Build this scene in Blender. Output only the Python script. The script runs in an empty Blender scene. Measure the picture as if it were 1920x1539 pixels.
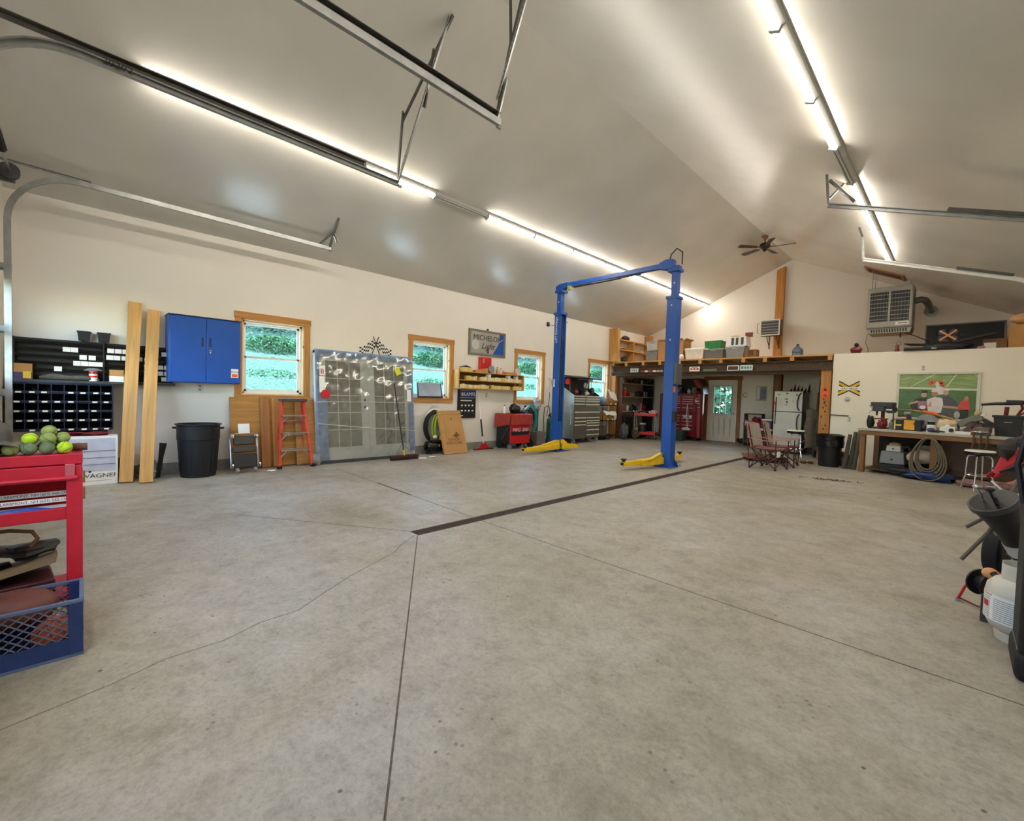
import bpy, bmesh, math, random
from mathutils import Matrix, Vector, Euler
MEM = {}
random.seed(7)
sc = bpy.context.scene
COL = sc.collection
R = math.radians

# ------------------------------------------------------------------ camera
F, YAW, PIT, ROL, CZ = 823.6, 0.794617, 0.0349012, 0.0306682, 1.38
fwd = Vector((-math.sin(YAW)*math.cos(PIT), math.cos(YAW)*math.cos(PIT), -math.sin(PIT)))
rgt0 = Vector((math.cos(YAW), math.sin(YAW), 0)); up0 = rgt0.cross(fwd)
rgt = rgt0*math.cos(ROL)+up0*math.sin(ROL); upv = -rgt0*math.sin(ROL)+up0*math.cos(ROL)
cam = bpy.data.objects.new('camera', bpy.data.cameras.new('camera')); COL.objects.link(cam)
cam.matrix_world = Matrix(((rgt.x, upv.x, -fwd.x, 0), (rgt.y, upv.y, -fwd.y, 0), (rgt.z, upv.z, -fwd.z, CZ), (0, 0, 0, 1)))
cam.data.sensor_width = 36; cam.data.lens = F/1920*36; cam.data.clip_start = .05
sc.camera = cam

# ------------------------------------------------------------------ sky, exposure
world = bpy.data.worlds.new('sky'); sc.world = world; world.use_nodes = True
wn = world.node_tree; bgn = wn.nodes['Background']
sky = wn.nodes.new('ShaderNodeTexSky'); sky.sky_type = 'NISHITA'; sky.sun_disc = False
sky.sun_elevation = R(50); sky.sun_rotation = R(120); sky.altitude = 300
wn.links.new(sky.outputs[0], bgn.inputs[0]); bgn.inputs[1].default_value = SKY_STRENGTH = 2.2
LED_STRENGTH = 52.0
sunl = bpy.data.lights.new('sun', 'SUN'); sunl.energy = 28; sunl.color = (.86, .95, 1); sunl.angle = R(1)
sun = bpy.data.objects.new('sun', sunl); COL.objects.link(sun)          # high sun over the back gable, along the window wall
sun.rotation_euler = Vector((.06, -.50, -1)).to_track_quat('-Z', 'Y').to_euler()
sc.view_settings.view_transform = 'Standard'; sc.view_settings.look = 'None'
sc.view_settings.gamma = 1; sc.view_settings.use_curve_mapping = False
sc.view_settings.exposure = 0.10
sc.cycles.use_adaptive_sampling = True; sc.cycles.adaptive_threshold = .04; sc.cycles.adaptive_min_samples = 16; sc.cycles.max_bounces = 7; sc.cycles.diffuse_bounces = 4; sc.cycles.transparent_max_bounces = 16
sc.cycles.caustics_reflective = False; sc.cycles.caustics_refractive = False
sc.cycles.sample_clamp_indirect = 6

# ------------------------------------------------------------------ materials
def hx(h):
    h = h.lstrip('#')
    f = lambda v: v/12.92 if v <= .04045 else ((v+.055)/1.055)**2.4
    return tuple(f(int(h[i:i+2], 16)/255) for i in (0, 2, 4))
MATS = {}
def mat(name, col, rough=.5, metal=0., var=.10, scale=7., bump=0., stretch=None, spec=.5, col2=None, detail=4.):
    if name in MATS: return MATS[name]
    m = bpy.data.materials.new(name); m.use_nodes = True; t = m.node_tree; N = t.nodes; L = t.links
    b = N['Principled BSDF']; b.inputs['Roughness'].default_value = rough; b.inputs['Metallic'].default_value = metal
    b.inputs['Specular IOR Level'].default_value = spec
    c = hx(col) if isinstance(col, str) else col
    tc = N.new('ShaderNodeTexCoord'); mp = N.new('ShaderNodeMapping'); L.new(tc.outputs['Object'], mp.inputs[0])
    if stretch: mp.inputs['Scale'].default_value = stretch
    nz = N.new('ShaderNodeTexNoise'); nz.inputs['Scale'].default_value = scale; nz.inputs['Detail'].default_value = detail
    L.new(mp.outputs[0], nz.inputs['Vector'])
    rp = N.new('ShaderNodeValToRGB'); rp.color_ramp.elements[0].position = .3; rp.color_ramp.elements[1].position = .7
    c2 = hx(col2) if col2 else tuple(min(1, v*(1+var)) for v in c)
    c1 = c if col2 else tuple(v*(1-var) for v in c)
    rp.color_ramp.elements[0].color = (*c1, 1); rp.color_ramp.elements[1].color = (*c2, 1)
    L.new(nz.outputs[0], rp.inputs[0]); L.new(rp.outputs[0], b.inputs['Base Color'])
    if bump:
        bp = N.new('ShaderNodeBump'); bp.inputs['Strength'].default_value = bump; bp.inputs['Distance'].default_value = .01
        L.new(nz.outputs[0], bp.inputs['Height']); L.new(bp.outputs[0], b.inputs['Normal'])
    MATS[name] = m; return m
def wood(name, col, axis, dark=.62, rough=.55):
    # grain runs along the given axis, with darker rings and a few knots
    if name in MATS: return MATS[name]
    m = bpy.data.materials.new(name); m.use_nodes = True; t = m.node_tree; N = t.nodes; L = t.links
    b = N['Principled BSDF']; b.inputs['Roughness'].default_value = rough
    c = hx(col); tc = N.new('ShaderNodeTexCoord'); mp = N.new('ShaderNodeMapping'); L.new(tc.outputs['Object'], mp.inputs[0])
    s = [22., 22., 22.]; s['xyz'.index(axis)] = 1.3; mp.inputs['Scale'].default_value = s
    nz = N.new('ShaderNodeTexNoise'); nz.inputs['Scale'].default_value = 1.; nz.inputs['Detail'].default_value = 5.; nz.inputs['Distortion'].default_value = .6
    L.new(mp.outputs[0], nz.inputs['Vector'])
    rp = N.new('ShaderNodeValToRGB'); rp.color_ramp.elements[0].position = .3; rp.color_ramp.elements[1].position = .68
    rp.color_ramp.elements[0].color = (c[0]*dark, c[1]*dark*.95, c[2]*dark*.85, 1); rp.color_ramp.elements[1].color = (*[min(1, v*1.08) for v in c], 1)
    L.new(nz.outputs[0], rp.inputs[0])
    vz = N.new('ShaderNodeTexVoronoi'); vz.inputs['Scale'].default_value = 2.6; L.new(tc.outputs['Object'], vz.inputs['Vector'])
    kr = N.new('ShaderNodeValToRGB'); kr.color_ramp.elements[0].position = .03; kr.color_ramp.elements[1].position = .09
    kr.color_ramp.elements[0].color = (.35, .25, .2, 1); kr.color_ramp.elements[1].color = (1, 1, 1, 1)
    L.new(vz.outputs['Distance'], kr.inputs[0])
    mx = N.new('ShaderNodeMix'); mx.data_type = 'RGBA'; mx.blend_type = 'MULTIPLY'; mx.inputs[0].default_value = 1
    L.new(rp.outputs[0], mx.inputs[6]); L.new(kr.outputs[0], mx.inputs[7]); L.new(mx.outputs[2], b.inputs['Base Color'])
    MATS[name] = m; return m
def emis(name, col, s):
    if name in MATS: return MATS[name]
    m = bpy.data.materials.new(name); m.use_nodes = True; b = m.node_tree.nodes['Principled BSDF']
    b.inputs['Base Color'].default_value = (.8, .8, .8, 1); b.inputs['Emission Color'].default_value = (*hx(col), 1); b.inputs['Emission Strength'].default_value = s
    MATS[name] = m; return m
def glassy(name, tint='#f4fbfa', gloss=.04, rough=.02, body=None, bodyfac=0.):
    # thin clear sheet: mostly passes light, a little mirror reflection, optional milky body
    if name in MATS: return MATS[name]
    m = bpy.data.materials.new(name); m.use_nodes = True; t = m.node_tree; N = t.nodes; L = t.links
    N.remove(N['Principled BSDF']); out = N['Material Output']
    tr = N.new('ShaderNodeBsdfTransparent'); tr.inputs[0].default_value = (*hx(tint), 1)
    gl = N.new('ShaderNodeBsdfGlossy'); gl.inputs['Roughness'].default_value = rough
    mx = N.new('ShaderNodeMixShader'); mx.inputs[0].default_value = gloss
    L.new(tr.outputs[0], mx.inputs[1]); L.new(gl.outputs[0], mx.inputs[2]); last = mx
    if body:
        df = N.new('ShaderNodeBsdfDiffuse'); df.inputs[0].default_value = (*hx(body), 1)
        m2 = N.new('ShaderNodeMixShader'); m2.inputs[0].default_value = bodyfac
        L.new(mx.outputs[0], m2.inputs[1]); L.new(df.outputs[0], m2.inputs[2]); last = m2
    L.new(last.outputs[0], out.inputs[0]); MATS[name] = m; return m

# ------------------------------------------------------------------ geometry builder
class G:
    def __init__(s): s.v = []; s.f = []; s.m = Matrix()
    def at(s, loc=(0, 0, 0), rx=0, ry=0, rz=0):
        s.m = Matrix.Translation(Vector(loc)) @ Euler((R(rx), R(ry), R(rz))).to_matrix().to_4x4(); return s
    def add(s, vs, fs):
        n = len(s.v); s.v += [tuple(s.m @ Vector(p)) for p in vs]; s.f += [tuple(i+n for i in f) for f in fs]; return s
    def box(s, x0, x1, y0, y1, z0, z1):
        return s.add([(x0, y0, z0), (x1, y0, z0), (x1, y1, z0), (x0, y1, z0), (x0, y0, z1), (x1, y0, z1), (x1, y1, z1), (x0, y1, z1)],
                     [(3, 2, 1, 0), (4, 5, 6, 7), (0, 1, 5, 4), (1, 2, 6, 5), (2, 3, 7, 6), (3, 0, 4, 7)])
    def cb(s, c, d): return s.box(c[0]-d[0]/2, c[0]+d[0]/2, c[1]-d[1]/2, c[1]+d[1]/2, c[2]-d[2]/2, c[2]+d[2]/2)
    def taper(s, w0, d0, w1, d1, z0, z1, cx=0, cy=0):
        q = []
        for w, d, z in ((w0, d0, z0), (w1, d1, z1)): q += [(cx-w/2, cy-d/2, z), (cx+w/2, cy-d/2, z), (cx+w/2, cy+d/2, z), (cx-w/2, cy+d/2, z)]
        return s.add(q, [(3, 2, 1, 0), (4, 5, 6, 7), (0, 1, 5, 4), (1, 2, 6, 5), (2, 3, 7, 6), (3, 0, 4, 7)])
    def prism(s, poly, axis, a, b):
        n = len(poly)
        def mk(p, q): return {'x': (q, p[0], p[1]), 'y': (p[0], q, p[1]), 'z': (p[0], p[1], q)}[axis]
        vs = [mk(p, a) for p in poly]+[mk(p, b) for p in poly]
        fs = [tuple(range(n))[::-1], tuple(range(n, 2*n))]+[(i, (i+1) % n, n+(i+1) % n, n+i) for i in range(n)]
        return s.add(vs, fs)
    def cyl(s, p, q, r, r2=None, n=12, cap=True):
        p, q = Vector(p), Vector(q); r2 = r if r2 is None else r2; d = (q-p).normalized()
        a = d.orthogonal().normalized(); b = d.cross(a); vs = []
        for c, rr in ((p, r), (q, r2)):
            for i in range(n):
                t = 2*math.pi*i/n; vs.append(c+a*rr*math.cos(t)+b*rr*math.sin(t))
        fs = [(i, (i+1) % n, n+(i+1) % n, n+i) for i in range(n)]
        if cap: fs += [tuple(range(n))[::-1], tuple(range(n, 2*n))]
        return s.add(vs, fs)
    def tube(s, pts, r, n=8, closed=False):
        pts = [Vector(p) for p in pts]; N = len(pts); vs = []; fs = []; a = None
        for i, p in enumerate(pts):
            if closed: d = pts[(i+1) % N]-pts[i-1]
            else: d = pts[min(i+1, N-1)]-pts[max(i-1, 0)]
            d = d.normalized() if d.length > 1e-9 else Vector((0, 0, 1))
            a = d.orthogonal().normalized() if a is None else (a-d*a.dot(d)).normalized()
            b = d.cross(a); rr = r[i] if isinstance(r, (list, tuple)) else r
            for k in range(n):
                t = 2*math.pi*k/n; vs.append(p+a*rr*math.cos(t)+b*rr*math.sin(t))
        for i in range(N if closed else N-1):
            j = (i+1) % N
            for k in range(n): fs.append((i*n+k, i*n+(k+1) % n, j*n+(k+1) % n, j*n+k))
        if not closed: fs += [tuple(range(n))[::-1], tuple(range((N-1)*n, N*n))]
        return s.add(vs, fs)
    def lathe(s, prof, c=(0, 0, 0), n=20):
        vs = []; fs = []; m = len(prof)
        for r, z in prof:
            for k in range(n): t = 2*math.pi*k/n; vs.append((c[0]+r*math.cos(t), c[1]+r*math.sin(t), c[2]+z))
        for i in range(m-1):
            for k in range(n): fs.append((i*n+k, i*n+(k+1) % n, (i+1)*n+(k+1) % n, (i+1)*n+k))
        fs += [tuple(range(n))[::-1], tuple(range((m-1)*n, m*n))]
        return s.add(vs, fs)
    def ell(s, c, r, n=14, m=8):
        if not isinstance(r, (tuple, list)): r = (r, r, r)
        vs = [(c[0], c[1], c[2]-r[2])]; fs = []
        for i in range(1, m):
            p = -math.pi/2+math.pi*i/m
            for k in range(n): t = 2*math.pi*k/n; vs.append((c[0]+r[0]*math.cos(p)*math.cos(t), c[1]+r[1]*math.cos(p)*math.sin(t), c[2]+r[2]*math.sin(p)))
        vs.append((c[0], c[1], c[2]+r[2])); top = len(vs)-1
        for k in range(n): fs.append((0, 1+(k+1) % n, 1+k)); fs.append((top, top-n+k, top-n+(k+1) % n))
        for i in range(m-2):
            for k in range(n): a = 1+i*n; fs.append((a+k, a+(k+1) % n, a+n+(k+1) % n, a+n+k))
        return s.add(vs, fs)
    def sheet(s, fn, nu, nv, th=.006):
        # a cloth or bent panel: fn(u,v)->point, given a little thickness
        top = [Vector(fn(i/nu, j/nv)) for j in range(nv+1) for i in range(nu+1)]; W = nu+1; vs = list(top); nn = []
        for j in range(nv+1):
            for i in range(W):
                du = top[j*W+min(i+1, nu)]-top[j*W+max(i-1, 0)]; dv = top[min(j+1, nv)*W+i]-top[max(j-1, 0)*W+i]
                q = du.cross(dv); nn.append(q.normalized() if q.length > 1e-12 else Vector((0, 0, 1)))
        K = len(top); vs += [p-q*th for p, q in zip(top, nn)]; fs = []
        for j in range(nv):
            for i in range(nu):
                a = j*W+i; fs.append((a, a+1, a+W+1, a+W)); fs.append((K+a+W, K+a+W+1, K+a+1, K+a))
        rim = [i for i in range(W)]+[j*W+nu for j in range(1, nv+1)]+[nv*W+i for i in range(nu-1, -1, -1)]+[j*W for j in range(nv-1, 0, -1)]
        for i in range(len(rim)): a, b = rim[i], rim[(i+1) % len(rim)]; fs.append((b, a, K+a, K+b))
        return s.add(vs, fs)
    def blob(s, c, r, amp=.25, seed=0, n=14, m=9):
        # crumpled soft lump
        g = G().ell((0, 0, 0), 1, n, m); rnd = random.Random(seed); ph = [rnd.uniform(0, 6.3) for _ in range(9)]
        vs = []
        for x, y, z in g.v:
            k = 1+amp*(math.sin(3*x+ph[0])*math.sin(4*y+ph[1])+.6*math.sin(7*x+ph[2]+3*z)*math.sin(6*y+ph[3])+.4*math.sin(9*z+ph[4]+5*x))
            vs.append((c[0]+x*r[0]*k, c[1]+y*r[1]*k, max(c[2]-r[2], c[2]+z*r[2]*k)))
        return s.add(vs, g.f)
    def mesh(s, name):
        me = bpy.data.meshes.new(name); me.from_pydata(s.v, [], s.f)
        bm = bmesh.new(); bm.from_mesh(me); bmesh.ops.recalc_face_normals(bm, faces=bm.faces); bm.to_mesh(me); bm.free()
        me.polygons.foreach_set('use_smooth', [True]*len(me.polygons)); me.set_sharp_from_angle(angle=.7); me.update()
        return me
    def build(s, name, m, parent=None, bev=0, kind=None, label=None):
        o = bpy.data.objects.new(name, s.mesh(name)); COL.objects.link(o)
        o.data.materials.append(m if not isinstance(m, str) else MATS[m])
        if parent: o.parent = parent
        if bev:
            b = o.modifiers.new('edge', 'BEVEL'); b.width = bev; b.segments = 2; b.limit_method = 'ANGLE'; b.angle_limit = .8
        if kind: o['kind'] = kind
        if label: o['label'] = label
        return o
def tag(o, label, cat, group=None, kind=None):
    o['label'] = label; o['category'] = cat
    if group: o['group'] = group
    if kind: o['kind'] = kind
    return o
def E(name, label, cat, loc=(0, 0, 0), rz=0, group=None, rx=0, ry=0):
    o = bpy.data.objects.new(name, None); COL.objects.link(o); o.empty_display_size = .1
    o.location = loc; o.rotation_euler = (R(rx), R(ry), R(rz)); return tag(o, label, cat, group)
def S(name, kids=(), loc=(0, 0, 0)):
    o = bpy.data.objects.new(name, None); COL.objects.link(o); o['kind'] = 'structure'; o.location = loc; o.empty_display_size = .1; return o
def one(g, name, m, label, cat, loc=(0, 0, 0), rz=0, group=None, bev=0, rx=0, ry=0, kind=None):
    o = g.build(name, m, None, bev); o.location = loc; o.rotation_euler = (R(rx), R(ry), R(rz)); return tag(o, label, cat, group, kind)
def struct(g, name, m, parent=None, bev=0):
    o = g.build(name, m, parent, bev)
    if not parent: o['kind'] = 'structure'
    return o
def copy(o, loc=None, rz=None, label=None):
    c = o.copy(); COL.objects.link(c)
    if loc is not None: c.location = loc
    if rz is not None: c.rotation_euler.z = R(rz)
    if label: c['label'] = label
    for ch in o.children:
        d = ch.copy(); COL.objects.link(d); d.parent = c
        for gch in ch.children:
            e = gch.copy(); COL.objects.link(e); e.parent = d
    return c
def text(s, size, m, parent, loc, rx=90, rz=0, ry=0, name='lettering', ext=.001, sx=1, ax='CENTER', shear=0):
    cu = bpy.data.curves.new(name, 'FONT'); cu.body = s; cu.size = size; cu.extrude = ext; cu.align_x = ax; cu.align_y = 'CENTER'; cu.shear = shear; cu.resolution_u = 3
    t_ = bpy.data.objects.new(name, cu); COL.objects.link(t_); bpy.context.view_layer.update()
    me = bpy.data.meshes.new_from_object(t_.evaluated_get(bpy.context.evaluated_depsgraph_get())); bpy.data.objects.remove(t_); bpy.data.curves.remove(cu)
    o = bpy.data.objects.new(name, me); COL.objects.link(o); me.materials.clear(); me.materials.append(MATS[m] if isinstance(m, str) else m); o['kind'] = 'stuff'
    o.parent = parent; o.location = loc; o.rotation_euler = (R(rx), R(ry), R(rz)); o.scale = (sx, 1, 1); return o
def arc(c, r, a0, a1, n, plane='xz'):
    q = []
    for i in range(n+1):
        t = R(a0+(a1-a0)*i/n); u, v = r*math.cos(t), r*math.sin(t)
        q.append({'xz': (c[0]+u, c[1], c[2]+v), 'yz': (c[0], c[1]+u, c[2]+v), 'xy': (c[0]+u, c[1]+v, c[2])}[plane])
    return q
def rounded(w, h, r, n=3, cx=0, cy=0):
    q = []
    for sx, sy, a in ((1, 1, 0), (-1, 1, 90), (-1, -1, 180), (1, -1, 270)):
        for i in range(n+1):
            t = R(a+90*i/n); q.append((cx+sx*(w/2-r)+r*math.cos(t), cy+sy*(h/2-r)+r*math.sin(t)))
    return q
# shared materials
mat('wall', '#ebe5da', .55, var=.02, scale=1.5); mat('white', '#ecebe6', .45, var=.03); mat('offwhite', '#d8d4c8', .5, var=.05)
mat('black', '#131316', .5, var=.2); mat('blackgloss', '#0c0c0e', .25, var=.1); mat('rubber', '#18181a', .75, var=.2, scale=30)
mat('darkgrey', '#3a3b3d', .5, var=.15); mat('grey', '#85878a', .5, var=.1); mat('lightgrey', '#b9bab8', .5, var=.08)
mat('galv', '#9b9d9b', .36, .85, var=.15, scale=9); mat('steel', '#a9aaab', .3, .9, var=.08); mat('chrome', '#d6d7d8', .12, 1., var=.03)
mat('red', '#c4161d', .4, var=.08); mat('darkred', '#6f1018', .4, var=.12); mat('blue', '#1550a8', .36, var=.08, scale=4); mat('yellow', '#eec516', .4, var=.08)
mat('cardboard', '#b98a52', .85, var=.08, scale=5); mat('orange', '#e8662a', .5); mat('green', '#1d7a3e', .45); mat('teal', '#15a3a6', .5)
mat('paper', '#f1efe9', .7, var=.02); mat('tan', '#c2a06a', .7); mat('brown', '#5a3b22', .6, var=.25); mat('navy', '#1b2a4e', .5)
mat('concrete_curb', '#8e8b85', .85, var=.12, scale=14, bump=.3)
glassy('glass')
# ------------------------------------------------------------------ the shell of the garage
WX, BY, FY, RX = -8.55, 15.68, -.70, 1.25          # left wall, back wall, front wall, right wall (inside faces)
RIDX, RIDZ, KL, KR = -3.82, 5.82, .427, .475
EZL = RIDZ-KL*(RIDX-WX); EZR = RIDZ-KR*(RX-RIDX)
def ceil_z(x): return RIDZ-KL*(RIDX-x) if x < RIDX else RIDZ-KR*(x-RIDX)
# concrete: mottled slab with stains, wear and dark specks
def concrete():
    m = bpy.data.materials.new('concrete_floor'); m.use_nodes = True; t = m.node_tree; N = t.nodes; L = t.links; b = N['Principled BSDF']
    tc = N.new('ShaderNodeTexCoord')
    def noise(sc_, det, dist=0, rough=.6):
        n = N.new('ShaderNodeTexNoise'); n.inputs['Scale'].default_value = sc_; n.inputs['Detail'].default_value = det; n.inputs['Distortion'].default_value = dist; n.inputs['Roughness'].default_value = rough
        L.new(tc.outputs['Object'], n.inputs['Vector']); return n
    def ramp(src, stops):
        r = N.new('ShaderNodeValToRGB'); e = r.color_ramp.elements
        while len(e) < len(stops): e.new(.5)
        for x, (p, c) in zip(e, stops): x.position = p; x.color = (*c, 1)
        L.new(src, r.inputs[0]); return r
    def mixc(a, c, mode, fac):
        x = N.new('ShaderNodeMix'); x.data_type = 'RGBA'; x.blend_type = mode; x.inputs[0].default_value = fac
        L.new(a, x.inputs[6]); L.new(c, x.inputs[7]); return x.outputs[2]
    base = ramp(noise(.55, 6, .4).outputs[0], [(.32, hx('#978f7c')), (.5, hx('#a8a192')), (.66, hx('#b2aea5'))])
    mott = ramp(noise(4.5, 12, .15, .78).outputs[0], [(.34, (.72, .71, .69)), (.5, (.95, .95, .95)), (.64, (1.1, 1.1, 1.09))])
    c = mixc(base.outputs[0], mott.outputs[0], 'MULTIPLY', .95)
    fine = ramp(noise(42, 4, 0, .8).outputs[0], [(.3, (.70, .70, .69)), (.55, (1.05, 1.05, 1.05))]); c = mixc(c, fine.outputs[0], 'MULTIPLY', .75)
    st = ramp(noise(1.1, 12, .5, .75).outputs[0], [(.60, (1, 1, 1)), (.74, (.62, .58, .52))]); c = mixc(c, st.outputs[0], 'MULTIPLY', .85)
    wr = ramp(noise(14, 10, .3, .8).outputs[0], [(.36, (.80, .79, .77)), (.5, (1, 1, 1)), (.66, (1.10, 1.10, 1.09))]); c = mixc(c, wr.outputs[0], 'MULTIPLY', .8)
    v2 = N.new('ShaderNodeTexVoronoi'); v2.inputs['Scale'].default_value = 17; L.new(tc.outputs['Object'], v2.inputs['Vector']); s2 = ramp(v2.outputs['Distance'], [(.10, (.34, .32, .30)), (.19, (1, 1, 1))]); k2 = ramp(noise(1.7, 4, .3).outputs[0], [(.52, (0, 0, 0)), (.66, (.9, .9, .9))])
    y_ = N.new('ShaderNodeMix'); y_.data_type = 'RGBA'; y_.blend_type = 'MULTIPLY'; L.new(k2.outputs[0], y_.inputs[0]); L.new(c, y_.inputs[6]); L.new(s2.outputs[0], y_.inputs[7]); c = y_.outputs[2]
    vz = N.new('ShaderNodeTexVoronoi'); vz.inputs['Scale'].default_value = 7; L.new(tc.outputs['Object'], vz.inputs['Vector'])
    msk = noise(.8, 3); spk = ramp(vz.outputs['Distance'], [(.035, (.18, .17, .16)), (.075, (1, 1, 1))])
    mk = ramp(msk.outputs[0], [(.46, (0, 0, 0)), (.56, (1, 1, 1))])
    x = N.new('ShaderNodeMix'); x.data_type = 'RGBA'; x.blend_type = 'MULTIPLY'; L.new(mk.outputs[0], x.inputs[0]); L.new(c, x.inputs[6]); L.new(spk.outputs[0], x.inputs[7])
    L.new(x.outputs[2], b.inputs['Base Color'])
    rr = ramp(noise(2.2, 6, .5).outputs[0], [(.3, (.36,)*3), (.7, (.60,)*3)]); L.new(rr.outputs[0], b.inputs['Roughness'])
    bp = N.new('ShaderNodeBump'); bp.inputs['Strength'].default_value = .12; bp.inputs['Distance'].default_value = .01
    L.new(noise(30, 5, 0, .7).outputs[0], bp.inputs['Height']); L.new(bp.outputs[0], b.inputs['Normal'])
    MATS['concrete_floor'] = m
concrete()
DX0, DX1, DY0, DY1 = -3.76, -3.60, 2.32, 12.2        # slot of the trench drain
g = G()
for x0, x1, y0, y1 in ((WX-.2, DX0, FY-.2, BY+.2), (DX1, RX+.2, FY-.2, BY+.2), (DX0, DX1, FY-.2, DY0), (DX0, DX1, DY1, BY+.2)): g.box(x0, x1, y0, y1, -.12, 0)
floor = struct(g, 'floor', 'concrete_floor')
mat('joint', '#5f574c', .9, var=.3, scale=30); mat('crackline', '#6e675d', .9, var=.3, scale=30)
def strip(pts, w, name, m, z=.0008):
    q = []; fs = []
    for i, p in enumerate(pts):
        a = Vector(pts[max(i-1, 0)]); c = Vector(pts[min(i+1, len(pts)-1)]); d = (c-a).normalized(); n = Vector((-d.y, d.x))*w/2
        q += [(p[0]+n.x, p[1]+n.y, z), (p[0]-n.x, p[1]-n.y, z)]
    for i in range(len(pts)-1): fs.append((2*i, 2*i+1, 2*i+3, 2*i+2))
    return G().add(q, fs).build(name, m, floor)
strip([(-7.6, 3.19), (-3.77, 3.13)], .012, 'joint', 'joint'); strip([(-3.59, 3.12), (RX, 3.16)], .010, 'joint', 'joint')
strip([(-6.1, 3.18), (-5.1, 3.155)], .035, 'joint', 'joint', .001)
strip([(-3.6, 2.31), (-.6, .26)], .009, 'joint', 'joint'); strip([(-3.75, 2.33), (-4.4, 1.88), (-5.4, 1.2)], .010, 'joint', 'joint')
strip([(-3.58, 7.9), (RX, 8.0)], .010, 'joint', 'joint')
cr = [(-3.62, 2.3), (-3.45, 2.05), (-3.35, 1.92), (-3.1, 1.43), (-2.98, 1.2), (-2.82, .96), (-2.80, .75), (-2.74, .55), (-2.72, .3), (-2.66, .1), (-2.6, -.1), (-2.57, -.23), (-2.5, -.6)]
strip([(x+random.uniform(-.02, .02), y) for x, y in cr], .007, 'crack', 'crackline')
# trench drain
dr = E('trench_drain', 'long narrow rusty trench drain grate set in the concrete floor', 'drain', (DX0, DY0, 0))
mat('rust', '#4a3d31', .8, .3, var=.35, scale=25)
w, l = DX1-DX0, DY1-DY0
G().box(0, w, 0, l, -.118, -.10).box(-.0, .012, 0, l, -.10, -.001).box(w-.012, w, 0, l, -.10, -.001).build('channel', 'black', dr)
G().box(.012, .026, 0, l, -.03, -.001).box(w-.026, w-.012, 0, l, -.03, -.001).build('grate_rim', 'rust', dr)
g = G()
for i in range(int(l/.034)): g.box(.026, w-.026, i*.034+.006, i*.034+.026, -.02, -.002)
g.build('grate_bar', 'rust', dr, kind='stuff')
# walls
WIN = [(1.84, 3.05), (5.14, 6.37), (8.43, 9.67), (11.8, 13.05)]; WZ0, WZ1 = 1.15, 2.65
op = [(a+.1, b-.1) for a, b in WIN]; oz0, oz1 = WZ0+.1, WZ1-.11; T = .17
g = G(); y = FY-T
for a, b in op: g.box(WX-T, WX, y, a, 0, EZL); g.box(WX-T, WX, a, b, 0, oz0); g.box(WX-T, WX, a, b, oz1, EZL); y = b
g.box(WX-T, WX, y, BY+T, 0, EZL); struct(g, 'wall_left', 'wall')
DO0, DO1, DOZ = -6.19, -5.23, 2.11                       # walk door opening in back wall
g = G(); g.box(WX, DO0, BY, BY+T, 0, EZR); g.box(DO1, RX, BY, BY+T, 0, EZR); g.box(DO0, DO1, BY, BY+T, DOZ, EZR)
g.prism([(WX, EZR), (RX, EZR), (RIDX, RIDZ), (WX, EZL)], 'y', BY, BY+T); struct(g, 'wall_back', 'wall')
FD = [(-8.02, -4.97), (-3.10, -.05)]; FDZ = 3.30         # two overhead doors in the front gable
g = G(); x = WX
for a, b in FD: g.box(x, a, FY-T, FY, 0, EZR); g.box(a, b, FY-T, FY, FDZ, EZR); x = b
g.box(x, RX, FY-T, FY, 0, EZR); g.prism([(WX, EZR), (RX, EZR), (RIDX, RIDZ), (WX, EZL)], 'y', FY-T, FY); struct(g, 'wall_front', 'wall')
RD = [(7.72, 10.48)]; RDZ = 2.75
g = G(); y = FY
for a, b in RD: g.box(RX, RX+T, y, a, 0, EZR); g.box(RX, RX+T, a, b, RDZ, EZR); y = b
g.box(RX, RX+T, y, BY, 0, EZR); struct(g, 'wall_right', 'wall')
m = mat('ceiling_paint', '#d4d1c9', .23, var=.05, scale=1.1, spec=.8)
struct(G().prism([(WX-T, EZL-KL*T), (RIDX, RIDZ), (RIDX, RIDZ+.12), (WX-T, EZL-KL*T+.12)], 'y', FY-T, BY+T), 'ceiling', m)
struct(G().prism([(RIDX, RIDZ), (RX+T, EZR-KR*T), (RX+T, EZR-KR*T+.12), (RIDX, RIDZ+.12)], 'y', FY-T, BY+T), 'ceiling_right', m)
struct(G().box(WX, WX+.035, FY, BY, 0, .17), 'baseboard_left', 'concrete_curb', bev=.006)
struct(G().box(WX, DO0-.14, BY-.035, BY, 0, .15).box(DO1+.14, RX, BY-.035, BY, 0, .15), 'baseboard_back', 'concrete_curb')
PY = 13.15
wp = struct(G().box(-2.22, RX, PY, PY+.15, 0, 2.63), 'wall_partition', mat('partition_paint', '#efe7d6', .5, var=.02, scale=2), bev=.006)
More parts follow.
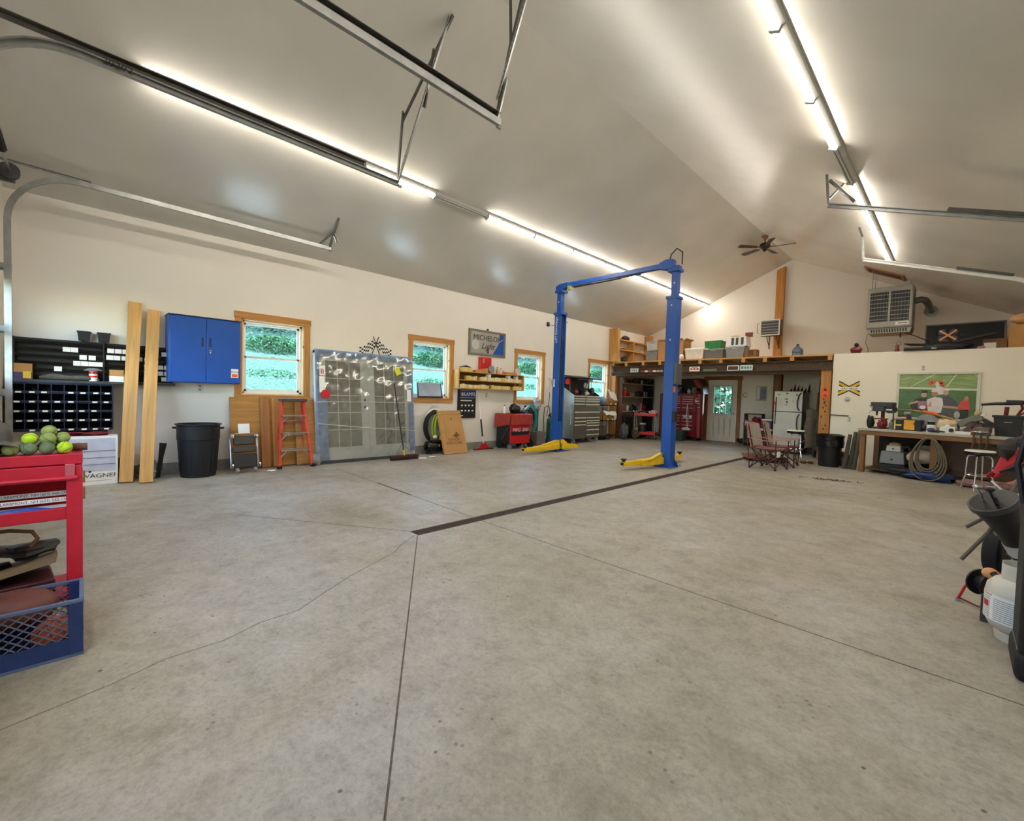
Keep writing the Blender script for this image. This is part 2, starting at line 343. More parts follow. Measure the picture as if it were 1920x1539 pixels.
# windows
cw = wood('casing', '#c58a45', 'z'); cwy = wood('casing_h', '#c58a45', 'y'); jw = wood('jamb_wood', '#e3c79a', 'z', .85)
for i, (a, b) in enumerate(WIN):
    wd = S('window_%d' % (i+1), loc=(WX, (a+b)/2, WZ0)); h = (b-a)/2; H = WZ1-WZ0
    fr = G().box(-.002, .028, -h-.01, h+.01, H-.11, H).build('header_casing', cwy, wd, .003)
    G().box(-.002, .022, -h, -h+.1, .10, H-.11).build('side_casing', cw, wd, .003); G().box(-.002, .022, h-.1, h, .10, H-.11).build('side_casing', cw, wd, .003)
    G().box(-.002, .026, -h-.005, h+.005, 0, .1).build('apron_casing', cwy, wd, .003)
    ih = h-.1; z0, z1 = .1, H-.11
    G().box(-T, 0, -ih, -ih+.018, z0, z1).box(-T, 0, ih-.018, ih, z0, z1).box(-T, 0, -ih, ih, z1-.018, z1).box(-T, .01, -ih, ih, z0, z0+.02).build('jamb', jw, wd)
    q = ih-.018; zb, zt = z0+.02, z1-.018; f = .035
    G().box(-T+.01, -.07, -q, -q+f, zb, zt).box(-T+.01, -.07, q-f, q, zb, zt).box(-T+.01, -.07, -q, q, zt-f, zt).box(-T+.01, -.07, -q, q, zb, zb+f).build('window_frame', 'white', wd)
    q -= f; zb += f; zt -= f; zm = (zb+zt)/2
    for nm, x, lo, hi in (('upper_sash', -.135, zm-.02, zt), ('lower_sash', -.10, zb, zm+.02)):
        s_ = G().box(x-.014, x+.014, -q, -q+.035, lo, hi).box(x-.014, x+.014, q-.035, q, lo, hi).box(x-.014, x+.014, -q, q, hi-.035, hi).box(x-.014, x+.014, -q, q, lo, lo+.04).build(nm, 'white', wd)
        G().box(x-.003, x+.003, -q+.035, q-.035, lo+.04, hi-.035).build('pane', 'glass', s_)
    G().box(-.092, -.075, -.03, .03, zm+.02, zm+.032).build('sash_lock', 'lightgrey', wd)
# back walk door with half light
dw = S('door_1', loc=((DO0+DO1)/2, BY, 0)); hw = (DO1-DO0)/2
dk = wood('door_casing', '#9c6330', 'z'); dkx = wood('door_casing_h', '#9c6330', 'x')
G().box(-hw-.12, -hw, -.03, 0, 0, DOZ).build('side_casing', dk, dw, .003); G().box(hw, hw+.12, -.03, 0, 0, DOZ).build('side_casing', dk, dw, .003)
G().box(-hw-.15, hw+.15, -.035, 0, DOZ, DOZ+.13).build('header_casing', dkx, dw, .003)
G().box(-hw, -hw+.02, 0, T, 0, DOZ).box(hw-.02, hw, 0, T, 0, DOZ).box(-hw, hw, 0, T, DOZ-.02, DOZ).build('jamb', 'white', dw)
lx0, lx1, lz0, lz1 = -.285, .285, .97, 1.90; q = hw-.02
dm = mat('door_paint', '#d9d3c2', .5, var=.05, scale=3)
G().box(-q, lx0, .03, .075, .01, DOZ-.02).box(lx1, q, .03, .075, .01, DOZ-.02).box(lx0, lx1, .03, .075, .01, lz0).box(lx0, lx1, .03, .075, lz1, DOZ-.02).build('door_slab', dm, dw)
g = G()
for a, b in ((lx0-.03, lx0), (lx1, lx1+.03)): g.box(a, b, .015, .085, lz0-.03, lz1+.03)
for a, b in ((lz0-.03, lz0), (lz1, lz1+.03)): g.box(lx0, lx1, .015, .085, a, b)
lf = g.build('light_frame', 'lightgrey', dw)
for i in (1, 2):
    x = lx0+(lx1-lx0)*i/3; G().box(x-.008, x+.008, .04, .06, lz0, lz1).build('muntin', 'white', lf)
    z = lz0+(lz1-lz0)*i/3; G().box(lx0, lx1, .04, .06, z-.008, z+.008).build('muntin', 'white', lf)
G().box(lx0, lx1, .048, .052, lz0, lz1).build('pane', 'glass', lf)
for s_ in (-1, 1):
    g = G(); cx = s_*.18
    for k, (d, y) in enumerate(((0, .024), (.03, .030))): 
        for a, b, c_, e in ((-.13+d, .13-d, .22+d, .235+d), (-.13+d, .13-d, .785-d, .80-d), (-.13+d, -.115+d, .22+d, .8-d), (.115-d, .13-d, .22+d, .8-d)): g.box(cx+a, cx+b, y, .032, c_, e)
    g.build('door_panel', dm, dw)
kb = G().cyl((q-.07, .03, .98), (q-.07, -.02, .98), .012).ell((q-.07, -.035, .98), (.03, .022, .03)).build('door_knob', 'steel', dw)
G().cyl((q-.07, .03, 1.14), (q-.07, .015, 1.14), .028, n=16).build('deadbolt', 'steel', dw)
G().box(-hw, hw, -.02, .1, 0, .012).build('threshold', 'darkgrey', dw)
# overhead sectional doors (closed) in the front gable and the right wall
mat('odoor', '#dcdad2', .45, var=.03)
def overhead(n, w, h, loc, rz, lites=(2, 3)):
    d = S('door_%d' % n, loc=loc); d.rotation_euler.z = R(rz); rows = 5; ph = h/rows
    for r in range(rows):
        p = G(); z0 = r*ph+.004; z1 = (r+1)*ph-.004
        if r in lites:
            p.box(-w/2, w/2, -.05, 0, z0, z0+.07).box(-w/2, w/2, -.05, 0, z1-.06, z1); k = 4; cw_ = w/k
            for i in range(k+1): x = -w/2+i*cw_; p.box(max(-w/2, x-.06), min(w/2, x+.06), -.05, 0, z0+.07, z1-.06)
            o = p.build('door_section', 'odoor', d)
            for i in range(k): x = -w/2+(i+.5)*cw_; G().box(x-cw_/2+.06, x+cw_/2-.06, -.03, -.024, z0+.07, z1-.06).build('pane', 'glass', o)
        else:
            p.box(-w/2, w/2, -.05, 0, z0, z1)
            for x in (-w/2+.05, 0, w/2-.05): p.box(x-.03, x+.03, 0, .012, z0+.01, z1-.01)
            p.build('door_section', 'odoor', d)
    return d
overhead(2, 3.03, FDZ-.01, (sum(FD[0])/2, FY-.03, .005), 0); overhead(3, 3.03, FDZ-.01, (sum(FD[1])/2, FY-.03, .005), 0)
overhead(4, 2.74, RDZ-.01, (RX+.03, sum(RD[0])/2, .005), 90, ())

# ------------------------------------------------------------------ strip lights on both ceiling slopes
led = emis('led_diffuser', '#fff5e6', LED_STRENGTH); mat('fixture', '#c9c9c4', .4, var=.03); mat('tube_off', '#cfd0cc', .35, var=.02)
def strip_light(y0, y1, x, slope_deg, on, label):
    o = E('strip_light', label, 'light', (x, (y0+y1)/2, ceil_z(x)), group='ceiling strip lights'); o.rotation_euler.y = R(slope_deg); h = (y1-y0)/2-.006
    G().prism([(-.065, -.001), (.065, -.001), (.065, -.03), (.04, -.055), (-.04, -.055), (-.065, -.03)], 'y', -h, h).build('housing', 'fixture', o)
    prof = [(.042*math.cos(R(a)), -.05+.042*math.sin(R(a))) for a in range(180, 361, 30)]
    if on: G().prism(prof, 'y', -h+.02, h-.02).build('diffuser', led, o)
    else:
        for x_ in (-.022, .022): G().cyl((x_, -h+.03, -.07), (x_, h-.03, -.07), .013).build('tube', 'tube_off', o)
    G().box(-.045, .045, -h, -h+.018, -.092, -.05).build('end_cap', 'fixture', o); G().box(-.045, .045, h-.018, h, -.092, -.05).build('end_cap', 'fixture', o)
ys = [.45, 1.72, 3.0, 4.25, 5.41]+[5.41+1.284*k for k in range(1, 9)]
ordn = ['first', 'second', 'third', 'fourth', 'fifth', 'sixth', 'seventh', 'eighth', 'ninth', 'tenth', 'eleventh', 'twelfth']
for i in range(12):
    on = i != 3
    strip_light(ys[i], ys[i+1]-(.03 if i == 11 else 0), -6.36, -math.degrees(math.atan(KL)), on, ('lit' if on else 'unlit two-tube')+' strip light, %s from the front in the row over the windows' % ordn[i])
ys = [.56, 1.76, 2.96, 4.16, 5.39, 6.58, 7.76, 8.93, 10.16, 11.36, 12.56]
for i in range(10):
    on = i != 5
    strip_light(ys[i], ys[i+1], -1.2, math.degrees(math.atan(KR)), on, ('lit' if on else 'unlit two-tube')+' strip light, %s from the front in the row over the workbench side' % ordn[i])

# ------------------------------------------------------------------ outdoors seen through the windows
gr = mat('grass_ground', '#22362c', .9, var=.3, scale=16, col2='#4c665a', detail=12, spec=.03)
def bank_z(x): return -.25+.30*max(0, -10.6-x)**1.12
def hill(u, v):
    y = -12+v*44; x = -10.6-u*26; return (x, y, bank_z(x)+.12*math.sin(y*1.3+x)*u)
one(G().sheet(hill, 20, 24, .3), 'grass_bank', gr, 'green grassy bank rising outside the side windows', 'grass', kind='structure')
one(G().box(WX-2.6, WX-.3, FY-2, BY+2, -.3, -.12), 'gravel_bounce_strip', mat('bounce_gravel', '#eceae4', .9, var=.1, scale=20), 'unseen pale gravel strip added outside to bounce sun onto the ceiling', 'gravel', kind='structure')  # unseen from inside; added so sunlight bounces up through the windows onto the ceiling
one(G().box(-14, 8, BY+.4, BY+26, -.5, -.2), 'yard_ground', mat('yard', '#5c6056', .9, var=.2, scale=2), 'gravel yard outside the back walk door', 'ground', kind='structure')
one(G().box(-14, 10, -24, FY-.35, -.5, -.05).box(RX+.4, 16, FY-.35, BY, -.5, -.05), 'driveway_ground', 'yard', 'gravel drive outside the overhead doors', 'ground', kind='structure')
leafm = [mat('leaf_a', '#2c5638', .8, var=.35, scale=2, spec=.1), mat('leaf_b', '#4d7a5e', .8, var=.3, scale=2, spec=.1), mat('leaf_c', '#1c3d2a', .8, var=.3, scale=2, spec=.1)]
def shrub(name, label, loc, r, n, m, size, seed, trunk=0):
    o = E(name, label, 'shrub' if not trunk else 'tree', loc, group='greenery outside the windows'); rnd = random.Random(seed); g = G(); vs = []; fs = []
    for i in range(n):
        while 1:
            p = Vector((rnd.uniform(-1, 1), rnd.uniform(-1, 1), rnd.uniform(-1, 1)))
            if .35 < p.length < 1: break
        p = Vector((p.x*r[0], p.y*r[1], trunk+r[2]*(1+p.z))); s_ = size*rnd.uniform(.6, 1.4)
        a = Vector((rnd.uniform(-1, 1), rnd.uniform(-1, 1), rnd.uniform(-.6, .6))).normalized(); b = a.orthogonal().normalized(); b.rotate(Matrix.Rotation(rnd.uniform(0, 6.3), 3, a))
        k = len(vs); vs += [p-a*s_, p+b*s_*.45, p+a*s_, p-b*s_*.45]; fs.append((k, k+1, k+2, k+3))
    g.add(vs, fs); g.build('foliage', m, o, kind='stuff')
    g = G()
    for i in range(5 if not trunk else 3): g.tube([(0, 0, 0), (rnd.uniform(-.1, .1), rnd.uniform(-.1, .1), (trunk+r[2])*.6), (rnd.uniform(-.5, .5)*r[0], rnd.uniform(-.5, .5)*r[1], trunk+r[2]*1.3)], [.04+.05*bool(trunk), .03, .01], 6)
    g.build('stem', 'brown', o); return o
k = 0
places = ['by the blue cabinet', 'by the cardboard', 'by the welder', 'by the tool chest']
for wi, (a, b) in enumerate(WIN):
    d = [(a+b)/2*1.0]
    for j, (dist, mi, rr, wd) in enumerate(((7.0, 1, .62, 'low pale green fern clump'), (9.2, 0, .75, 'mid green leafy shrub'), (11.6, 2, 1.7, 'dark green leafy bush'))):
        t = (-8.55-dist)/-8.55; y = (a+b)/2*t; x = -8.55-dist; z = bank_z(x)
        shrub('leafy_shrub', '%s on the bank outside the window %s' % (wd, places[wi]), (x, y, z-.2), (rr*.8, rr*(2.0, 1.7, 1.5)[j], rr*(.5, .7, 1.0)[j]), (2200, 2600, 4200)[j], leafm[mi], (.055, .06, .075)[j], k); k += 1
one(G().box(-8.2, -3.2, BY+T+.05, BY+2.4, 2.75, 2.9), 'porch_sun_blocker', 'brown', 'dark porch roof added to block sun outside the walk door', 'porch', kind='structure')  # slab added to keep a sun patch off the floor inside the door
shrub('leafy_tree', 'pale green tree beyond the glass of the walk door', (-7.7, BY+8, -.2), (3.2, 1.3, 2.4), 5000, leafm[1], .17, 77, .1)
# ------------------------------------------------------------------ helpers for placing: the point of the room behind a spot of the photograph, on a known plane
def P(px, py, X=None, Y=None, Z=None):
    d = rgt*((px-960)/F)-upv*((py-769.5)/F)+fwd
    t = X/d.x if X is not None else Y/d.y if Y is not None else (Z-CZ)/d.z
    return Vector((0, 0, CZ))+d*t
def sweep(g, pts, prof, side):
    pts = [Vector(p) for p in pts]; side = Vector(side); n = len(prof); vs = []; fs = []
    for i, p in enumerate(pts):
        d = (pts[min(i+1, len(pts)-1)]-pts[max(i-1, 0)]).normalized(); nn = side.cross(d).normalized()
        for u, v in prof: vs.append(p+side*u+nn*v)
    for i in range(len(pts)-1):
        for k in range(n): fs.append((i*n+k, i*n+(k+1) % n, (i+1)*n+(k+1) % n, (i+1)*n+k))
    fs += [tuple(range(n))[::-1], tuple(range((len(pts)-1)*n, len(pts)*n))]
    return g.add(vs, fs)
CPROF = [(-.006, -.03), (.03, -.03), (.03, .03), (-.006, .03), (-.006, .018), (.022, .022), (.022, -.022), (-.006, -.018)]
mat('galv_dark', '#5c5a55', .5, .6, var=.2, scale=12)
def bar(g, p, q, w, t):
    # flat or angle bar between two points
    p, q = Vector(p), Vector(q); d = (q-p).normalized(); a = Vector((1, 0, 0)) if abs(d.x) < .8 else Vector((0, 1, 0))
    a = (a-d*a.dot(d)).normalized(); b = d.cross(a); vs = []
    for c in (p, q):
        for u, v in ((-w/2, -w/2), (w/2, -w/2), (w/2, -w/2+t), (-w/2+t, -w/2+t), (-w/2+t, w/2), (-w/2, w/2)): vs.append(c+a*u+b*v)
    return g.add(vs, [(i, (i+1) % 6, 6+(i+1) % 6, 6+i) for i in range(6)]+[(5, 4, 3, 2, 1, 0), (6, 7, 8, 9, 10, 11)])
def holes(p, q, w, n, par, face=-1):
    p, q = Vector(p), Vector(q); d = (q-p).normalized(); a = Vector((1, 0, 0)) if abs(d.x) < .8 else Vector((0, 1, 0))
    a = (a-d*a.dot(d)).normalized(); b = d.cross(a); g = G()
    for i in range(n):
        c = p+(q-p)*((i+.5)/n)-b*(w/2+.0012); g.cyl(c, c+b*.002, w*.16, n=6)
        c = p+(q-p)*((i+.5)/n)-a*(w/2+.0012); g.cyl(c, c+a*.002, w*.16, n=6)
    g.build('slot_hole', 'black', par, kind='stuff')
def door_track(label, X, yend, zt, hang, side=1):
    o = E('door_track', label, 'door track', (X, FY, 0), group='overhead door tracks'); r = .62; yv = .08
    path = [(0, yv, .15), (0, yv, zt-r)]+[(0, yv+r-r*math.cos(R(a)), zt-r+r*math.sin(R(a))) for a in range(9, 91, 9)]+[(0, yend-FY, zt-.02)]
    g = G(); sweep(g, path[:2], [(u*side, v) for u, v in CPROF], (1, 0, 0)); g.build('vertical_rail', 'galv', o)
    g = G(); sweep(g, path[1:], [(u*side, v) for u, v in CPROF], (1, 0, 0)); g.build('curved_rail', 'galv', o)
    g = G(); bar(g, (0, 0.01, zt+.06), (0, (yend if side < 0 or X > -4 else .1)-FY-.45*(side < 0), zt+.045), .05 if X > -7 else .03, .005); g.build('track_angle', 'galv_dark' if X > -7 else 'galv', o)
    for z in (.5, 1.2, 1.95, 2.7): G().box(-.05, .02, 0, yv-.02, z, z+.05).box(-.05, -.04, 0, yv+.03, z-.02, z+.07).build('jamb_bracket', 'galv', o)
    g = G(); g.cyl((0, yend-FY-.02, zt-.05), (0, yend-FY+.02, zt-.05), .02, n=8).build('stop_bolt', 'steel', o)
    for k, (p, q, perf) in enumerate(hang):
        p = Vector(p)-Vector((X, FY, 0)); q = Vector(q)-Vector((X, FY, 0)); h = bar(G(), p, q, .035, .004).build('hanger_strap', 'galv' if perf else 'galv_dark', o)
        if perf: holes(p, q, .035, int((q-p).length/.04), o)
    return o
zt = 3.91
door_track('galvanized door track with curved end, nearest the side wall', -8.0, 3.19, zt, [((-8.0, 3.17, zt), (-7.46, 3.1, 4.28), 1), ((-8.0, 2.98, zt), (-7.75, 3.13, 4.1), 1), ((-7.75, 3.13, 4.1), (-7.75, 3.2, 3.95), 1)])
door_track('long galvanized door track running in front of the lit ceiling row', -4.98, 2.82, 3.97, [((-4.98, 2.80, 4.0), (-4.95, 2.84, 4.82), 0), ((-4.98, 2.84, 4.7), (-4.2, 3.01, 5.64), 0), ((-4.98, 2.80, 3.96), (-4.22, 2.98, 5.62), 1), ((-4.6, 2.92, 4.75), (-4.43, 2.92, 5.34), 0)], -1)
door_track('galvanized door track ending overhead near the ridge, middle of the ceiling', -3.1, 2.76, 3.90, [((-3.1, 2.74, 3.93), (-3.06, 2.86, 4.65), 0), ((-3.06, 2.86, 4.62), (-3.2, 2.95, 5.50), 0), ((-3.06, 2.86, 4.62), (-2.86, 2.9, 5.33), 0), ((-3.1, 2.74, 3.88), (-3.04, 2.8, 4.28), 1), ((-3.12, 2.76, 4.1), (-2.62, 2.78, 5.22), 1)])
text('29292', .07, 'black', bpy.data.objects['door_track.001'], (.034, .92, 3.965), 90, 90, sx=1.1, ext=.0005)
# torsion spring, shaft and drum above the first overhead door
o = E('torsion_spring', 'dark torsion spring shaft with cable drum above overhead door', 'spring', (-7.93, FY, 0))
G().cyl((0, .11, 3.80), (3.0, .11, 3.80), .013).build('shaft', 'steel', o)
g = G(); g.tube([(.75+i*.006,   .11+.035*math.cos(i*1.05), 3.80+.035*math.sin(i*1.05)) for i in range(220)], .008, 5).build('spring_coil', 'black', o)
G().at((.02, .11, 3.80), ry=90).lathe([(.03, 0), (.085, .005), (.085, .015), (.06, .03), (.06, .075), (.09, .085), (.09, .095), (.03, .1)]).build('cable_drum', 'darkgrey', o)
G().box(-.03, .16, .002, .02, 3.66, 3.93).box(-.03, -.015, .002, .15, 3.7, 3.88).build('bearing_plate', 'galv', o)
# roof-pitched tracks of the doors in the right wall
def side_track(label, Y, x0, z0, x1, z1, hang, rm='galv'):
    o = E('door_track', label, 'door track', (RX, Y, 0), group='overhead door tracks')
    path = [(x0-RX, 0, z0), (x1-RX, 0, z1)]; r = .55; k = math.degrees(math.atan2(z0-z1, x1-x0)); d = Vector((x1-x0, 0, z1-z0)).normalized(); n = Vector((d.z, 0, -d.x)); c = Vector((x1-RX, 0, z1))+n*r
    for a in range(8, int(90-k)+1, 8): t = R(a); path.append(tuple(c-n*r*math.cos(t)+d*r*math.sin(t)))
    g = G(); sweep(g, path, CPROF, (0, 1, 0)); g.build('curved_rail', rm, o)
    e = path[-1]; g = G(); sweep(g, [e, (e[0], 0, .15)], CPROF, (0, 1, 0)); g.build('vertical_rail', 'galv', o)
    bar(G(), (x0-RX+1.25, 0, z0+.05-1.25*(z0-z1)/(x1-x0)), (x1-RX, 0, z1+.05), .045, .005).build('track_angle', 'galv_dark', o)
    for z in (.6, 1.4, 2.2): G().box(e[0], 0, -.03, .03, z, z+.05).build('jamb_bracket', 'galv', o)
    for p, q in hang:
        p = Vector(p)-Vector((RX, Y, 0)); q = Vector(q)-Vector((RX, Y, 0)); bar(G(), p, q, .035, .004).build('hanger_strap', 'galv', o); holes(p, q, .035, 10, o)
side_track('galvanized pitched door track crossing under the lit strip over the bench side', 7.7, -1.47, 4.26, .55, 3.52, [((-1.46, 7.7, 4.26), (-1.5, 7.7, 4.70), ), ((-1.47, 7.72, 4.62), (-1.2, 7.98, 4.32)), ((-1.46, 7.74, 4.35), (-1.35, 8.05, 4.64))])
side_track('white galvanized pitched door track in front of the big grey heater', 10.5, -1.40, 4.13, .50, 3.46, [((-1.4, 10.5, 4.13), (-1.43, 10.5, 4.58)), ((-1.43, 10.5, 4.56), (-1.46, 10.3, 4.69))], 'white')

# ------------------------------------------------------------------ two-post lift
o = E('two_post_lift', 'blue two-post car lift with overhead crossbeam and yellow arms', 'car lift', (-5.67, 8.65, 0))
def column(sx, par):
    x = sx*1.49; c = []
    # C section, open to the middle of the lift; prism along z
    u = lambda p: [(x+sx*a*.74, b*.74) for a, b in p]
    a = G().prism(u([(-.14, -.15), (.14, -.15), (.14, .15), (-.14, .15), (-.14, .11), (-.135, .11), (.10, .11), (.10, -.11), (-.14, -.11)]), 'z', .02, 3.47).build('column', 'blue', par, .006)
    G().prism(u([(-.17, -.17), (.17, -.17), (.17, .17), (-.17, .17)]), 'z', 3.43, 3.49).build('column_collar', 'blue', par, .004)
    G().prism(u([(-.06, -.10), (.10, -.10), (.10, .10), (-.06, .10)]), 'z', 3.49, 4.0).build('extension_post', 'blue', par, .004)
    G().prism(u([(-.16, -.16), (.16, -.16), (.16, .16), (-.16, .16)]), 'z', 3.98, 4.04).box(x-.10, x+.10, -.07, .07, 4.04, 4.10).build('top_plate', 'blue', par, .004)
    G().prism(u([(-.28, -.27), (.20, -.27), (.20, .27), (-.28, .27)]), 'z', 0, .02).build('base_plate', 'blue', par, .003)
    G().prism([(x+sx*.103, .02), (x+sx*.19, .02), (x+sx*.103, .16)], 'y', -.11, -.095).prism([(x+sx*.103, .02), (x+sx*.19, .02), (x+sx*.103, .16)], 'y', .095, .11).build('gusset', 'blue', par)
    for dx, dy in ((-.24, -.22), (-.24, .22), (.17, -.22), (.17, .22)): G().cyl((x+sx*dx, dy, .02), (x+sx*dx, dy, .045), .018, n=6).build('anchor_bolt', 'steel', par)
    G().prism(u([(-.13, -.105), (.09, -.105), (.09, .105), (-.13, .105)]), 'z', .08, .75).build('carriage', 'blue', par, .004)
    G().cyl((x-sx*.03, -.05, .75), (x-sx*.03, -.05, 3.4), .016).build('lift_chain', 'black', par)
    G().cyl((x-sx*.02, .05, .75), (x-sx*.02, .05, 3.4), .03).build('hydraulic_cylinder', 'darkgrey', par)
    for z in (3.3, 2.6) if sx > 0 else (3.3,): G().cyl((x-.0, -.112, z), (x-.0, -.117, z), .015).build('bolt_cap', 'white', par)
    G().cyl((x+sx*.02, -.075, 3.75), (x+sx*.02, -.08, 3.75), .015).build('bolt_cap', 'white', par)
column(-1, o); column(1, o)
G().box(-1.30, 1.20, -.055, .055, 4.10, 4.20).build('crossbeam', 'blue', o, .006)
G().prism([(-1.62, 4.06), (-1.36, 4.06), (-1.24, 4.11), (-1.24, 4.21), (-1.5, 4.20), (-1.62, 4.15)], 'y', -.075, .075).build('beam_elbow', 'blue', o, .004)
G().prism([(1.16, 4.09), (1.30, 4.05), (1.46, 4.08), (1.46, 4.24), (1.3, 4.26), (1.16, 4.21)], 'y', -.075, .075).build('beam_elbow', 'blue', o, .004)
G().cyl((-1.05, -.06, 4.06), (.25, -.06, 4.06), .022).cyl((.25, -.06, 4.06), (.75, -.06, 4.06), .012).build('shutoff_bar', 'black', o)
G().box(-1.22, -1.13, -.12, -.05, 4.0, 4.10).build('limit_switch', mat('limit_yellow', '#9c9a2c', .5), o, .005)
G().tube([(1.35, 0, 4.22), (1.38, 0, 4.36), (1.50, 0, 4.46), (1.62, 0, 4.36), (1.62, 0, 4.12)], .014).build('hydraulic_hose', 'black', o)
G().tube([(-1.35, -.17, 3.93), (-1.27, -.18, 3.75), (-1.3, -.18, 3.55), (-1.37, -.16, 3.49)], .006, 6).build('cable', 'darkgrey', o)
G().tube([(-1.34, -.12, 3.0), (-1.26, -.16, 2.92), (-1.25, -.17, 2.7), (-1.35, -.14, 2.55)], .008, 6).build('cable', 'black', o)
def arm(g, p, q, w, h, z): 
    p, q = Vector((*p, z)), Vector((*q, z)); d = (q-p).normalized(); n = Vector((-d.y, d.x, 0))*w/2; vs = []
    for c, hh in ((p, h), (q, h*.8)):
        for sg in (-1, 1): vs += [c+n*sg, c+n*sg+Vector((0, 0, hh))]
    return g.add(vs, [(0, 1, 3, 2), (4, 6, 7, 5), (0, 4, 5, 1), (2, 3, 7, 6), (1, 5, 7, 3), (0, 2, 6, 4)])
for sx, tips in ((-1, ((-1.36, -1.35), (-1.30, .62))), (1, ((1.16, -1.2), (1.26, 1.1)))):
    for tx, ty in tips:
        s_ = 1 if ty > 0 else -1; bx = sx*1.40
        a = arm(G(), (bx, s_*.06), (bx+(tx-bx)*.55, ty*.6), .15, .14, .06).build('swing_arm', 'yellow', o, .006)
        arm(G(), (bx+(tx-bx)*.5, ty*.5), (tx, ty), .10, .10, .075).build('arm_extension', 'yellow', a, .004)
        G().prism([(bx-.035, .2), (bx+.035, .2), (bx+.035, .29), (bx-.035, .29)], 'y', s_*.03, s_*.15).add([(bx-.03, s_*.15, .2), (bx+.03, s_*.15, .2), (bx+.03, s_*.15, .285), (bx-.03, s_*.15, .285), (bx-.03, ty*.5, .19), (bx+.03, ty*.5, .19)], [(0, 1, 2, 3), (0, 4, 5, 1), (3, 2, 5, 4), (0, 3, 4), (1, 5, 2)]).build('arm_gusset', 'yellow', a)
        G().lathe([(.05, 0), (.05, .015), (.03, .02), (.03, .07), (.055, .075), (.055, .095)], (tx, ty*.96, .12), 14).build('lift_pad', 'rubber', a)
        G().cb((tx, ty+s_*.004, .12), (.07, .01, .05)).build('end_cap', 'black', a)
G().box(1.594, 1.66, -.11, .13, 1.70, 2.12).build('power_unit_cover', mat('cover_grey', '#4b4c4f', .4), o, .01)
G().box(1.594, 1.598, -.10, .0, 1.54, 1.66).build('warning_label', 'orange', o)
G().box(1.594, 1.66, -.11, .01, .95, 1.15).build('control_box', 'black', o, .006)
G().box(-1.60, -1.594, -.10, -.06, 1.7, 1.95).build('warning_label', 'paper', o)
G().box(-1.56, -1.52, -.1135, -.111, 1.62, 1.82).build('warning_label', 'paper', o)
text('FORWARD LIFT', .085, 'paper', o, (-1.53, -.1125, 3.05), 90, 0, ry=90, sx=1.1)

# ------------------------------------------------------------------ ceiling fan, heaters, hatch
o = E('ceiling_fan', 'dark bronze five-blade ceiling fan hanging from the ridge', 'ceiling fan', (RIDX, 12.95, RIDZ))
mat('bronze', '#2c2119', .4, .4); wd_ = wood('fan_blade', '#3a2a1f', 'x')
G().lathe([(.07, -.02), (.075, -.05), (.05, -.10), (.02, -.11)]).build('canopy', wood('canopy_wood', '#8a5a2e', 'x'), o)
G().cyl((0, 0, -.02), (0, 0, -.24), .014).build('downrod', 'bronze', o)
G().lathe([(.03, -.20), (.10, -.22), (.13, -.26), (.13, -.31), (.10, -.35), (.05, -.37), (.045, -.42), (.02, -.43)]).build('motor', 'bronze', o)
for i in range(5):
    a = R(72*i+12); b = G(); b.m = Matrix.Rotation(a, 4, 'Z') @ Matrix.Translation((0, 0, -.325)) @ Matrix.Rotation(R(12), 4, 'X')
    b.prism([(.20, -.05), (.66, -.075), (.70, -.06), (.70, .06), (.66, .075), (.20, .05)], 'z', -.004, .004).build('fan_blade', wd_, o)
    b = G(); b.m = Matrix.Rotation(a, 4, 'Z'); b.box(.1, .26, -.018, .018, -.333, -.322).build('blade_iron', 'bronze', o)
hz = E('gas_unit_heater', 'large grey gas unit heater with louvered face hanging above the loft', 'heater', (-1.33, 14.2, 3.2))
mat('heater_paint', '#9b9a8f', .42, .2, var=.05)
G().box(-.43, .43, 0, .75, .12, 1.13).build('casing', 'heater_paint', hz, .008)
G().prism([(-.43, .12), (.43, .12), (.40, .0), (-.38, .0)], 'y', .03, .72).build('lower_pan', 'heater_paint', hz)
for i in range(14): x = -.33+i*.05; G().prism([(x, .02), (x+.025, .02), (x+.015, .10), (x-.01, .10)], 'y', .022, .034).build('vent_slot', 'black', hz)
G().box(-.41, .41, -.03, 0, 1.0, 1.12).build('top_panel', 'heater_paint', hz, .005); G().box(-.41, .41, -.03, 0, .14, .28).build('name_panel', 'heater_paint', hz, .005)
G().box(-.40, .40, -.012, -.001, .28, 1.0).build('burner_recess', 'black', hz)
for x in (-.41, -.02, .37): G().box(x, x+.04, -.035, 0, .28, 1.0).build('grille_post', 'heater_paint', hz)
for s_ in (-1, 1):
    cx = -.195*1 if s_ < 0 else .195
    for i in range(7):
        z = .33+i*.1; G().at((cx, -.03, z), rx=-20).box(-.175, .175, -.014, .014, -.004, .004).build('louver', mat('louver_paint', '#c2c0b4', .4), hz)
    for i in range(6): x = cx-.145+i*.058; G().box(x-.003, x+.003, -.026, -.012, .29, .99).build('vane', 'grey', hz)
G().box(.13, .38, -.034, -.029, .18, .25).build('name_plate', 'paper', hz); G().box(.18, .34, -.0355, -.034, .205, .225).build('plate_print', 'darkgrey', hz)
G().tube([(.43, .35, .78), (.55, .35, .80), (.62, .40, .78), (.66, .6, .74), (.68, 1.0, .70), (.69, 1.46, .68)], .075, 14).build('vent_pipe', mat('pipe_grey', '#6f706c', .4, .4), hz)
G().at((.69, 1.478, .68), rx=90).lathe([(.05, 0), (.14, .0), (.14, .02), (.09, .03), (.09, .05), (.05, .05)]).build('wall_thimble', 'galv', hz)
for x, y in ((-.36, .1), (-.36, .6), (.36, .1), (.36, .6)): G().cyl((x, y, 1.13), (x, y, ceil_z(-1.33+x)-3.2), .008, n=6).build('hanger_rod', 'galv', hz)
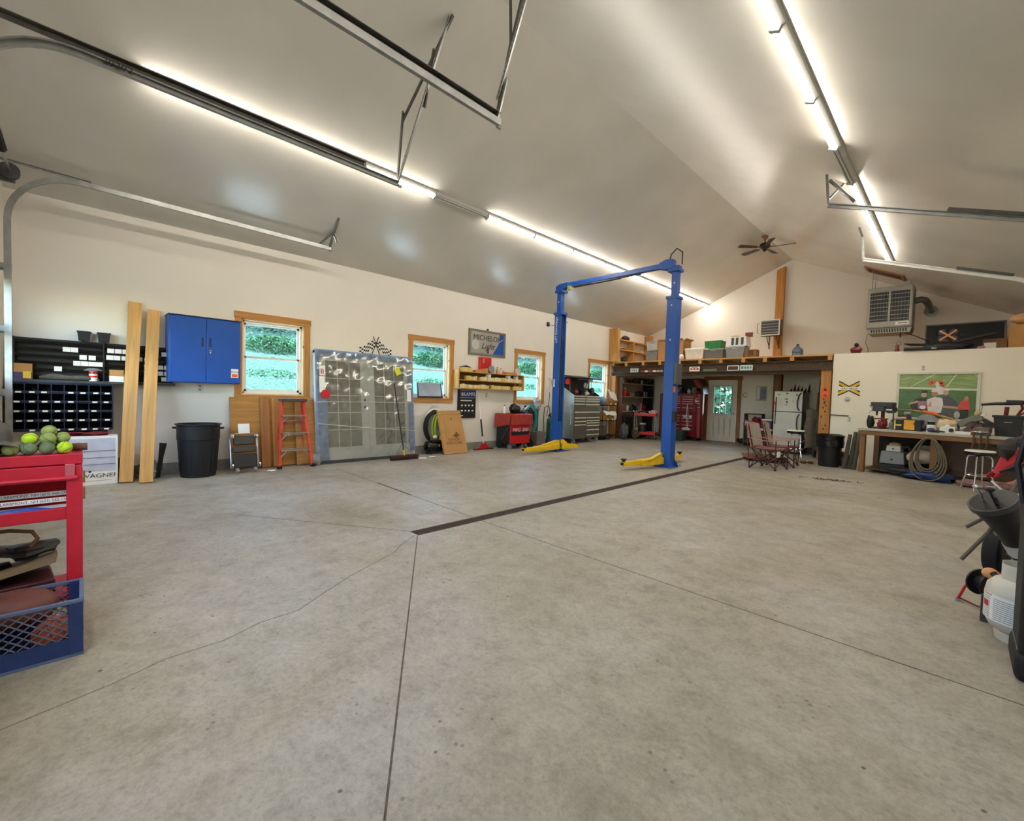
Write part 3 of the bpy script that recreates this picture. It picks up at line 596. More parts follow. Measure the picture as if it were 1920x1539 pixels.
G().tube([(-.4, .1, .02), (-.43, .05, -.2), (-.36, .0, -.4), (-.38, 0, -.54)], .006, 6).build('thermostat_wire', 'darkgrey', hz)
G().cyl((.22, .2, 0), (.22, .2, -.1), .015).tube([(.3, .2, .0), (.5, .6, -.06), (.7, 1.4, -.12)], .01, 6).build('gas_line', 'black', hz)
eh = E('electric_unit_heater', 'small white electric heater with dark louvers bracketed to timber post', 'heater', (-4.17, 15.0, 3.44))
G().box(-.27, .27, 0, .28, 0, .48).build('casing', mat('eh_case', '#3c3b39', .5), eh, .006)
G().box(-.27, -.24, -.02, 0, 0, .48).box(.24, .27, -.02, 0, 0, .48).box(-.24, .24, -.02, 0, .45, .48).box(-.24, .24, -.02, 0, 0, .03).build('face_frame', 'white', eh)
for i in range(5): G().at((0, -.01, .08+i*.085), rx=-30).box(-.24, .24, -.03, .03, -.004, .004).build('louver', 'lightgrey', eh)
for x in (-.14, .12):
    G().tube([(x, .24, 0), (x, .3, -.08), (x, .52, -.30)], .014, 6).box(x-.015, x+.015, .51, .538, -.36, .1).build('support_bracket', 'brown', eh)
G().tube([(-.27, .1, .4), (-.38, .1, .40), (-.38, .1, .1), (-.27, .1, .1)], .008, 6).build('conduit', 'darkgrey', eh)
gp = wood('post_wood', '#c98a3c', 'z')
one(G().prism([(-.12, 0), (.10, 0), (.10, 2.93+.045), (-.12, 2.93-.04)], 'y', -.14, 0), 'timber_post', gp, 'tall orange timber post on the gable wall behind the small heater', 'post', (-4.08, BY-.003, 2.64), bev=.004)
hc = E('attic_hatch', 'wood-trimmed attic hatch in the ceiling slope above the big heater', 'hatch', (-1.46, 14.3, ceil_z(-1.46))); hc.rotation_euler.y = math.atan(KR)
mat('hatch_wood', '#a87c52', .6); G().box(-.42, -.36, -.30, .30, -.025, .0).box(.36, .42, -.30, .30, -.025, 0).box(-.36, .36, -.3, -.24, -.025, 0).box(-.36, .36, .24, .3, -.025, 0).build('trim_frame', 'hatch_wood', hc)
G().box(-.36, .36, -.24, .24, -.008, 0).build('hatch_panel', 'brown', hc)
# ------------------------------------------------------------------ along the window wall, from the front corner
# louvred bin rack
o = E('bin_rack', 'long black louvered wall rack of small drawers, beside the blue cabinet', 'storage rack', (WX, .2, 1.36))
G().box(0, .012, -.82, .80, .04, .58).build('back_panel', 'black', o)
for k in range(6): 
    z = .06+k*.09; G().prism([(.012, z), (.09, z+.0), (.10, z+.035), (.094, z+.035), (.086, z+.008), (.012, z+.008)], 'y', -.82, .80).build('louver_shelf', 'blackgloss', o)
G().box(0, .10, .02, .035, .04, .58).build('divider', 'black', o)
G().box(0, .11, .785, .80, .04, .58).build('end_panel', 'black', o); G().box(0, .11, -.82, -.805, .04, .58).build('end_panel', 'black', o)
G().box(0, .19, -.84, .82, 0, .035).build('ledge', 'darkgrey', o, .004)
def lab(z, ys):
    for y in ys: G().box(.075, .108, y-.036, y+.036, z, z+.062).build('drawer_front', 'paper', o)
lab(.42, (-.34, -.265)); lab(.325, (-.18, -.09)); lab(.24, (-.24, -.165, -.09, 0.0-.02)); lab(.155, (-.42,))
lab(.44, (.10, .18, .26, .345)); lab(.345, (.09, .165, .25, .33, .41)); lab(.44, (.56, .70, .76)); lab(.34, (.50, .56)); lab(.24, (.5, .57, .66, .72, .765)); lab(.15, (.5, .57, .66, .72, .765)); lab(.065, (.5, .57, .70))
for k, (y, lb) in enumerate(((.0-.17, 'black tapered bin standing on the rack top, farther from the blue cabinet'), (.03, 'black tapered bin standing on the rack top, nearer to the blue cabinet'))):
    one(G().taper(.10, .11, .12, .135, 0, .13).taper(.13, .145, .13, .145, .115, .13), 'parts_bin', 'black', lb, 'bin', (WX+.08, .2+y+.0, 1.945), group='bins on the rack top')
MT = P
b = E('cardboard_carton', 'brown carton with yellow and purple print at the rack end', 'box', (WX+.12, -.53, 1.395)); G().box(-.06, .06, -.08, .08, 0, .2).build('carton', 'cardboard', b); G().box(.061, .063, -.08, .08, 0, .09).build('print', mat('purple', '#3b2a63', .5), b); G().box(.064, .066, .0, .07, .01, .1).build('print', 'yellow', b)
one(G().tube([(0, -.27, .03), (.02, -.15, .045), (0, .0, .035), (.02, .15, .04), (.01, .3, .02)], [.02, .04, .03, .035, .012], 8), 'rag', mat('grey_rag', '#57544c', .9, var=.3, scale=20), 'twisted grey rag lying on the rack ledge', 'rag', (WX+.13, -.12, 1.395))
o2 = E('paste_tin', 'red and white round tin with a flat lid on the rack ledge', 'tin', (WX+.13, .12, 1.395)); G().lathe([(.045, 0), (.045, .14)], n=16).build('tin_body', 'paper', o2); G().lathe([(.046, .05), (.046, .075)]).build('band', 'red', o2); G().lathe([(.046, .10), (.046, .13)]).build('band', 'red', o2); G().lathe([(.09, .14), (.10, .15), (.05, .175), (.01, .18)]).build('lid', 'grey', o2)
b = E('small_carton', 'small brown and white carton on the ledge beneath the drawers', 'box', (WX+.12, .36, 1.395)); G().box(-.06, .06, -.075, .075, 0, .17).build('carton', 'cardboard', b); G().box(-.061, .062, -.076, .076, 0, .08).build('wrap', 'paper', b)
# bolt bins
o = E('bolt_bin_cabinet', 'dark blue steel bolt bin cabinet with rows of open pigeonholes', 'cabinet', (WX, -.16, .74)); mat('bolt_blue', '#26303f', .45, .3); mat('bolt_dark', '#101c33', .6)
G().box(0, .012, -.47, .47, 0, .61).build('back_panel', 'bolt_dark', o); nc, nr = 8, 5
for y in [-.47+i*.94/nc for i in range(nc+1)]: G().box(.012, .28, y-.004, y+.004, 0, .61).build('divider', 'bolt_dark', o)
for k in range(nr+1):
    z = k*.61/nr; s_ = G().box(.012, .285, -.474, .474, z-.004, z+.004).box(.277, .285, -.474, .474, z-.012, z+.02).build('shelf', 'bolt_blue', o)
    if k < nr:
        for i in range(nc):
            if (i*7+k*3) % 11: y = -.47+(i+.5)*.94/nc+random.uniform(-.012, .012); G().box(.285, .287, y-.025, y+.025, z-.006, z+.014).build('label_tag', 'paper', s_)
for y in (-.48, .472): G().box(0, .287, y, y+.008, 0, .615).build('side_panel', 'bolt_blue', o)
one(G().sheet(lambda u, v: (u*.30, v*.5-.2, .045+.03*math.sin(7*u+3*v)*math.sin(5*v)-.02*u), 8, 10, .01), 'red_rag', mat('maroon', '#7c1624', .85, var=.2, scale=15), 'crumpled dark red rag on the white display box', 'rag', (WX+.12, -.04, .668))
# white display box
o = E('display_case', 'white metal display case lettered WAGNER on the floor', 'display case', (WX+.17, .08, 0))
G().box(0, .30, -.28, .28, 0, .66).build('case_body', 'white', o, .004); G().box(.30, .308, -.26, .26, .20, .63).build('front_recess', mat('bluewhite', '#c3c8dc', .35), o)
for z in (.28, .37, .46): G().box(.308, .314, -.26, .26, z, z+.006).build('drawer_seam', 'grey', o)
G().box(.308, .316, -.275, -.255, .02, .65).build('edge_trim', 'white', o); G().box(.308, .316, .255, .275, .02, .65).build('edge_trim', 'white', o); text('WAGNER', .075, 'navy', o, (.302, .095, .125), 90, 90, sx=1.15); G().box(.30, .3015, -.08, .22, .055, .064).build('fine_print', 'lightgrey', o)
G().cyl((.30, .0, .185), (.303, 0, .185), .014).build('screw_hole', 'black', o)
# leaning boards
bw = wood('pine_board', '#d7a765', 'z', .72)
def lean(name, label, cat, y, w, length, xfoot, m, t=.04, group=None, xtop=None, ytop=None):
    xt = WX+.06 if xtop is None else xtop; a = math.asin((xfoot-xt)/length)
    o = one(G().box(-t, 0, -w/2, w/2, 0, length), name, m, label, cat, (xfoot, y, .015), group=group, bev=.003); dy = (ytop if ytop is not None else y)-y
    o.rotation_euler = (-math.asin(dy/length), -a, 0); return o
lean('pine_plank', 'taller pine plank leaning on the wall, nearer the display case', 'plank', .44, .15, 2.60, WX+.53, bw, ytop=.57, group='leaning pine planks')
lean('pine_plank', 'pine plank leaning on the wall, nearer the black trash can', 'plank', .64, .15, 2.56, WX+.70, bw, ytop=.78, group='leaning pine planks')
one(G().tube([(0, 0, .02), (.04, .03, .3), (.02, .06, .52)], [.03, .03, .045], 8), 'umbrella', 'black', 'folded black umbrella standing beside the trash can', 'umbrella', (-8.20, .80, 0))
one(G().blob((0, 0, .12), (.14, .16, .12), .2, 5), 'plastic_bag', glassy('clear_bag', '#d8dcdc', .2, .2, '#aeb1b0', .45), 'clear crumpled plastic bag on floor behind the pine planks', 'bag', (-8.3, .72, 0.001))
one(G().taper(.28, .22, .30, .24, 0, .3), 'dark_crate', 'brown', 'dark brown box on the floor behind the leaning planks', 'box', (-8.36, .42, 0))
# blue cabinet
o = E('wall_cabinet', 'blue two-door steel wall cabinet beside the first window', 'cabinet', (WX, 1.38, 1.42))
G().box(0, .36, -.46, .46, 0, 1.0).build('cabinet_body', 'blue', o, .004); G().box(-.0, .385, -.47, .47, 1.0, 1.012).build('top_edge', 'navy', o)
for s_ in (-1, 1):
    d = G().box(.362, .382, min(s_*.003, s_*.45), max(s_*.003, s_*.45), .01, .985).build('cabinet_door', 'blue', o, .005)
    G().box(.382, .388, s_*.05-.012, s_*.05+.012, .56, .70).build('door_handle', 'navy', d)
G().cyl((.382, .05, .50), (.40, .05, .50), .014).box(.395, .40, .04, .06, .46, .50).build('lock_key', 'chrome', o)
G().box(.382, .3835, .33, .43, .10, .24).build('decal', 'paper', o); G().box(.3835, .3845, .34, .42, .11, .16).build('decal', 'orange', o); text('Auto', .05, 'brown', o, (.385, .38, .195), 90, 90)
def plate(label, loc, axis='x', name='outlet_plate', kind='outlet'):
    o = E(name, label, kind, loc); c = (lambda g_, *a: g_.box(0, a[4], a[0], a[1], a[2], a[3]) if axis == 'x' else g_.box(a[0], a[1], -a[4], 0, a[2], a[3]))
    c(G(), -.037, .037, -.06, .06, .008).build('cover_plate', 'offwhite', o, .002); c(G(), -.015, .015, .012, .04, .011).build('socket', 'grey', o); c(G(), -.015, .015, -.04, -.012, .011).build('socket', 'grey', o)
plate('beige outlet plate under the blue wall cabinet', (WX, 1.36, 1.345)); plate('beige outlet plate under the pine parts shelf', (WX, 7.45, 1.36)); plate('small dark outlet by the first window corner', (WX, 3.14, 1.39))
# trash can
def trash_can(label, loc, r, h, bag=False):
    o = E('trash_can', label, 'trash can', loc)
    G().lathe([(r*.80, 0), (r*.82, .02), (r*.97, h*.70), (r*1.0, h*.71), (r*1.0, h*.97), (r*1.08, h*.98), (r*1.08, h), (r*.97, h), (r*.97, h*.9), (r*.78, .03), (.01, .03)], n=28).build('can_body', mat('can_plastic', '#15171c', .5, var=.15), o)
    if not bag:
        for a in (50, 230): G().at((r*1.02*math.cos(R(a)), r*1.02*math.sin(R(a)), h*.9), rz=a).box(-.0, .045, -.09, .09, 0, .03).build('can_handle', 'can_plastic', o)
        for k in range(10): a = 36*k; G().at((r*.815*math.cos(R(a)), r*.815*math.sin(R(a)), h*.1), rz=a, ry=3.6).box(0, .012, -.02, .02, 0, h*.55).build('can_rib', 'can_plastic', o)
    else:
        G().lathe([(r*1.10, h*.62), (r*1.14, h*.78), (r*1.10, h*.9), (r*1.16, h*1.0), (r*1.0, h*1.03), (r*.9, h*.9), (r*.5, h*.55), (.02, h*.5)], n=22).build('liner_bag', mat('bag_black', '#0c0d0f', .22, var=.3, scale=14, bump=1.0), o)
    return o
trash_can('large black plastic trash can under the blue wall cabinet', (-8.13, 1.28, 0), .275, .80)
# ply and boards under first window
lean('plywood_sheet', 'orange plywood sheet leaning below the first window', 'plywood', 2.48, 1.45, 1.20, WX+.20, wood('plywood', '#b9833f', 'y', .72), .02)
lean('cedar_board', 'narrow reddish board leaning on the plywood, nearest the creeper', 'board', 2.27, .14, 1.22, WX+.27, wood('cedar', '#a9703c', 'z', .7), .025, xtop=WX+.09)
lean('cedar_board', 'narrow orange board leaning on plywood behind the ladder', 'board', 2.45, .13, 1.20, WX+.26, wood('cedar2', '#bb8447', 'z', .7), .025, xtop=WX+.085)
lean('plywood_offcut', 'pale plywood offcut leaning on the wall nearest the wrapped door', 'plywood', 2.97, .42, 1.20, WX+.28, wood('plywood2', '#c28f52', 'y', .75), .018, xtop=WX+.10)
# mechanic's creeper standing on end
o = E('mechanic_creeper', 'black padded mechanic creeper standing on end against the plywood', 'creeper', (-7.98, 1.88, .0), ry=-14)
for s_ in (-1, 1): G().tube([(0, s_*.19, .10), (0, s_*.19, .55), (-.02, s_*.17, .63), (-.02, 0, .66)], .014).build('frame_rail', 'steel', o)
mat('vinyl', '#1d1c1b', .4, var=.1); mat('vinyl_olive', '#3b382f', .45)
G().box(-.0, .05, -.17, .17, .08, .31).build('seat_pad', 'vinyl', o, .018); G().box(-.0, .05, -.165, .165, .33, .43).build('back_pad', 'vinyl_olive', o, .018); G().box(-.0, .05, -.155, .155, .45, .60).build('head_pad', 'vinyl_olive', o, .018)
for y, z in ((-.19, .12), (.19, .12), (-.17, .58), (.17, .58)): G().cyl((.03, y, z), (.09, y, z), .008).cyl((.09, y-.012, z), (.09, y+.012, z), .035, n=14).build('caster', 'chrome', o)
for y in (-.12, .13): G().cyl((.05, y-.02, .045), (.05, y+.02, .045), .04, n=14).build('caster', 'grey', o)
G().box(-.01, .02, -.07, .09, .64, .80).build('paper_tag', 'paper', o)
# step ladder
o = E('step_ladder', 'orange fiberglass step ladder with aluminum steps below the first window', 'ladder', (-8.05, 2.68, 0), rz=0)
mat('fiberglass', '#e0563a', .45); L_ = 1.20
for s_ in (-1, 1):
    bar(G(), (0, s_*.27, 0.03), (-.20, s_*.175, L_-.04), .06, .008).build('front_rail', 'fiberglass', o)
    bar(G(), (-.30, s_*.25, 0.03), (-.27, s_*.165, L_-.05), .05, .008).build('rear_rail', 'fiberglass', o)
    G().box(-.05, .03, s_*.27-.03, s_*.27+.03, 0, .05).build('ladder_foot', 'rubber', o); G().box(-.33, -.27, s_*.25-.025, s_*.25+.025, 0, .04).build('ladder_foot', 'rubber', o)
G().box(-.32, -.12, -.21, .21, L_-.05, L_).build('top_cap', mat('cap_grey', '#4a4542', .5), o, .008)
for k in range(3):
    z = .30*(k+1); w_ = .27-.095*z/L_; x = -.20*z/L_; st = G().box(x-.07, x+.02, -w_, w_, z-.012, z+.012).build('step', 'steel', o, .003)
    for s_ in (-1, 1): G().tube([(x, s_*(w_-.005), z-.11), (x-.02, s_*(w_-.10), z-.02)], .008, 6).build('step_brace', 'steel', st)
for k in range(3): z = .25*(k+1)+.05; G().cyl((-.29, -.22, z), (-.29, .22, z), .008, n=6).build('rear_brace', 'steel', o)
# french door, factory wrapped, leaning on the wall
o = E('wrapped_patio_door', 'new white double patio door in clear wrap with blue protective bands', 'door unit', (WX+.385, 4.11, .03), ry=-6.5)
W2, H2 = 1.02, 2.10; dwm = mat('door_white', '#d6d3cb', .4, var=.03); mat('wrap_blue', '#5277ad', .3, var=.25, scale=6, col2='#8ba6cc')
G().box(-.11, -.0, -W2, -W2+.05, 0, H2).build('jamb', dwm, o); G().box(-.11, 0, W2-.05, W2, 0, H2).build('jamb', dwm, o); G().box(-.11, 0, -W2, W2, H2-.05, H2).build('head_jamb', dwm, o); G().box(-.12, .02, -W2, W2, -.03, .03).build('sill', 'darkgrey', o)
for s_ in (-1, 1):
    y0, y1 = (-W2+.05, -.002) if s_ < 0 else (.002, W2-.05); st = .14; z0, z1 = .03, H2-.05
    lf = G().box(-.06, -.015, y0, y0+st, z0, z1).box(-.06, -.015, y1-st, y1, z0, z1).box(-.06, -.015, y0+st, y1-st, z0, z0+.24).box(-.06, -.015, y0+st, y1-st, z1-.14, z1).build('door_leaf', dwm, o)
    a, b_, c_, d_ = y0+st, y1-st, z0+.24, z1-.14
    G().box(-.042, -.036, a, b_, c_, d_).build('pane', glassy('door_glass', '#c9cabb', .28, .12, '#8f8d7c', .52), lf)
    for i in (1, 2): y = a+(b_-a)*i/3; G().box(-.048, -.028, y-.007, y+.007, c_, d_).build('muntin', dwm, lf)
    for i in range(1, 5): z = c_+(d_-c_)*i/5; G().box(-.048, -.028, a, b_, z-.007, z+.007).build('muntin', dwm, lf)
for z in (1.03, 1.17): G().cyl((-.012, -.07, z), (-.016, -.07, z), .027, n=14).build('lock_bore', 'darkgrey', o)
# protective sheet and bands
for nm, y0, y1, z0, z1, m_ in (('blue_band', -W2-.01, -W2+.20, 0, 1.20, 'wrap_blue'), ('blue_band', -W2-.01, W2+.01, H2-.12, H2+.012, 'wrap_blue'), ('blue_band', W2-.12, W2+.01, .10, H2-.3, 'wrap_blue'), ('blue_band', -W2-.01, -W2+.06, 1.2, H2-.1, 'wrap_blue')):
    G().box(.004, .009, y0, y1, z0, z1).build(nm, m_, o)
G().box(.003, .0085, -W2, -W2+.20, 0, .20).build('teal_patch', mat('patch_teal', '#2f7480', .5), o)
def film(u, v): y = -W2+.02+u*(2*W2-.04); z = .04+v*(H2-.06); return (.02+.005*math.sin(23*u+9*v)+.004*math.sin(41*v+6*u)+.003*math.sin(17*(u-v)*3), y, z)
wf = glassy('wrap_film', '#f3f5f4', .15, .16); G().sheet(film, 50, 50, .001).build('wrap_film', wf, o)
G().box(.031, .033, -W2+.06, -W2+.16, 1.62, 1.80).build('label', 'paper', o); G().box(.033, .034, -W2+.08, -W2+.10, 1.64, 1.74).build('up_arrow', 'red', o); G().box(.033, .034, -W2+.115, -W2+.135, 1.64, 1.74).build('up_arrow', 'red', o)
G().box(.031, .033, -W2+.05, -W2+.15, 1.30, 1.60).build('label', 'paper', o); G().at((.032, -W2+.16, 1.27), ry=90).lathe([(.001, 0), (.085, 0), (.085, .002), (.001, .003)]).build('red_sticker', 'red', o)
G().at((.033, .66, 1.78), rx=25).box(0, .003, -.06, .06, -.07, .07).build('yellow_sticker', mat('sticker_yellow', '#dbe21c', .5), o); G().box(.031, .033, W2-.16, W2-.06, 1.15, 1.4).build('label', 'paper', o)
G().tube([(.035, -W2, 1.12), (.035, 0, 1.13), (.035, W2, 1.12)], .006, 6).build('strap', 'offwhite', o); G().tube([(.035, -W2, .72), (.038, -.1, .62), (.036, W2, .52)], .006, 6).build('strap', 'offwhite', o)
one(G().blob((0, 0, .10), (.06, .09, .10), .2, 9), 'plastic_scrap', 'clear_bag', 'crumpled clear plastic beside the ladder foot', 'plastic', (-8.12, 3.03, .001))
# crossed checkered flags
o = E('checkered_flags', 'crossed black and white checkered flags on the wall above wrapped door', 'wall decoration', (WX+.01, 4.37, 2.12))
for s_ in (-1, 1):
    g1, g2 = G(), G()
    for i in range(8):
        for j in range(5):
            y0, y1 = .02+i*.042, .02+(i+1)*.042
            f_ = lambda y: .30-.42*y+.03*math.sin(y*17)
            z0a, z0b = f_(y0)-(5-j)*.036, f_(y1)-(5-j)*.036; gg = g1 if (i+j) % 2 else g2
            q = [(s_*y0, z0a), (s_*y1, z0b), (s_*y1, z0b+.036), (s_*y0, z0a+.036)]; gg.prism(q if s_ > 0 else q[::-1], 'x', 0, .004)
    g1.build('flag_black', 'black', o, kind='stuff'); g2.build('flag_white', 'white', o, kind='stuff'); G().cyl((0, s_*-.10, -.02), (0, s_*.06, .38), .008).build('flag_pole', 'black', o)
# push broom
o = E('push_broom', 'black-handled push broom leaning on the wrapped door', 'broom', (-7.88, 4.70, 0))
G().box(-.05, .05, -.31, .31, .05, .09).build('broom_block', wood('broom_block', '#4a1f1c', 'y'), o); G().taper(.09, .60, .08, .60, 0, .05).build('bristles', mat('bristle', '#2b1a18', .9, var=.3, scale=60), o)
G().cyl((0, 0, .09), (-.24, -.13, 1.55), .013).build('broom_handle', 'black', o); G().cyl((0, 0, .08), (-.02, -.01, .20), .02).build('socket', 'yellow', o)
for s_ in (-1, 1): G().cyl((0, s_*.2, .09), (-.045, -.02, .34), .007, n=6).build('handle_brace', 'grey', o)
for k, (x, y, r_) in enumerate(((-7.75, 5.05, .06), (-7.82, 5.35, .05), (-7.9, 2.25, .05))): one(G().blob((0, 0, .012), (r_, r_*1.4, .015), .3, 30+k), 'paper_scrap', 'paper', ['crumpled white scrap on the floor by the broom end', 'white paper scrap on floor near the compressor', 'white paper scrap on the floor by the ladder foot'][k], 'scrap', (x, y, .002), group='paper scraps on floor')
# picture panel leaning on second window's sill
o = E('picture_frame', 'silver framed panel leaning in the sill of the second window', 'picture frame', (WX+.035, 5.72, 1.262), ry=-12)
G().box(0, .012, -.30, .30, 0, .34).build('picture_sheet', mat('pic_grey', '#8f9bb0', .2, var=.2, scale=3), o); G().box(-.005, .02, -.31, .31, -.0, .035).build('lower_rail', 'black', o); G().box(-.005, .018, -.31, .31, .335, .35).build('upper_rail', 'lightgrey', o); G().prism([(-.34, 0), (-.31, 0), (-.31, .34), (-.325, .34)], 'x', 0, .015).build('side_rail', 'black', o); G().prism([(.34, 0), (.31, 0), (.31, .34), (.325, .34)], 'x', 0, .015).build('side_rail', 'black', o)
# hose hangers
def coil(cy, cz, cx, rx_, rz_, n, r, m, par, name, seed, spread=.05):
    rnd = random.Random(seed); g = G(); pts = []
    for k in range(n):
        ex, ez, ox, oy = rnd.uniform(-spread, spread), rnd.uniform(-spread, spread*.6), rnd.uniform(0, .1), rnd.uniform(-.03, .03)
        for i in range(28): t = math.pi/2+2*math.pi*i/28; pts.append((cx+ox, cy+oy+(rx_+ex)*math.cos(t), cz+(rz_+ez)*math.sin(t)-(.03*k/n)))
    return g.tube(pts, r, 6).build(name, m, par)
o = E('hose_hanger', 'white hose hanger with black and lime hoses below second window', 'hose hanger', (WX, 5.82, 0))
G().tube(arc((.10, 0, .74), .25, 20, 160, 10, 'yz'), .035, 8).build('hanger_saddle', 'white', o); G().box(0, .09, -.02, .02, .93, 1.0).box(.06, .12, -.05, .05, 1.0, 1.10).build('hanger_bracket', 'offwhite', o)
coil(0-.06, .62, .10, .23, .36, 8, .014, 'black', o, 'black_hose', 3); coil(.02, .60, .14, .14, .32, 6, .011, mat('lime', '#a5bf24', .5), o, 'lime_hose', 4, .03)
G().at((.1, .02, .66), ry=90).lathe([(.01, -.02), (.15, -.02), (.15, .0), (.01, .0)]).build('hanger_plate', 'lightgrey', o)
o = E('extension_cord', 'coiled brown extension cord with yellow triple tap on compressor', 'cord', (-8.33, 5.75, .31)); G().tube([(.08*math.cos(i*.6), .12*math.sin(i*.6), .02+.012*math.sin(i)) for i in range(36)], .008, 6).build('cord', mat('cord_brown', '#7a5a4a', .6), o); G().box(.05, .12, .08, .18, .0, .11).build('outlet_tap', 'yellow', o, .01); G().ell((.03, -.02, .07), (.04, .05, .04)).build('plug', 'paper', o)
o = E('air_compressor', 'small black pancake air compressor on floor beneath the hose hanger', 'compressor', (-8.30, 5.80, 0)); G().cyl((0, -.28, .17), (0, .28, .17), .12, n=18).ell((0, -.28, .17), (.12, .05, .12)).ell((0, .28, .17), (.12, .05, .12)).build('tank', 'blackgloss', o)
for y in (-.22, .22): G().prism([(-.1, 0), (-.06, 0), (-.02, .08), (.02, .08), (.06, 0), (.10, 0), (.05, .1), (-.05, .1)], 'y', y-.012, y+.012).build('foot_bracket', 'black', o)
G().box(-.09, .09, -.18, .10, .27, .31).build('mount_plate', 'black', o); G().cyl((.0, .2, .29), (0, .2, .34), .03).cyl((.10, -.05, .2), (.15, -.05, .2), .03).build('gauge', 'chrome', o)
# flattened carton
o = E('carton_panel', 'large flat cardboard carton leaning on the wall beneath the shelf', 'box', (WX+.56, 6.12, .01), ry=-20); G().box(-.05, 0, -.33, .33, 0, 1.03).build('carton', 'cardboard', o, .004); G().box(.0, .002, -.33, .33, .93, .935).build('fold_line', 'brown', o)
mat('print_brown', '#6b4a28', .8); G().at((.0005, .08, .42)).prism([(-.10, 0), (.0, -.05), (.12, .02), (.06, .03), (.03, .10), (-.02, .05)], 'x', 0, .001).build('printed_mark', 'print_brown', o); text('HANDLE\nWITH CARE', .085, 'print_brown', o, (.001, .0, .29), 90, 90); G().box(0, .001, -.2, -.195, .35, .8).build('printed_line', 'print_brown', o); G().prism([(.0, .8), (.04, .8), (.02, .88)], 'x', 0, .001).build('printed_mark', 'print_brown', o)
# framed beer mirror
o = E('mirror_sign', 'framed grey and blue bar mirror lettered MICHELOB Light', 'mirror sign', (WX, 7.43, 2.68))
G().box(.002, .02, -.57, .57, -.28, .28).build('mirror_glass', mat('mirror_grey', '#b3b0a4', .25, .2, var=.1, scale=3), o); fm = mat('sign_frame', '#7c776c', .4, .3)
for a in ((-.62, .62, .27, .32), (-.62, .62, -.32, -.27), (-.62, -.56, -.27, .27), (.56, .62, -.27, .27)): G().box(0, .035, a[0], a[1], a[2], a[3]).build('frame_rail', fm, o, .004)
G().prism([(.18, -.265), (.55, -.265), (.55, .265), (.40, .265), (.42, .1), (.32, -.08)], 'x', .021, .0225).build('blue_field', 'blue', o); G().tube([(.023, .15, -.265), (.023, .24, -.1), (.023, .38, .06), (.023, .52, .14)], .008, 5).build('silver_sweep', 'lightgrey', o)
text('MICHELOB', .19, 'black', o, (.024, -.02, .12), 90, 90, sx=1.0); text('Light', .22, 'black', o, (.024, .0, -.08), 90, 90, shear=.4); G().prism([(-.02, -.25), (.05, -.25), (.035, -.10), (.0, -.10)], 'x', .021, .023).build('bottle_print', 'darkred', o); G().ell((.01, 0, .345), (.012, .04, .03)).build('hanger_loop', 'darkgrey', o)
for y in (-.42, -.3): G().at((.022, -.40, -.06), ry=90).lathe([(.12, 0), (.125, 0), (.125, .001), (.12, .001)], n=24).build('silver_ring', 'lightgrey', o); break
# parts shelf with rows of small boxes
o = E('parts_shelf', 'pine wall shelf with rows of small yellow parts boxes', 'shelf', (WX, 7.50, 1.50)); pw = wood('shelf_pine', '#c99a56', 'y', .7); pz = wood('shelf_pine_v', '#d6a45c', 'z', .75)
for z in (0, .20, .40): G().box(0, .20, -1.10, 1.10, z, z+.02).build('shelf_board', pw, o)
G().box(0, .22, -1.13, -1.10, 0, .46).build('end_board', pz, o); G().box(0, .20, 1.10, 1.13, 0, .42).build('end_board', pz, o); G().box(0, .006, -1.1, 1.1, 0, .4).build('back_board', wood('shelf_dark', '#7a5423', 'y'), o)
box_m = [mat('pbox_a', '#e2cf8a', .6, var=.1), mat('pbox_b', '#d9c070', .6, var=.1), mat('pbox_c', '#e6d9b0', .6), mat('pbox_w', '#e7dcd2', .6)]
pb = {}
def pbox(w, h, d, m): 
    k = (w, h, d, m.name)
    if k not in pb: pb[k] = G().box(-d/2, d/2, -w/2, w/2, 0, h).mesh('parts_box')
    me = pb[k]
    if not me.materials: me.materials.append(m)
    b_ = bpy.data.objects.new('parts_box', me); COL.objects.link(b_); return b_
rnd = random.Random(5); names = {0.02: 'lower row of the pine parts shelf', .22: 'upper row of the pine parts shelf'}
for z in (.02, .22):
    y = -1.05; n = 0
    while y < 1.0:
        w_ = rnd.choice((.055, .06, .07)); h_ = rnd.choice((.08, .085, .10)); mm = rnd.choice(box_m[:3])
        if z > .2 and (abs(y+.15) < .05 or abs(y-.55) < .07 or abs(y-.85) < .04): w_, h_, mm = .085, .165, box_m[3]
        if rnd.random() < .06: y += .1; continue
        b_ = pbox(w_, h_, .11, mm); b_.location = (WX+.13, 7.5+y+w_/2, 1.50+z+.0005)
        n += 1; od = '%d%s' % (n, 'th' if 10 < n % 100 < 14 else {1: 'st', 2: 'nd', 3: 'rd'}.get(n % 10, 'th')); tag(b_, '%s parts box, %s from the near end in the %s' % ('tall white' if h_ > .15 else 'small yellow', od, 'upper shelf row' if z > .1 else 'lower shelf row'), 'box', '%s boxes, %s' % ('white' if h_ > .15 else 'yellow', names[z])); y += w_+.004
SZ = 1.921
def top(g, name, m, label, cat, y, x=.1): return one(g, name, m, label, cat, (WX+x, y, SZ))
top(G().box(-.07, .07, -.14, .14, 0, .10), 'long_carton', box_m[1], 'yellow carton on the pine shelf top at its near end', 'box', 6.68); one(G().prism([(-.14, 0), (.14, 0), (.10, .02), (.0, .045), (-.10, .02)], 'x', -.06, .06), 'cap', 'black', 'black cap resting on the yellow carton', 'cap', (WX+.1, 6.66, SZ+.101))
top(G().prism([(-.2, 0), (.2, 0), (.2, .12), (-.2, .05)], 'x', -.06, .06), 'open_carton', 'cardboard', 'slanted tan carton on the pine shelf beside the red case', 'box', 7.15)
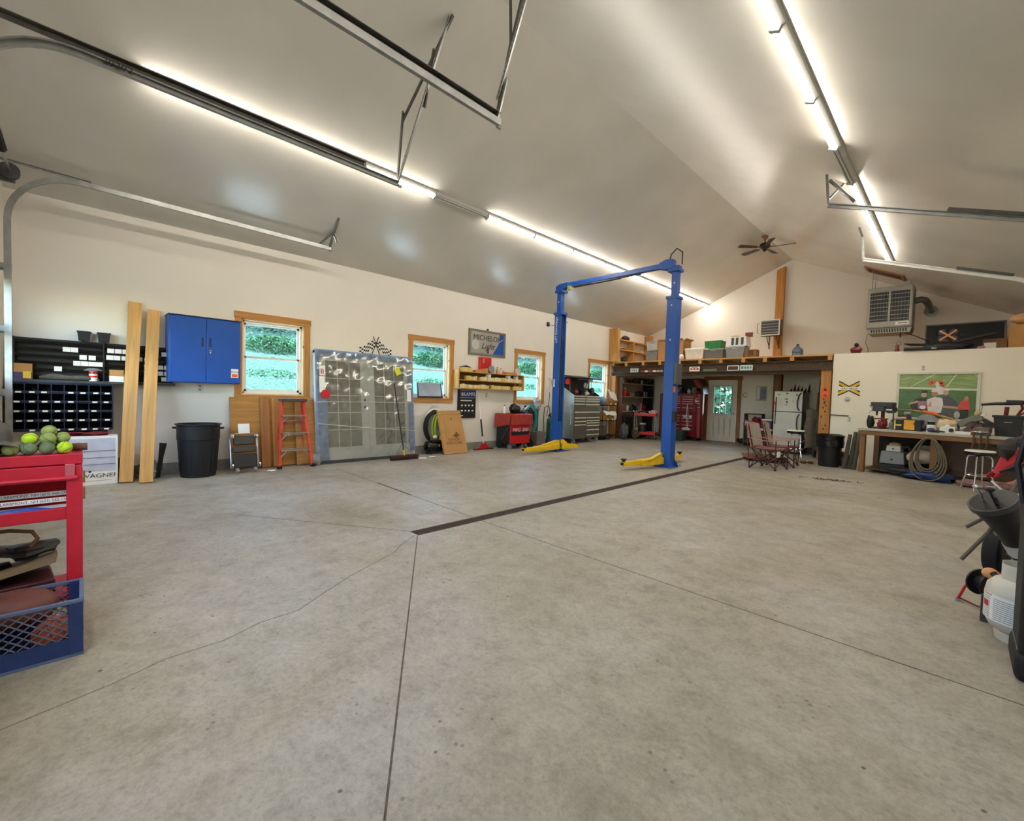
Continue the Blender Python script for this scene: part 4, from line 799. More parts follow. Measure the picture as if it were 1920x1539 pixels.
o = E('red_case', 'bright red case standing on the pine shelf below the mirror', 'case', (WX+.035, 7.35, SZ), ry=-2); G().box(-.03, .04, -.20, .20, 0, .40).build('case_shell', 'red', o, .02); G().box(.041, .045, -.10, -.06, .25, .36).build('latch', 'tan', o)
o = E('sprocket_stack', 'grey toothed sprocket propped in front of the red case', 'sprocket', (WX+.14, 7.48, SZ+.10), ry=-10); G().at((0, 0, 0), ry=90).lathe([(.02, -.01), (.095, -.01), (.095, .01), (.02, .01)], n=24).build('disc', 'grey', o)
for k in range(16): a = R(22.5*k); G().cb((0, .098*math.cos(a), .098*math.sin(a)), (.02, .016, .016)).build('tooth', 'grey', o)
def bottle(label, loc, h, r, m, capm, name='bottle', cat='bottle', group=None):
    o = E(name, label, cat, loc, group=group); G().lathe([(r*.95, 0), (r, h*.04), (r, h*.62), (r*.85, h*.72), (r*.38, h*.84), (r*.38, h*.9)], n=14).build('bottle_body', m, o); G().lathe([(r*.42, h*.88), (r*.42, h), (r*.3, h)], n=12).build('bottle_cap', capm, o); return o
bottle('amber bottle with black cap on the pine shelf', (WX+.10, 7.72, SZ), .17, .035, 'tan', 'black'); bottle('cream bottle with black cap on the pine shelf', (WX+.12, 7.82, SZ), .14, .035, 'offwhite', 'black'); bottle('short orange bottle on the pine shelf', (WX+.11, 7.92, SZ), .09, .04, 'orange', 'black')
top(G().box(-.07, .07, -.21, .21, 0, .055), 'flat_carton', 'cardboard', 'flat brown carton on the pine shelf at its far half', 'box', 8.18)
o = E('glass_jar', 'clear glass jar at the far end of the pine shelf', 'jar', (WX+.1, 8.49, SZ)); G().lathe([(.07, 0), (.075, .01), (.075, .15), (.055, .18)], n=18).build('jar_glass', glassy('jar', '#e8eeea', .15, .05, '#c9ccc2', .25), o); G().lathe([(.06, .18), (.06, .20)]).build('lid', 'lightgrey', o)
top(G().box(-.05, .05, -.04, .04, 0, .17), 'white_carton', 'offwhite', 'small white carton beside the jar on the pine shelf', 'box', 8.40, .16)
# lamp display
o = E('lamp_display', 'black hanging bulb display board headed LAMPS in blue', 'display board', (WX, 6.80, .78)); G().box(0, .03, -.28, .28, 0, .70).build('board', 'black', o, .003); G().box(.03, .034, -.22, .27, .50, .68).build('header', mat('napa_blue', '#22337a', .4), o)
for a in ((-.22, .27, .675, .685), (-.22, .27, .495, .505)): G().box(.034, .036, a[0], a[1], a[2], a[3]).build('header_edge', 'lightgrey', o)
text('LAMPS', .12, 'white', o, (.035, .08, .59), 90, 90); G().at((.034, -.15, .59), rx=0, ry=90).lathe([(.001, 0), (.045, 0), (.045, .003), (.001, .003)], n=6).build('logo_hexagon', 'yellow', o); text('NAPA', .03, 'napa_blue', o, (.038, -.15, .59), 90, 90)
G().box(.03, .033, -.2, .15, .42, .445).build('text_band', 'offwhite', o)
for z in (.30, .17): 
    for k in range(4): y = -.17+k*.11; h_ = G().box(.03, .05, y-.03, y+.03, z-.045, z+.0).build('bulb_pocket', 'darkgrey', o); G().ell((.05, y, z+.015), (.015, .03, .018)).build('bulb', 'white', h_)
G().box(.03, .033, -.22, -.12, .05, .075).build('label_tag', 'paper', o)
# floor squeegee
o = E('floor_scraper', 'red-footed floor squeegee with white and black handle at the wall', 'squeegee', (WX+.24, 7.20, 0)); G().cyl((0, 0, .1), (-.04, -.01, .32), .014).cyl((-.105, -.025, .75), (-.20, -.045, 1.43), .014).build('handle', 'white', o); G().cyl((-.04, -.01, .32), (-.105, -.025, .75), .019).build('grip', 'black', o)
G().prism([(-.30, .02), (.30, .02), (.14, .06), (.06, .16), (-.06, .16), (-.12, .06)], 'x', -.02, .02).build('head', 'red', o); G().box(-.03, .03, -.31, .31, 0, .025).build('blade', 'rubber', o)
# welder
o = E('wire_welder', 'red wire-feed welder cart lettered MIG 200 with dull red cover', 'welder', (-8.12, 8.10, 0), rz=0); mat('cover_red', '#a33428', .7, var=.15)
G().box(-.32, .18, -.36, .36, .13, .86).build('cabinet', 'black', o, .01); G().box(.18, .20, -.36, .36, .14, .62).build('front_panel', 'red', o, .006); G().box(.20, .206, -.32, .32, .36, .46).build('name_band', 'black', o); text('MIG 200', .13, 'paper', o, (.207, .0, .49), 90, 90, sx=1.25, shear=.2)
G().sheet(lambda u, v: ((-.36+.60*max(0, min(1, (v-.0)*1.25)) if v < .8 else .245+.02*(v-.8)), -.40+.80*u, .90-.02*abs(u-.5)+(0 if v < .8 else -(v-.8)*1.35)+.006*math.sin(20*u)), 14, 16, .008).build('dust_cover', 'cover_red', o)
for s_ in (-1, 1): G().sheet(lambda u, v: (-.34+.58*u, s_*(.405+.02*v), .89-.36*v*(1-.3*u)), 6, 6, .006).build('cover_flap', 'cover_red', o)
for y in (-.28, .28): G().cyl((.1, y-.015, .06), (.1, y+.015, .06), .06, n=16).build('caster', 'grey', o); G().cyl((-.2, y*1.25-.02, .11), (-.2, y*1.25+.02, .11), .11, n=18).build('rear_wheel', 'rubber', o)
w_ = G().cyl((.12, .46, .11), (.12, .50, .11), .12, n=20).build('front_wheel', 'rubber', o); G().cyl((.12, .505, .11), (.12, .51, .11), .05).build('hub', 'lightgrey', w_)
G().tube([(.15, -.36, .55), (.25, -.55, .5), (.22, -.66, .3), (.15, -.5, .18)], .018).build('torch_cable', 'black', o)
o = E('welding_helmet', 'black welding helmet resting on the red welder cover', 'helmet', (-8.1, 8.05, .885)); G().blob((0, 0, .14), (.14, .16, .14), .08, 3).build('shell', 'blackgloss', o); G().box(.12, .145, -.07, .05, .14, .20).build('visor', 'darkgrey', o)
o = E('welding_gloves', 'bunched black welding gloves beside the helmet', 'gloves', (-8.12, 8.33, .885)); G().blob((0, 0, .05), (.12, .12, .055), .3, 8).build('glove', 'black', o); G().tube([(.02, .05, .08), (.0, .2, .11), (.02, .33, .09)], [.03, .025, .02]).build('glove_cuff', 'black', o)
bottle('white spray can with black cap on the welder', (-8.25, 7.82, .886), .24, .033, 'paper', 'black', 'spray_can', 'can')
# second hose hanger
o = E('hose_hanger', 'dark hose reel with coiled teal air hose beside the welder', 'hose hanger', (WX, 8.93, 0)); G().at((.12, 0, .82), ry=90).lathe([(.01, -.06), (.25, -.06), (.25, .0), (.01, .0)], n=22).build('reel_plate', 'darkgrey', o); G().box(0, .08, -.06, .06, .6, 1.1).build('bracket', 'black', o)
coil(.05, .72, .12, .23, .40, 8, .012, 'teal', o, 'teal_hose', 12, .035); G().tube(arc((.14, 0, .86), .22, 30, 150, 8, 'yz'), .025).build('saddle', 'white', o)
one(G().blob((0, 0, .18), (.10, .13, .18), .2, 21), 'white_jacket_bag', mat('bag_bw', '#d9dcdf', .5, var=.5, scale=9, col2='#1a1b1e'), 'black and white bag hanging below the third window', 'bag', (WX+.12, 9.25, .95))
one(G().box(-.05, .05, -.04, .04, 0, 1.02), 'dark_post', 'brown', 'dark stub post standing on floor under the hanging bag', 'post', (WX+.09, 9.28, 0))
one(G().taper(.30, .36, .32, .38, 0, .38), 'brown_carton', mat('carton_grey', '#6d6460', .8), 'grey-brown open carton on the floor beside the welder wheel', 'box', (-8.28, 9.15, 0))
# torch cart
o = E('torch_cart', 'green welding cylinder on a small hand cart by the lift post', 'cylinder cart', (-8.30, 9.72, 0)); G().lathe([(.10, .06), (.11, .08), (.11, .62), (.07, .72), (.03, .75), (.03, .82)], n=18).build('gas_cylinder', mat('cyl_green', '#1d5a3b', .45), o); G().cyl((.0, .16, .08), (.0, .20, .08), .08, n=16).cyl((.0, -.20, .08), (.0, -.16, .08), .08, n=16).build('wheel', 'rubber', o)
G().tube([(-.1, -.14, .08), (-.14, -.14, .7), (-.14, -.12, 1.05), (-.1, 0, 1.1), (-.14, .12, 1.05), (-.14, .14, .7), (-.1, .14, .08)], .013).build('cart_frame', mat('green_frame', '#365c4a', .5), o); G().tube([(0, 0, .8), (.1, -.1, .9), (.05, -.2, .7), (.12, -.1, .5)], .012, 6).build('gas_hose', 'black', o); G().cyl((.03, -.05, .83), (.03, -.1, .83), .035).cyl((.03, .05, .83), (.03, .1, .83), .035).build('regulator', 'black', o); G().tube([(-.1, -.05, .8), (-.05, -.02, 1.3), (-.06, .0, 1.5)], .009, 6).build('torch_handle', 'darkgrey', o)
o = E('spray_bottle', 'blue-filled spray bottle hanging on the lift-side cart', 'spray bottle', (-8.14, 9.62, .42)); G().lathe([(.045, 0), (.048, .02), (.048, .13), (.02, .18), (.02, .2)], n=14).build('bottle_body', mat('spray_blue', '#4f86b6', .3), o); G().box(-.02, .06, -.015, .015, .2, .24).build('trigger_head', 'paper', o)
o = E('cord_outlet', 'dark wall outlet with a cord plugged in near the lift post', 'outlet', (WX, 9.75, 3.48)); G().box(0, .03, -.05, .05, -.06, .06).build('outlet_box', 'black', o); G().tube([(.03, 0, 0), (.08, .1, -.03), (.2, .3, .02), (.35, .5, .10)], .008, 6).build('plug_cord', 'black', o)
o = E('wall_bracket', 'white folding bracket with a wire hung beside the third window', 'bracket', (WX, 9.80, 1.62)); G().prism([(-.02, 0), (.02, 0), (.06, .28), (.03, .30)], 'x', 0, .03).build('bracket_plate', 'white', o); G().tube([(.02, .04, .29), (.06, .12, .24), (.03, .2, .1)], .006, 6).build('wire', 'darkgrey', o)
# ------------------------------------------------------------------ storage loft across the back
lw = wood('loft_pine', '#cf9c58', 'x', .75); lj = wood('loft_joist', '#c79555', 'y', .75); lp = wood('loft_post', '#bb8040', 'z', .7); mat('beam_brown', '#4f3a28', .55, .2, var=.25, scale=9)
o = E('storage_loft', 'timber storage loft deck with joists and brown steel beam across the back', 'loft', (-5.4, 13.12, 0))
X0, X1 = WX+5.4+.002, -2.225+5.4
G().box(X0, X1, 0, BY-13.125, 2.59, 2.63).build('deck', lw, o); G().box(X1+.0, RX+5.4-.002, .19, BY-13.125, 2.555, 2.615).build('rear_deck', lw, o)
for x in (-8.45, -7.95, -7.32, -6.74, -6.1, -5.47, -4.87, -4.27, -3.73, -3.10, -2.29): G().box(x+5.4-.045, x+5.4+.045, .005, BY-13.125, 2.485, 2.59).build('joist', lj, o)
G().box(X0+.05, X1, .06, .20, 2.465, 2.485).box(X0+.05, X1, .12, .135, 2.26, 2.465).box(X0+.05, X1, -.04, .20, 2.235, 2.26).build('steel_beam', 'beam_brown', o)
G().box(X0+.05, X1, .06, .2, 2.15, 2.235).build('beam_packer', wood('dark_timber', '#4a331f', 'x'), o)
G().box(-8.50+5.4, -8.32+5.4, -.02, .16, 0, 2.15).build('support_post', lp, o, .004); G().box(-2.45+5.4, -2.24+5.4, .0, .16, 0, 2.235).build('support_post', lp, o, .004); G().box(-3.95+5.4, -3.74+5.4, 1.7, 1.9, 0, 2.485).build('support_post', wood('post_dark', '#7d5327', 'z'), o, .004)
# plates and stickers standing on the beam flange
def plate_(x0, x1, z0, z1, m, label, name='licence_plate', deco=(), tilt=4):
    o = E(name, label, 'licence plate' if 'plate' in name else 'sticker', ((x0+x1)/2, 13.155, z0), rx=-tilt); w_ = (x1-x0)/2
    G().prism(rounded(2*w_, z1-z0, .015, 3, 0, (z1-z0)/2), 'y', -.004, 0).build('plate', m, o)
    for a, b, c_, d_, mm in deco: G().box(-w_+a*2*w_, -w_+b*2*w_, -.006, -.004, c_*(z1-z0), d_*(z1-z0)).build('print', mm, o)
    return o
Z0 = 2.262; gm = mat('print_teal', '#3d8d86', .5); gp_ = mat('print_green', '#5d7d63', .5); rm = mat('print_red', '#b4303a', .5)
plate_(-7.79, -7.50, Z0, Z0+.14, 'paper', 'white licence plate with green top on the loft beam, nearest the wall', deco=((.1, .9, .70, .9, gp_), (.15, .3, .2, .6, 'grey'), (.4, .6, .2, .6, 'grey'), (.7, .85, .2, .6, 'grey')))
for k, (x, w_, mm) in enumerate(((-7.40, .10, 'red'), (-7.27, .13, 'paper'), (-7.12, .12, 'red'), (-6.98, .12, 'paper'), (-6.84, .10, 'lightgrey'), (-6.72, .08, 'lightgrey'))): plate_(x, x+w_, Z0, Z0+.055, mm, ['narrow red sticker on the beam, first past the green plate', 'narrow white sticker on the beam, first past the green plate', 'narrow red sticker on the beam toward the blue lift post', 'narrow white sticker on the beam toward the blue lift post', 'longer grey sticker on the beam beside the blue lift post', 'shorter grey sticker on the beam beside the blue lift post'][k], 'beam_sticker')
plate_(-5.79, -5.48, Z0, Z0+.14, 'paper', 'white licence plate with red print on the loft beam', deco=((.1, .3, .3, .7, rm), (.38, .6, .3, .7, rm), (.68, .9, .3, .7, rm), (.2, .8, .8, .92, rm)))
plate_(-5.37, -4.99, Z0, Z0+.06, gp_, 'low green decal on the loft beam beside the red-print plate', 'beam_sticker')
plate_(-4.70, -4.38, Z0, Z0+.15, 'paper', 'white-rimmed plate frame with dark centre on the loft beam', 'plate_frame', ((.08, .92, .15, .85, 'beam_brown'),)); plate_(-4.36, -4.03, Z0, Z0+.15, mat('plate_pale', '#cfe0dc', .5), 'pale blue-green licence plate at the end of the loft beam row', deco=((.1, .28, .3, .75, gm), (.35, .5, .3, .75, gm), (.56, .72, .3, .75, gm), (.78, .9, .3, .75, gm)))
# open pine shelves on loft, along the window wall
o = E('loft_shelf', 'open pine shelving standing on the loft against the window wall', 'shelf', (WX+.003, 14.2, 2.632)); sp = wood('pine_up', '#c8954f', 'z', .75); sh = wood('pine_sh', '#d3a664', 'y', .75)
G().box(0, .33, -1.22, -1.08, 0, 1.13).build('upright', sp, o, .003); G().box(0, .30, 1.15, 1.27, 0, 1.13).build('upright', sp, o, .003); G().box(.0, .28, -.07, -.02, 0, .78).build('divider', sp, o)
for z in (.42, .76): G().box(0, .30, -1.08, 1.15, z, z+.03).build('shelf_board', sh, o)
def lump(name, m, label, cat, loc, r, seed, amp=.25): return one(G().blob((0, 0, r[2]), r, amp, seed), name, m, label, cat, loc)
lump('bike_helmet', mat('dk_maroon', '#3a1d22', .5), 'dark red and black helmet on the top loft shelf', 'helmet', (WX+.16, 13.75, 3.425), (.10, .20, .08), 3); lump('work_gloves', 'black', 'flat black gloves on the middle loft shelf', 'gloves', (WX+.16, 13.62, 3.085), (.09, .22, .03), 4)
lump('black_headset', 'black', 'round black headset at the bottom of the loft shelf', 'headset', (WX+.16, 13.75, 2.634), (.08, .16, .12), 5); lump('brown_strap', 'tan', 'thin tan strap on the middle loft shelf past its divider', 'strap', (WX+.16, 14.55, 3.085), (.08, .25, .025), 6); lump('folded_paper', 'paper', 'folded white paper on the loft shelf floor by the post', 'paper', (WX+.14, 13.32, 2.634), (.1, .14, .03), 7); lump('brown_block', 'tan', 'small tan block on the top loft shelf', 'block', (WX+.16, 14.75, 3.425), (.05, .12, .012), 8)
LZ = 2.632
def tote(label, loc, w, d, h, m, lidm=None, name='storage_tote', rz=0):
    o = E(name, label, 'storage bin', loc, rz); G().taper(w*.88, d*.88, w*.98, d*.98, 0, h*.92).build('bin_body', m, o, .01)
    G().taper(w, d, w, d, h*.86, h*.93).build('rim', m, o, .006)
    if lidm: G().taper(w*1.02, d*1.02, w*.96, d*.96, h*.93, h).build('lid', lidm, o, .008)
    G().box(-.08, .08, -d/2-.012, -d/2+.01, h*.78, h*.84).build('handle', lidm or m, o); return o
clr = glassy('tote_clear', '#e9ebe6', .12, .2, '#c9c6ba', .6); clg = glassy('tote_smoke', '#d4d4cc', .12, .2, '#8f8e86', .5)
tote('grey storage tote on loft beside the pine shelving', (-7.25, 13.75, LZ), .42, .5, .36, 'grey'); tote('pale translucent tote stacked on the grey tote by the shelving', (-7.25, 13.75, LZ+.362), .40, .48, .32, mat('tote_pale', '#bcbcb8', .4), 'grey')
o = E('moving_carton', 'tall brown moving carton with open flaps behind the lift post', 'box', (-6.62, 13.85, LZ)); G().box(-.42, .42, -.28, .28, 0, .64).build('carton', 'cardboard', o); G().at((.42, 0, .64), ry=60).box(-.003, .003, -.28, .28, 0, .12).build('flap', 'cardboard', o); G().at((0, -.28, .64), rx=50).box(-.42, .42, -.003, .003, 0, .1).build('flap', 'cardboard', o); G().box(.421, .423, -.1, .05, .25, .40).build('print', 'brown', o)
tote('white lidded tote with black handle on the loft edge', (-5.78, 13.62, LZ), .60, .42, .36, mat('tote_white', '#dedad0', .4), 'white')
lump('white_cushion', 'white', 'rounded white cushion on loft beside the white lidded tote', 'cushion', (-6.14, 13.36, LZ), (.055, .10, .09), 11, .1); lump('black_tarp', 'black', 'bunched black tarp behind the white lidded tote', 'tarp', (-5.85, 14.1, LZ), (.35, .15, .19), 12, .12)
tote('clear tote of dark odds and ends on the loft edge', (-5.18, 13.55, LZ), .58, .42, .30, clg, clr)
for k, (x, y) in enumerate(((-5.32, 13.52), (-5.15, 13.55), (-4.98, 13.5))): bottle('bottle seen through the clear tote, %s' % ['nearest the white tote', 'in the middle', 'nearest the grey tote'][k], (x, y, LZ+.012), .18, .04, ['offwhite', 'grey', 'tan'][k], 'paper')
tote('dark green tote standing behind the clear tote', (-5.5, 14.3, LZ+.25), .52, .42, .42, 'green', name='green_tote'); tote('plain grey tote under the dark green one', (-5.5, 14.3, LZ), .5, .4, .248, 'grey')
tote('grey tote under the white slatted case on loft', (-4.60, 13.62, LZ), .52, .45, .34, mat('tote_grey', '#8d9093', .45), 'lightgrey')
o = E('slatted_case', 'white slatted case with dark windows on the grey tote', 'case', (-4.58, 13.62, LZ+.345)); G().taper(.56, .40, .50, .36, 0, .28).build('case_shell', 'white', o, .01)
for x in (-.1, .02, .16): G().at((x, -.197, .04), rx=-4).box(-.035, .035, -.004, .004, 0, .21).build('slat_window', 'darkgrey', o)
one(G().at((0, 0, 0), ry=0).box(-.10, .10, -.01, .01, 0, .13), 'red_sign', 'darkred', 'small dark red panel propped on the white slatted case', 'panel', (-4.35, 13.75, LZ+.63)); lump('straw_hat', 'tan', 'flat tan hat on top of the white slatted case', 'hat', (-4.68, 13.65, LZ+.626), (.14, .12, .025), 14, .1)
o = E('small_carton', 'small brown open carton at the loft edge by the gable post', 'box', (-4.16, 13.45, LZ)); G().box(-.15, .15, -.13, .13, 0, .22).build('carton', mat('carton_dark', '#8a6236', .85), o); G().box(-.05, .08, -.131, -.13, .06, .2).build('print', 'brown', o)
o = E('water_jug', 'blue-grey five-gallon water jug on the loft', 'jug', (-3.08, 13.55, LZ)); G().lathe([(.10, 0), (.125, .02), (.125, .07), (.118, .08), (.125, .09), (.125, .16), (.118, .17), (.12, .19), (.06, .25), (.03, .27), (.03, .31)], n=20).build('jug_body', glassy('jug_blue', '#aab7c6', .15, .08, '#70809a', .6), o); G().lathe([(.034, .29), (.034, .325)], n=12).build('cap', 'navy', o)
one(G().box(-.45, .45, -.07, .07, 0, .035), 'loose_plank', lw, 'short pine plank lying on loft beside the water jug', 'plank', (-2.6, 13.6, LZ), bev=.003)
PZ = 2.6302
o = E('red_saw', 'small red and black chainsaw standing on partition wall top', 'saw', (-1.80, 13.23, PZ)); G().blob((0, 0, .08), (.12, .07, .08), .2, 5).build('housing', 'darkred', o); G().at((-.02, 0, .02), ry=-25).box(-.14, .16, -.04, -.01, 0, .03).build('guide_bar', 'brown', o); G().ell((.0, 0, .2), (.045, .04, .05)).build('cap', 'black', o)
o = E('oil_lantern', 'small dark lantern with wire bail on the partition top', 'lantern', (-1.06, 13.22, PZ)); G().lathe([(.04, 0), (.045, .03), (.03, .08), (.035, .13), (.015, .16)], n=12).build('lantern_body', 'darkred', o); G().tube(arc((.02, 0, .19), .04, -60, 240, 10), .004, 5).build('bail', 'darkgrey', o)
o = E('rolled_screen', 'long black rolled screen lying on the partition top edge', 'roll', (-.53, 13.12, PZ+.002)); G().cyl((-.41, 0, .035), (.41, .02, .035), .035, n=14).build('roll', 'black', o); G().cyl((.04, -.036, .035), (.12, -.036, .035), .008).build('tag', 'paper', o)
o = E('model_wing', 'black model glider wings spread across the partition top', 'model plane', (-.30, 13.4, PZ))
G().prism([(-.66, .19), (-.60, .16), (-.14, .15), (0, .20), (.12, .19), (.70, .34), (.74, .34), (.74, .30), (.14, .15), (0, .12), (-.12, .12), (-.55, .14)], 'y', -.10, .10).build('wing', 'black', o); G().blob((.05, -.05, .09), (.42, .14, .09), .12, 6).build('fuselage_bag', 'black', o)
o = E('quad_drone', 'quadcopter with crossed orange arms on the loft clutter', 'drone', (-.26, 13.62, PZ+.36), rx=80)
for a in (40, 140): G().at((0, 0, 0), rz=a).box(-.17, .17, -.016, .016, -.01, .01).build('arm', mat('drone_orange', '#e0935a', .5), o)
for a in (40, 140, 220, 320): G().lathe([(.06, 0), (.065, 0), (.065, .008), (.06, .008)], (.12*math.cos(R(a)), .12*math.sin(R(a)), .0), 14).build('rotor_guard', 'darkgrey', o)
lump('drone_stand', 'black', 'black bag under the orange drone', 'bag', (-.26, 13.62, LZ), (.14, .1, .14), 16, .12)
o = E('chalkboard', 'long dark chalkboard with grey frame leaning at gable wall', 'chalkboard', (-.02, 15.55, LZ), rx=-6); G().box(-.68, .68, 0, .02, 0, .86).build('slate', mat('slate', '#1f2326', .5, var=.15), o)
for a in ((-.70, .70, .86, .89), (-.70, .70, -.0, .03), (-.70, -.67, 0, .89), (.67, .70, 0, .89)): G().box(a[0], a[1], -.008, .028, a[2], a[3]).build('frame_rail', 'grey', o)
o = E('shipping_carton', 'brown and white shipping carton by the chalkboard end', 'box', (.44, 13.62, LZ)); G().box(-.17, .17, -.15, .15, 0, .22).build('carton', mat('carton_tan', '#7d5a3c', .85), o); G().box(-.15, .02, -.152, -.15, .01, .14).build('label', 'paper', o)
lump('pink_cloth', mat('pink', '#c98f86', .8), 'small pink cloth beside the shipping carton', 'cloth', (.24, 13.4, LZ), (.06, .06, .035), 17)
one(G().taper(.55, .5, .55, .5, 0, .48), 'kraft_carton', 'cardboard', 'large brown carton at the far end of the loft', 'box', (.90, 13.68, LZ)); one(G().at((0, 0, .13), rz=6).blob((0, 0, 0), (.30, .2, .13), .05, 22), 'kraft_bundle', mat('kraft', '#c99a68', .8, var=.15), 'rounded brown paper bundle on top of the large loft carton', 'bundle', (.92, 13.68, LZ+.482))
# ------------------------------------------------------------------ grey roller chest against the window wall
o = E('roller_tool_chest', 'grey stainless two-stack roller tool chest with open lid', 'tool chest', (-7.92, 10.98, 0)); stn = mat('stainless', '#6f6a5e', .35, .55, var=.06); mat('chest_side', '#aebac0', .3, .8, var=.08); mat('pull', '#d6cebb', .35, .1)
D_, H_ = .48, .66
G().box(-D_, 0, -H_, H_, .14, 1.0).build('lower_cabinet', stn, o, .006); G().box(-D_, -.02, -H_+.01, H_-.01, 1.0, 1.44).build('upper_chest', stn, o, .006); G().box(-D_, .004, -H_-.006, -H_, .14, 1.44).build('side_panel', 'chest_side', o)
G().prism([(-D_, 1.44), (-.02, 1.44), (-D_+.08, 1.66), (-D_, 1.66)], 'y', -H_, -H_+.012).build('chest_cheek', 'chest_side', o); G().prism([(-D_, 1.44), (-.02, 1.44), (-D_+.08, 1.66), (-D_, 1.66)], 'y', H_-.012, H_).build('chest_cheek', 'black', o); G().box(-D_, -D_+.01, -H_, H_, 1.44, 1.98).build('lid_back', 'darkgrey', o)
ld = G().at((-D_, 0, 2.0), ry=8).box(-.03, .50, -H_-.03, H_+.02, 0, .04).build('lid', 'black', o, .01)
for y in (-.55, .55): G().cyl((-.25, y, 1.55), (-.30, y, 2.0), .008).build('gas_strut', 'grey', o)
def drawers(x, ylist, zlist, par):
    for (a, b), zs in zip(ylist, zlist):
        for z0, z1 in zs:
            d = G().box(x, x+.012, a+.008, b-.008, z0+.006, z1-.006).build('drawer', stn, par, .003); G().box(x+.012, x+.026, a+.02, b-.02, z1-.040, z1-.010).build('drawer_pull', 'pull', d)
drawers(-.018, ((-.65, -.10), (-.10, .65)), (((1.36, 1.43), (1.29, 1.36), (1.20, 1.29), (1.08, 1.20)), ((1.36, 1.43), (1.29, 1.36), (1.19, 1.29), (1.08, 1.19))), o)
drawers(.0, ((-.65, .65), (-.65, -.05), (-.05, .65)), (((.80, .96),), ((.68, .79), (.58, .68), (.16, .58)), ((.70, .79), (.63, .70), (.55, .63), (.42, .55), (.27, .42), (.16, .27))), o)
for x, y in ((-.06, -.58), (-.06, .58), (-.42, -.58), (-.42, .58)): G().cyl((x, y-.02, .065), (x, y+.02, .065), .065, n=14).box(x-.05, x+.05, y-.035, y+.035, .12, .14).build('caster', 'grey', o)
G().tube([(-.1, -H_-.01, .55), (-.06, -H_-.05, .6), (-.06, -H_-.05, 1.1), (-.1, -H_-.01, 1.15)], .012).build('side_handle', 'chrome', o)
rnd = random.Random(3); tm = ['grey', 'darkgrey', 'red', 'black', 'steel', 'offwhite']; tl = ['grey', 'dark', 'red', 'black', 'steel', 'white']
for k in range(8): y = -.5+k*.14; q = (-.30+.1*(k % 2)); lump('hand_tool', tm[k % 6], '%s hand tool in the open chest, %s from the lift' % (tl[k % 6], ordn[k]), 'tool', (-7.92+q, 10.98+y, 1.443), (.05+.02*(k % 3), .06, .03+.03*(k % 4)), 40+k)
o = E('red_reel', 'red cord reel on the shelf in the open tool chest lid', 'reel', (-8.24, 10.42, 1.78)); G().at((0, 0, .06), rx=90).lathe([(.09, -.05), (.09, -.04), (.05, -.035), (.05, .035), (.09, .04), (.09, .05)], n=18).build('reel', 'red', o)
o = E('drop_light', 'white drop light hooked under the open chest lid', 'lamp', (-8.06, 11.0, 1.86)); G().cyl((0, -.35, .06), (0, .25, .06), .012).build('tube', 'lightgrey', o); G().box(-.03, .04, .2, .36, .0, .09).build('lamp_head', 'white', o, .01)
lump('spray_gun', 'paper', 'white plastic bottle lying in the chest lid', 'bottle', (-8.2, 11.25, 1.66), (.05, .1, .09), 61, .15)
one(G().tube([(0, 0, 0), (.05, .1, .35), (.1, .22, .66)], [.014, .012, .02]), 'pry_bar', 'darkgrey', 'long pry bar standing up in the open tool chest', 'pry bar', (-8.15, 11.05, 1.445))
# wall bins and bags past the chest
o = E('bin_trolley', 'black trolley shelves with brown bins past the grey chest', 'trolley', (-8.30, 12.5, 0))
for z in (.12, .62, 1.12): G().box(-.2, .2, -.42, .42, z, z+.03).build('shelf', 'black', o)
for x in (-.19, .18): 
    for y in (-.41, .40): G().box(x, x+.015, y, y+.015, 0, 1.15).build('post', 'darkgrey', o)
def bin_(label, loc, m, w_=.22): 
    o = E('tilt_bin', label, 'bin', loc); G().prism([(-.12, 0), (.12, 0), (.17, .2), (-.12, .2)], 'y', -w_/2, w_/2).build('bin_body', m, o, .006); G().ell((.17, w_/2-.05, .03), .03).build('bin_knob', 'paper', o)
ob = mat('bin_orange', '#b9853f', .5)
bin_('brown tilt bin on the upper trolley shelf, nearer the chest', (-8.25, 12.45, 1.152), ob); bin_('brown tilt bin on the upper trolley shelf, nearer the loft', (-8.25, 12.73, 1.152), ob); bin_('brown tilt bin on the middle trolley shelf, nearer the chest', (-8.22, 12.25, .652), ob); bin_('brown tilt bin on the middle trolley shelf, nearer the loft', (-8.22, 12.52, .652), ob)
one(G().sheet(lambda u, v: (.02+.16*u, -.16+.42*v, .30-.28*u*u-.10*v+.02*math.sin(9*v)), 8, 8, .008), 'white_pouch', 'white', 'white plastic sheet slumped over the upper tilt bins', 'plastic sheet', (-8.2, 12.55, 1.36)); lump('blue_bag', mat('bag_blue', '#7f95b3', .5), 'blue and white bag on the upper trolley shelf', 'bag', (-8.2, 12.18, 1.152), (.12, .12, .13), 65)
one(G().sheet(lambda u, v: (.0+.20*u, -.3+.6*v, .05-.12*u*u+.02*math.sin(7*v)), 8, 8, .01), 'white_towel', 'white', 'white towel draped over the middle tilt bins', 'towel', (-8.16, 12.4, .90)); one(G().blob((0, 0, .14), (.05, .08, .16), .05, 67), 'towel_roll', mat('pale_blue', '#cdd5e2', .7), 'pale blue roll at end of the middle trolley shelf', 'roll', (-8.08, 12.76, .652))
one(G().cyl((0, 0, 0), (0, 0, .4), .12, n=18), 'paper_roll', 'lightgrey', 'tall pale roll behind the trolley bins', 'roll', (-8.42, 12.28, .652)); one(G().box(-.12, .12, -.2, .2, 0, .3), 'drawer_stack', mat('stack_grey', '#56524a', .6), 'grey stack of trays on the lowest trolley shelf', 'trays', (-8.25, 12.2, .152))
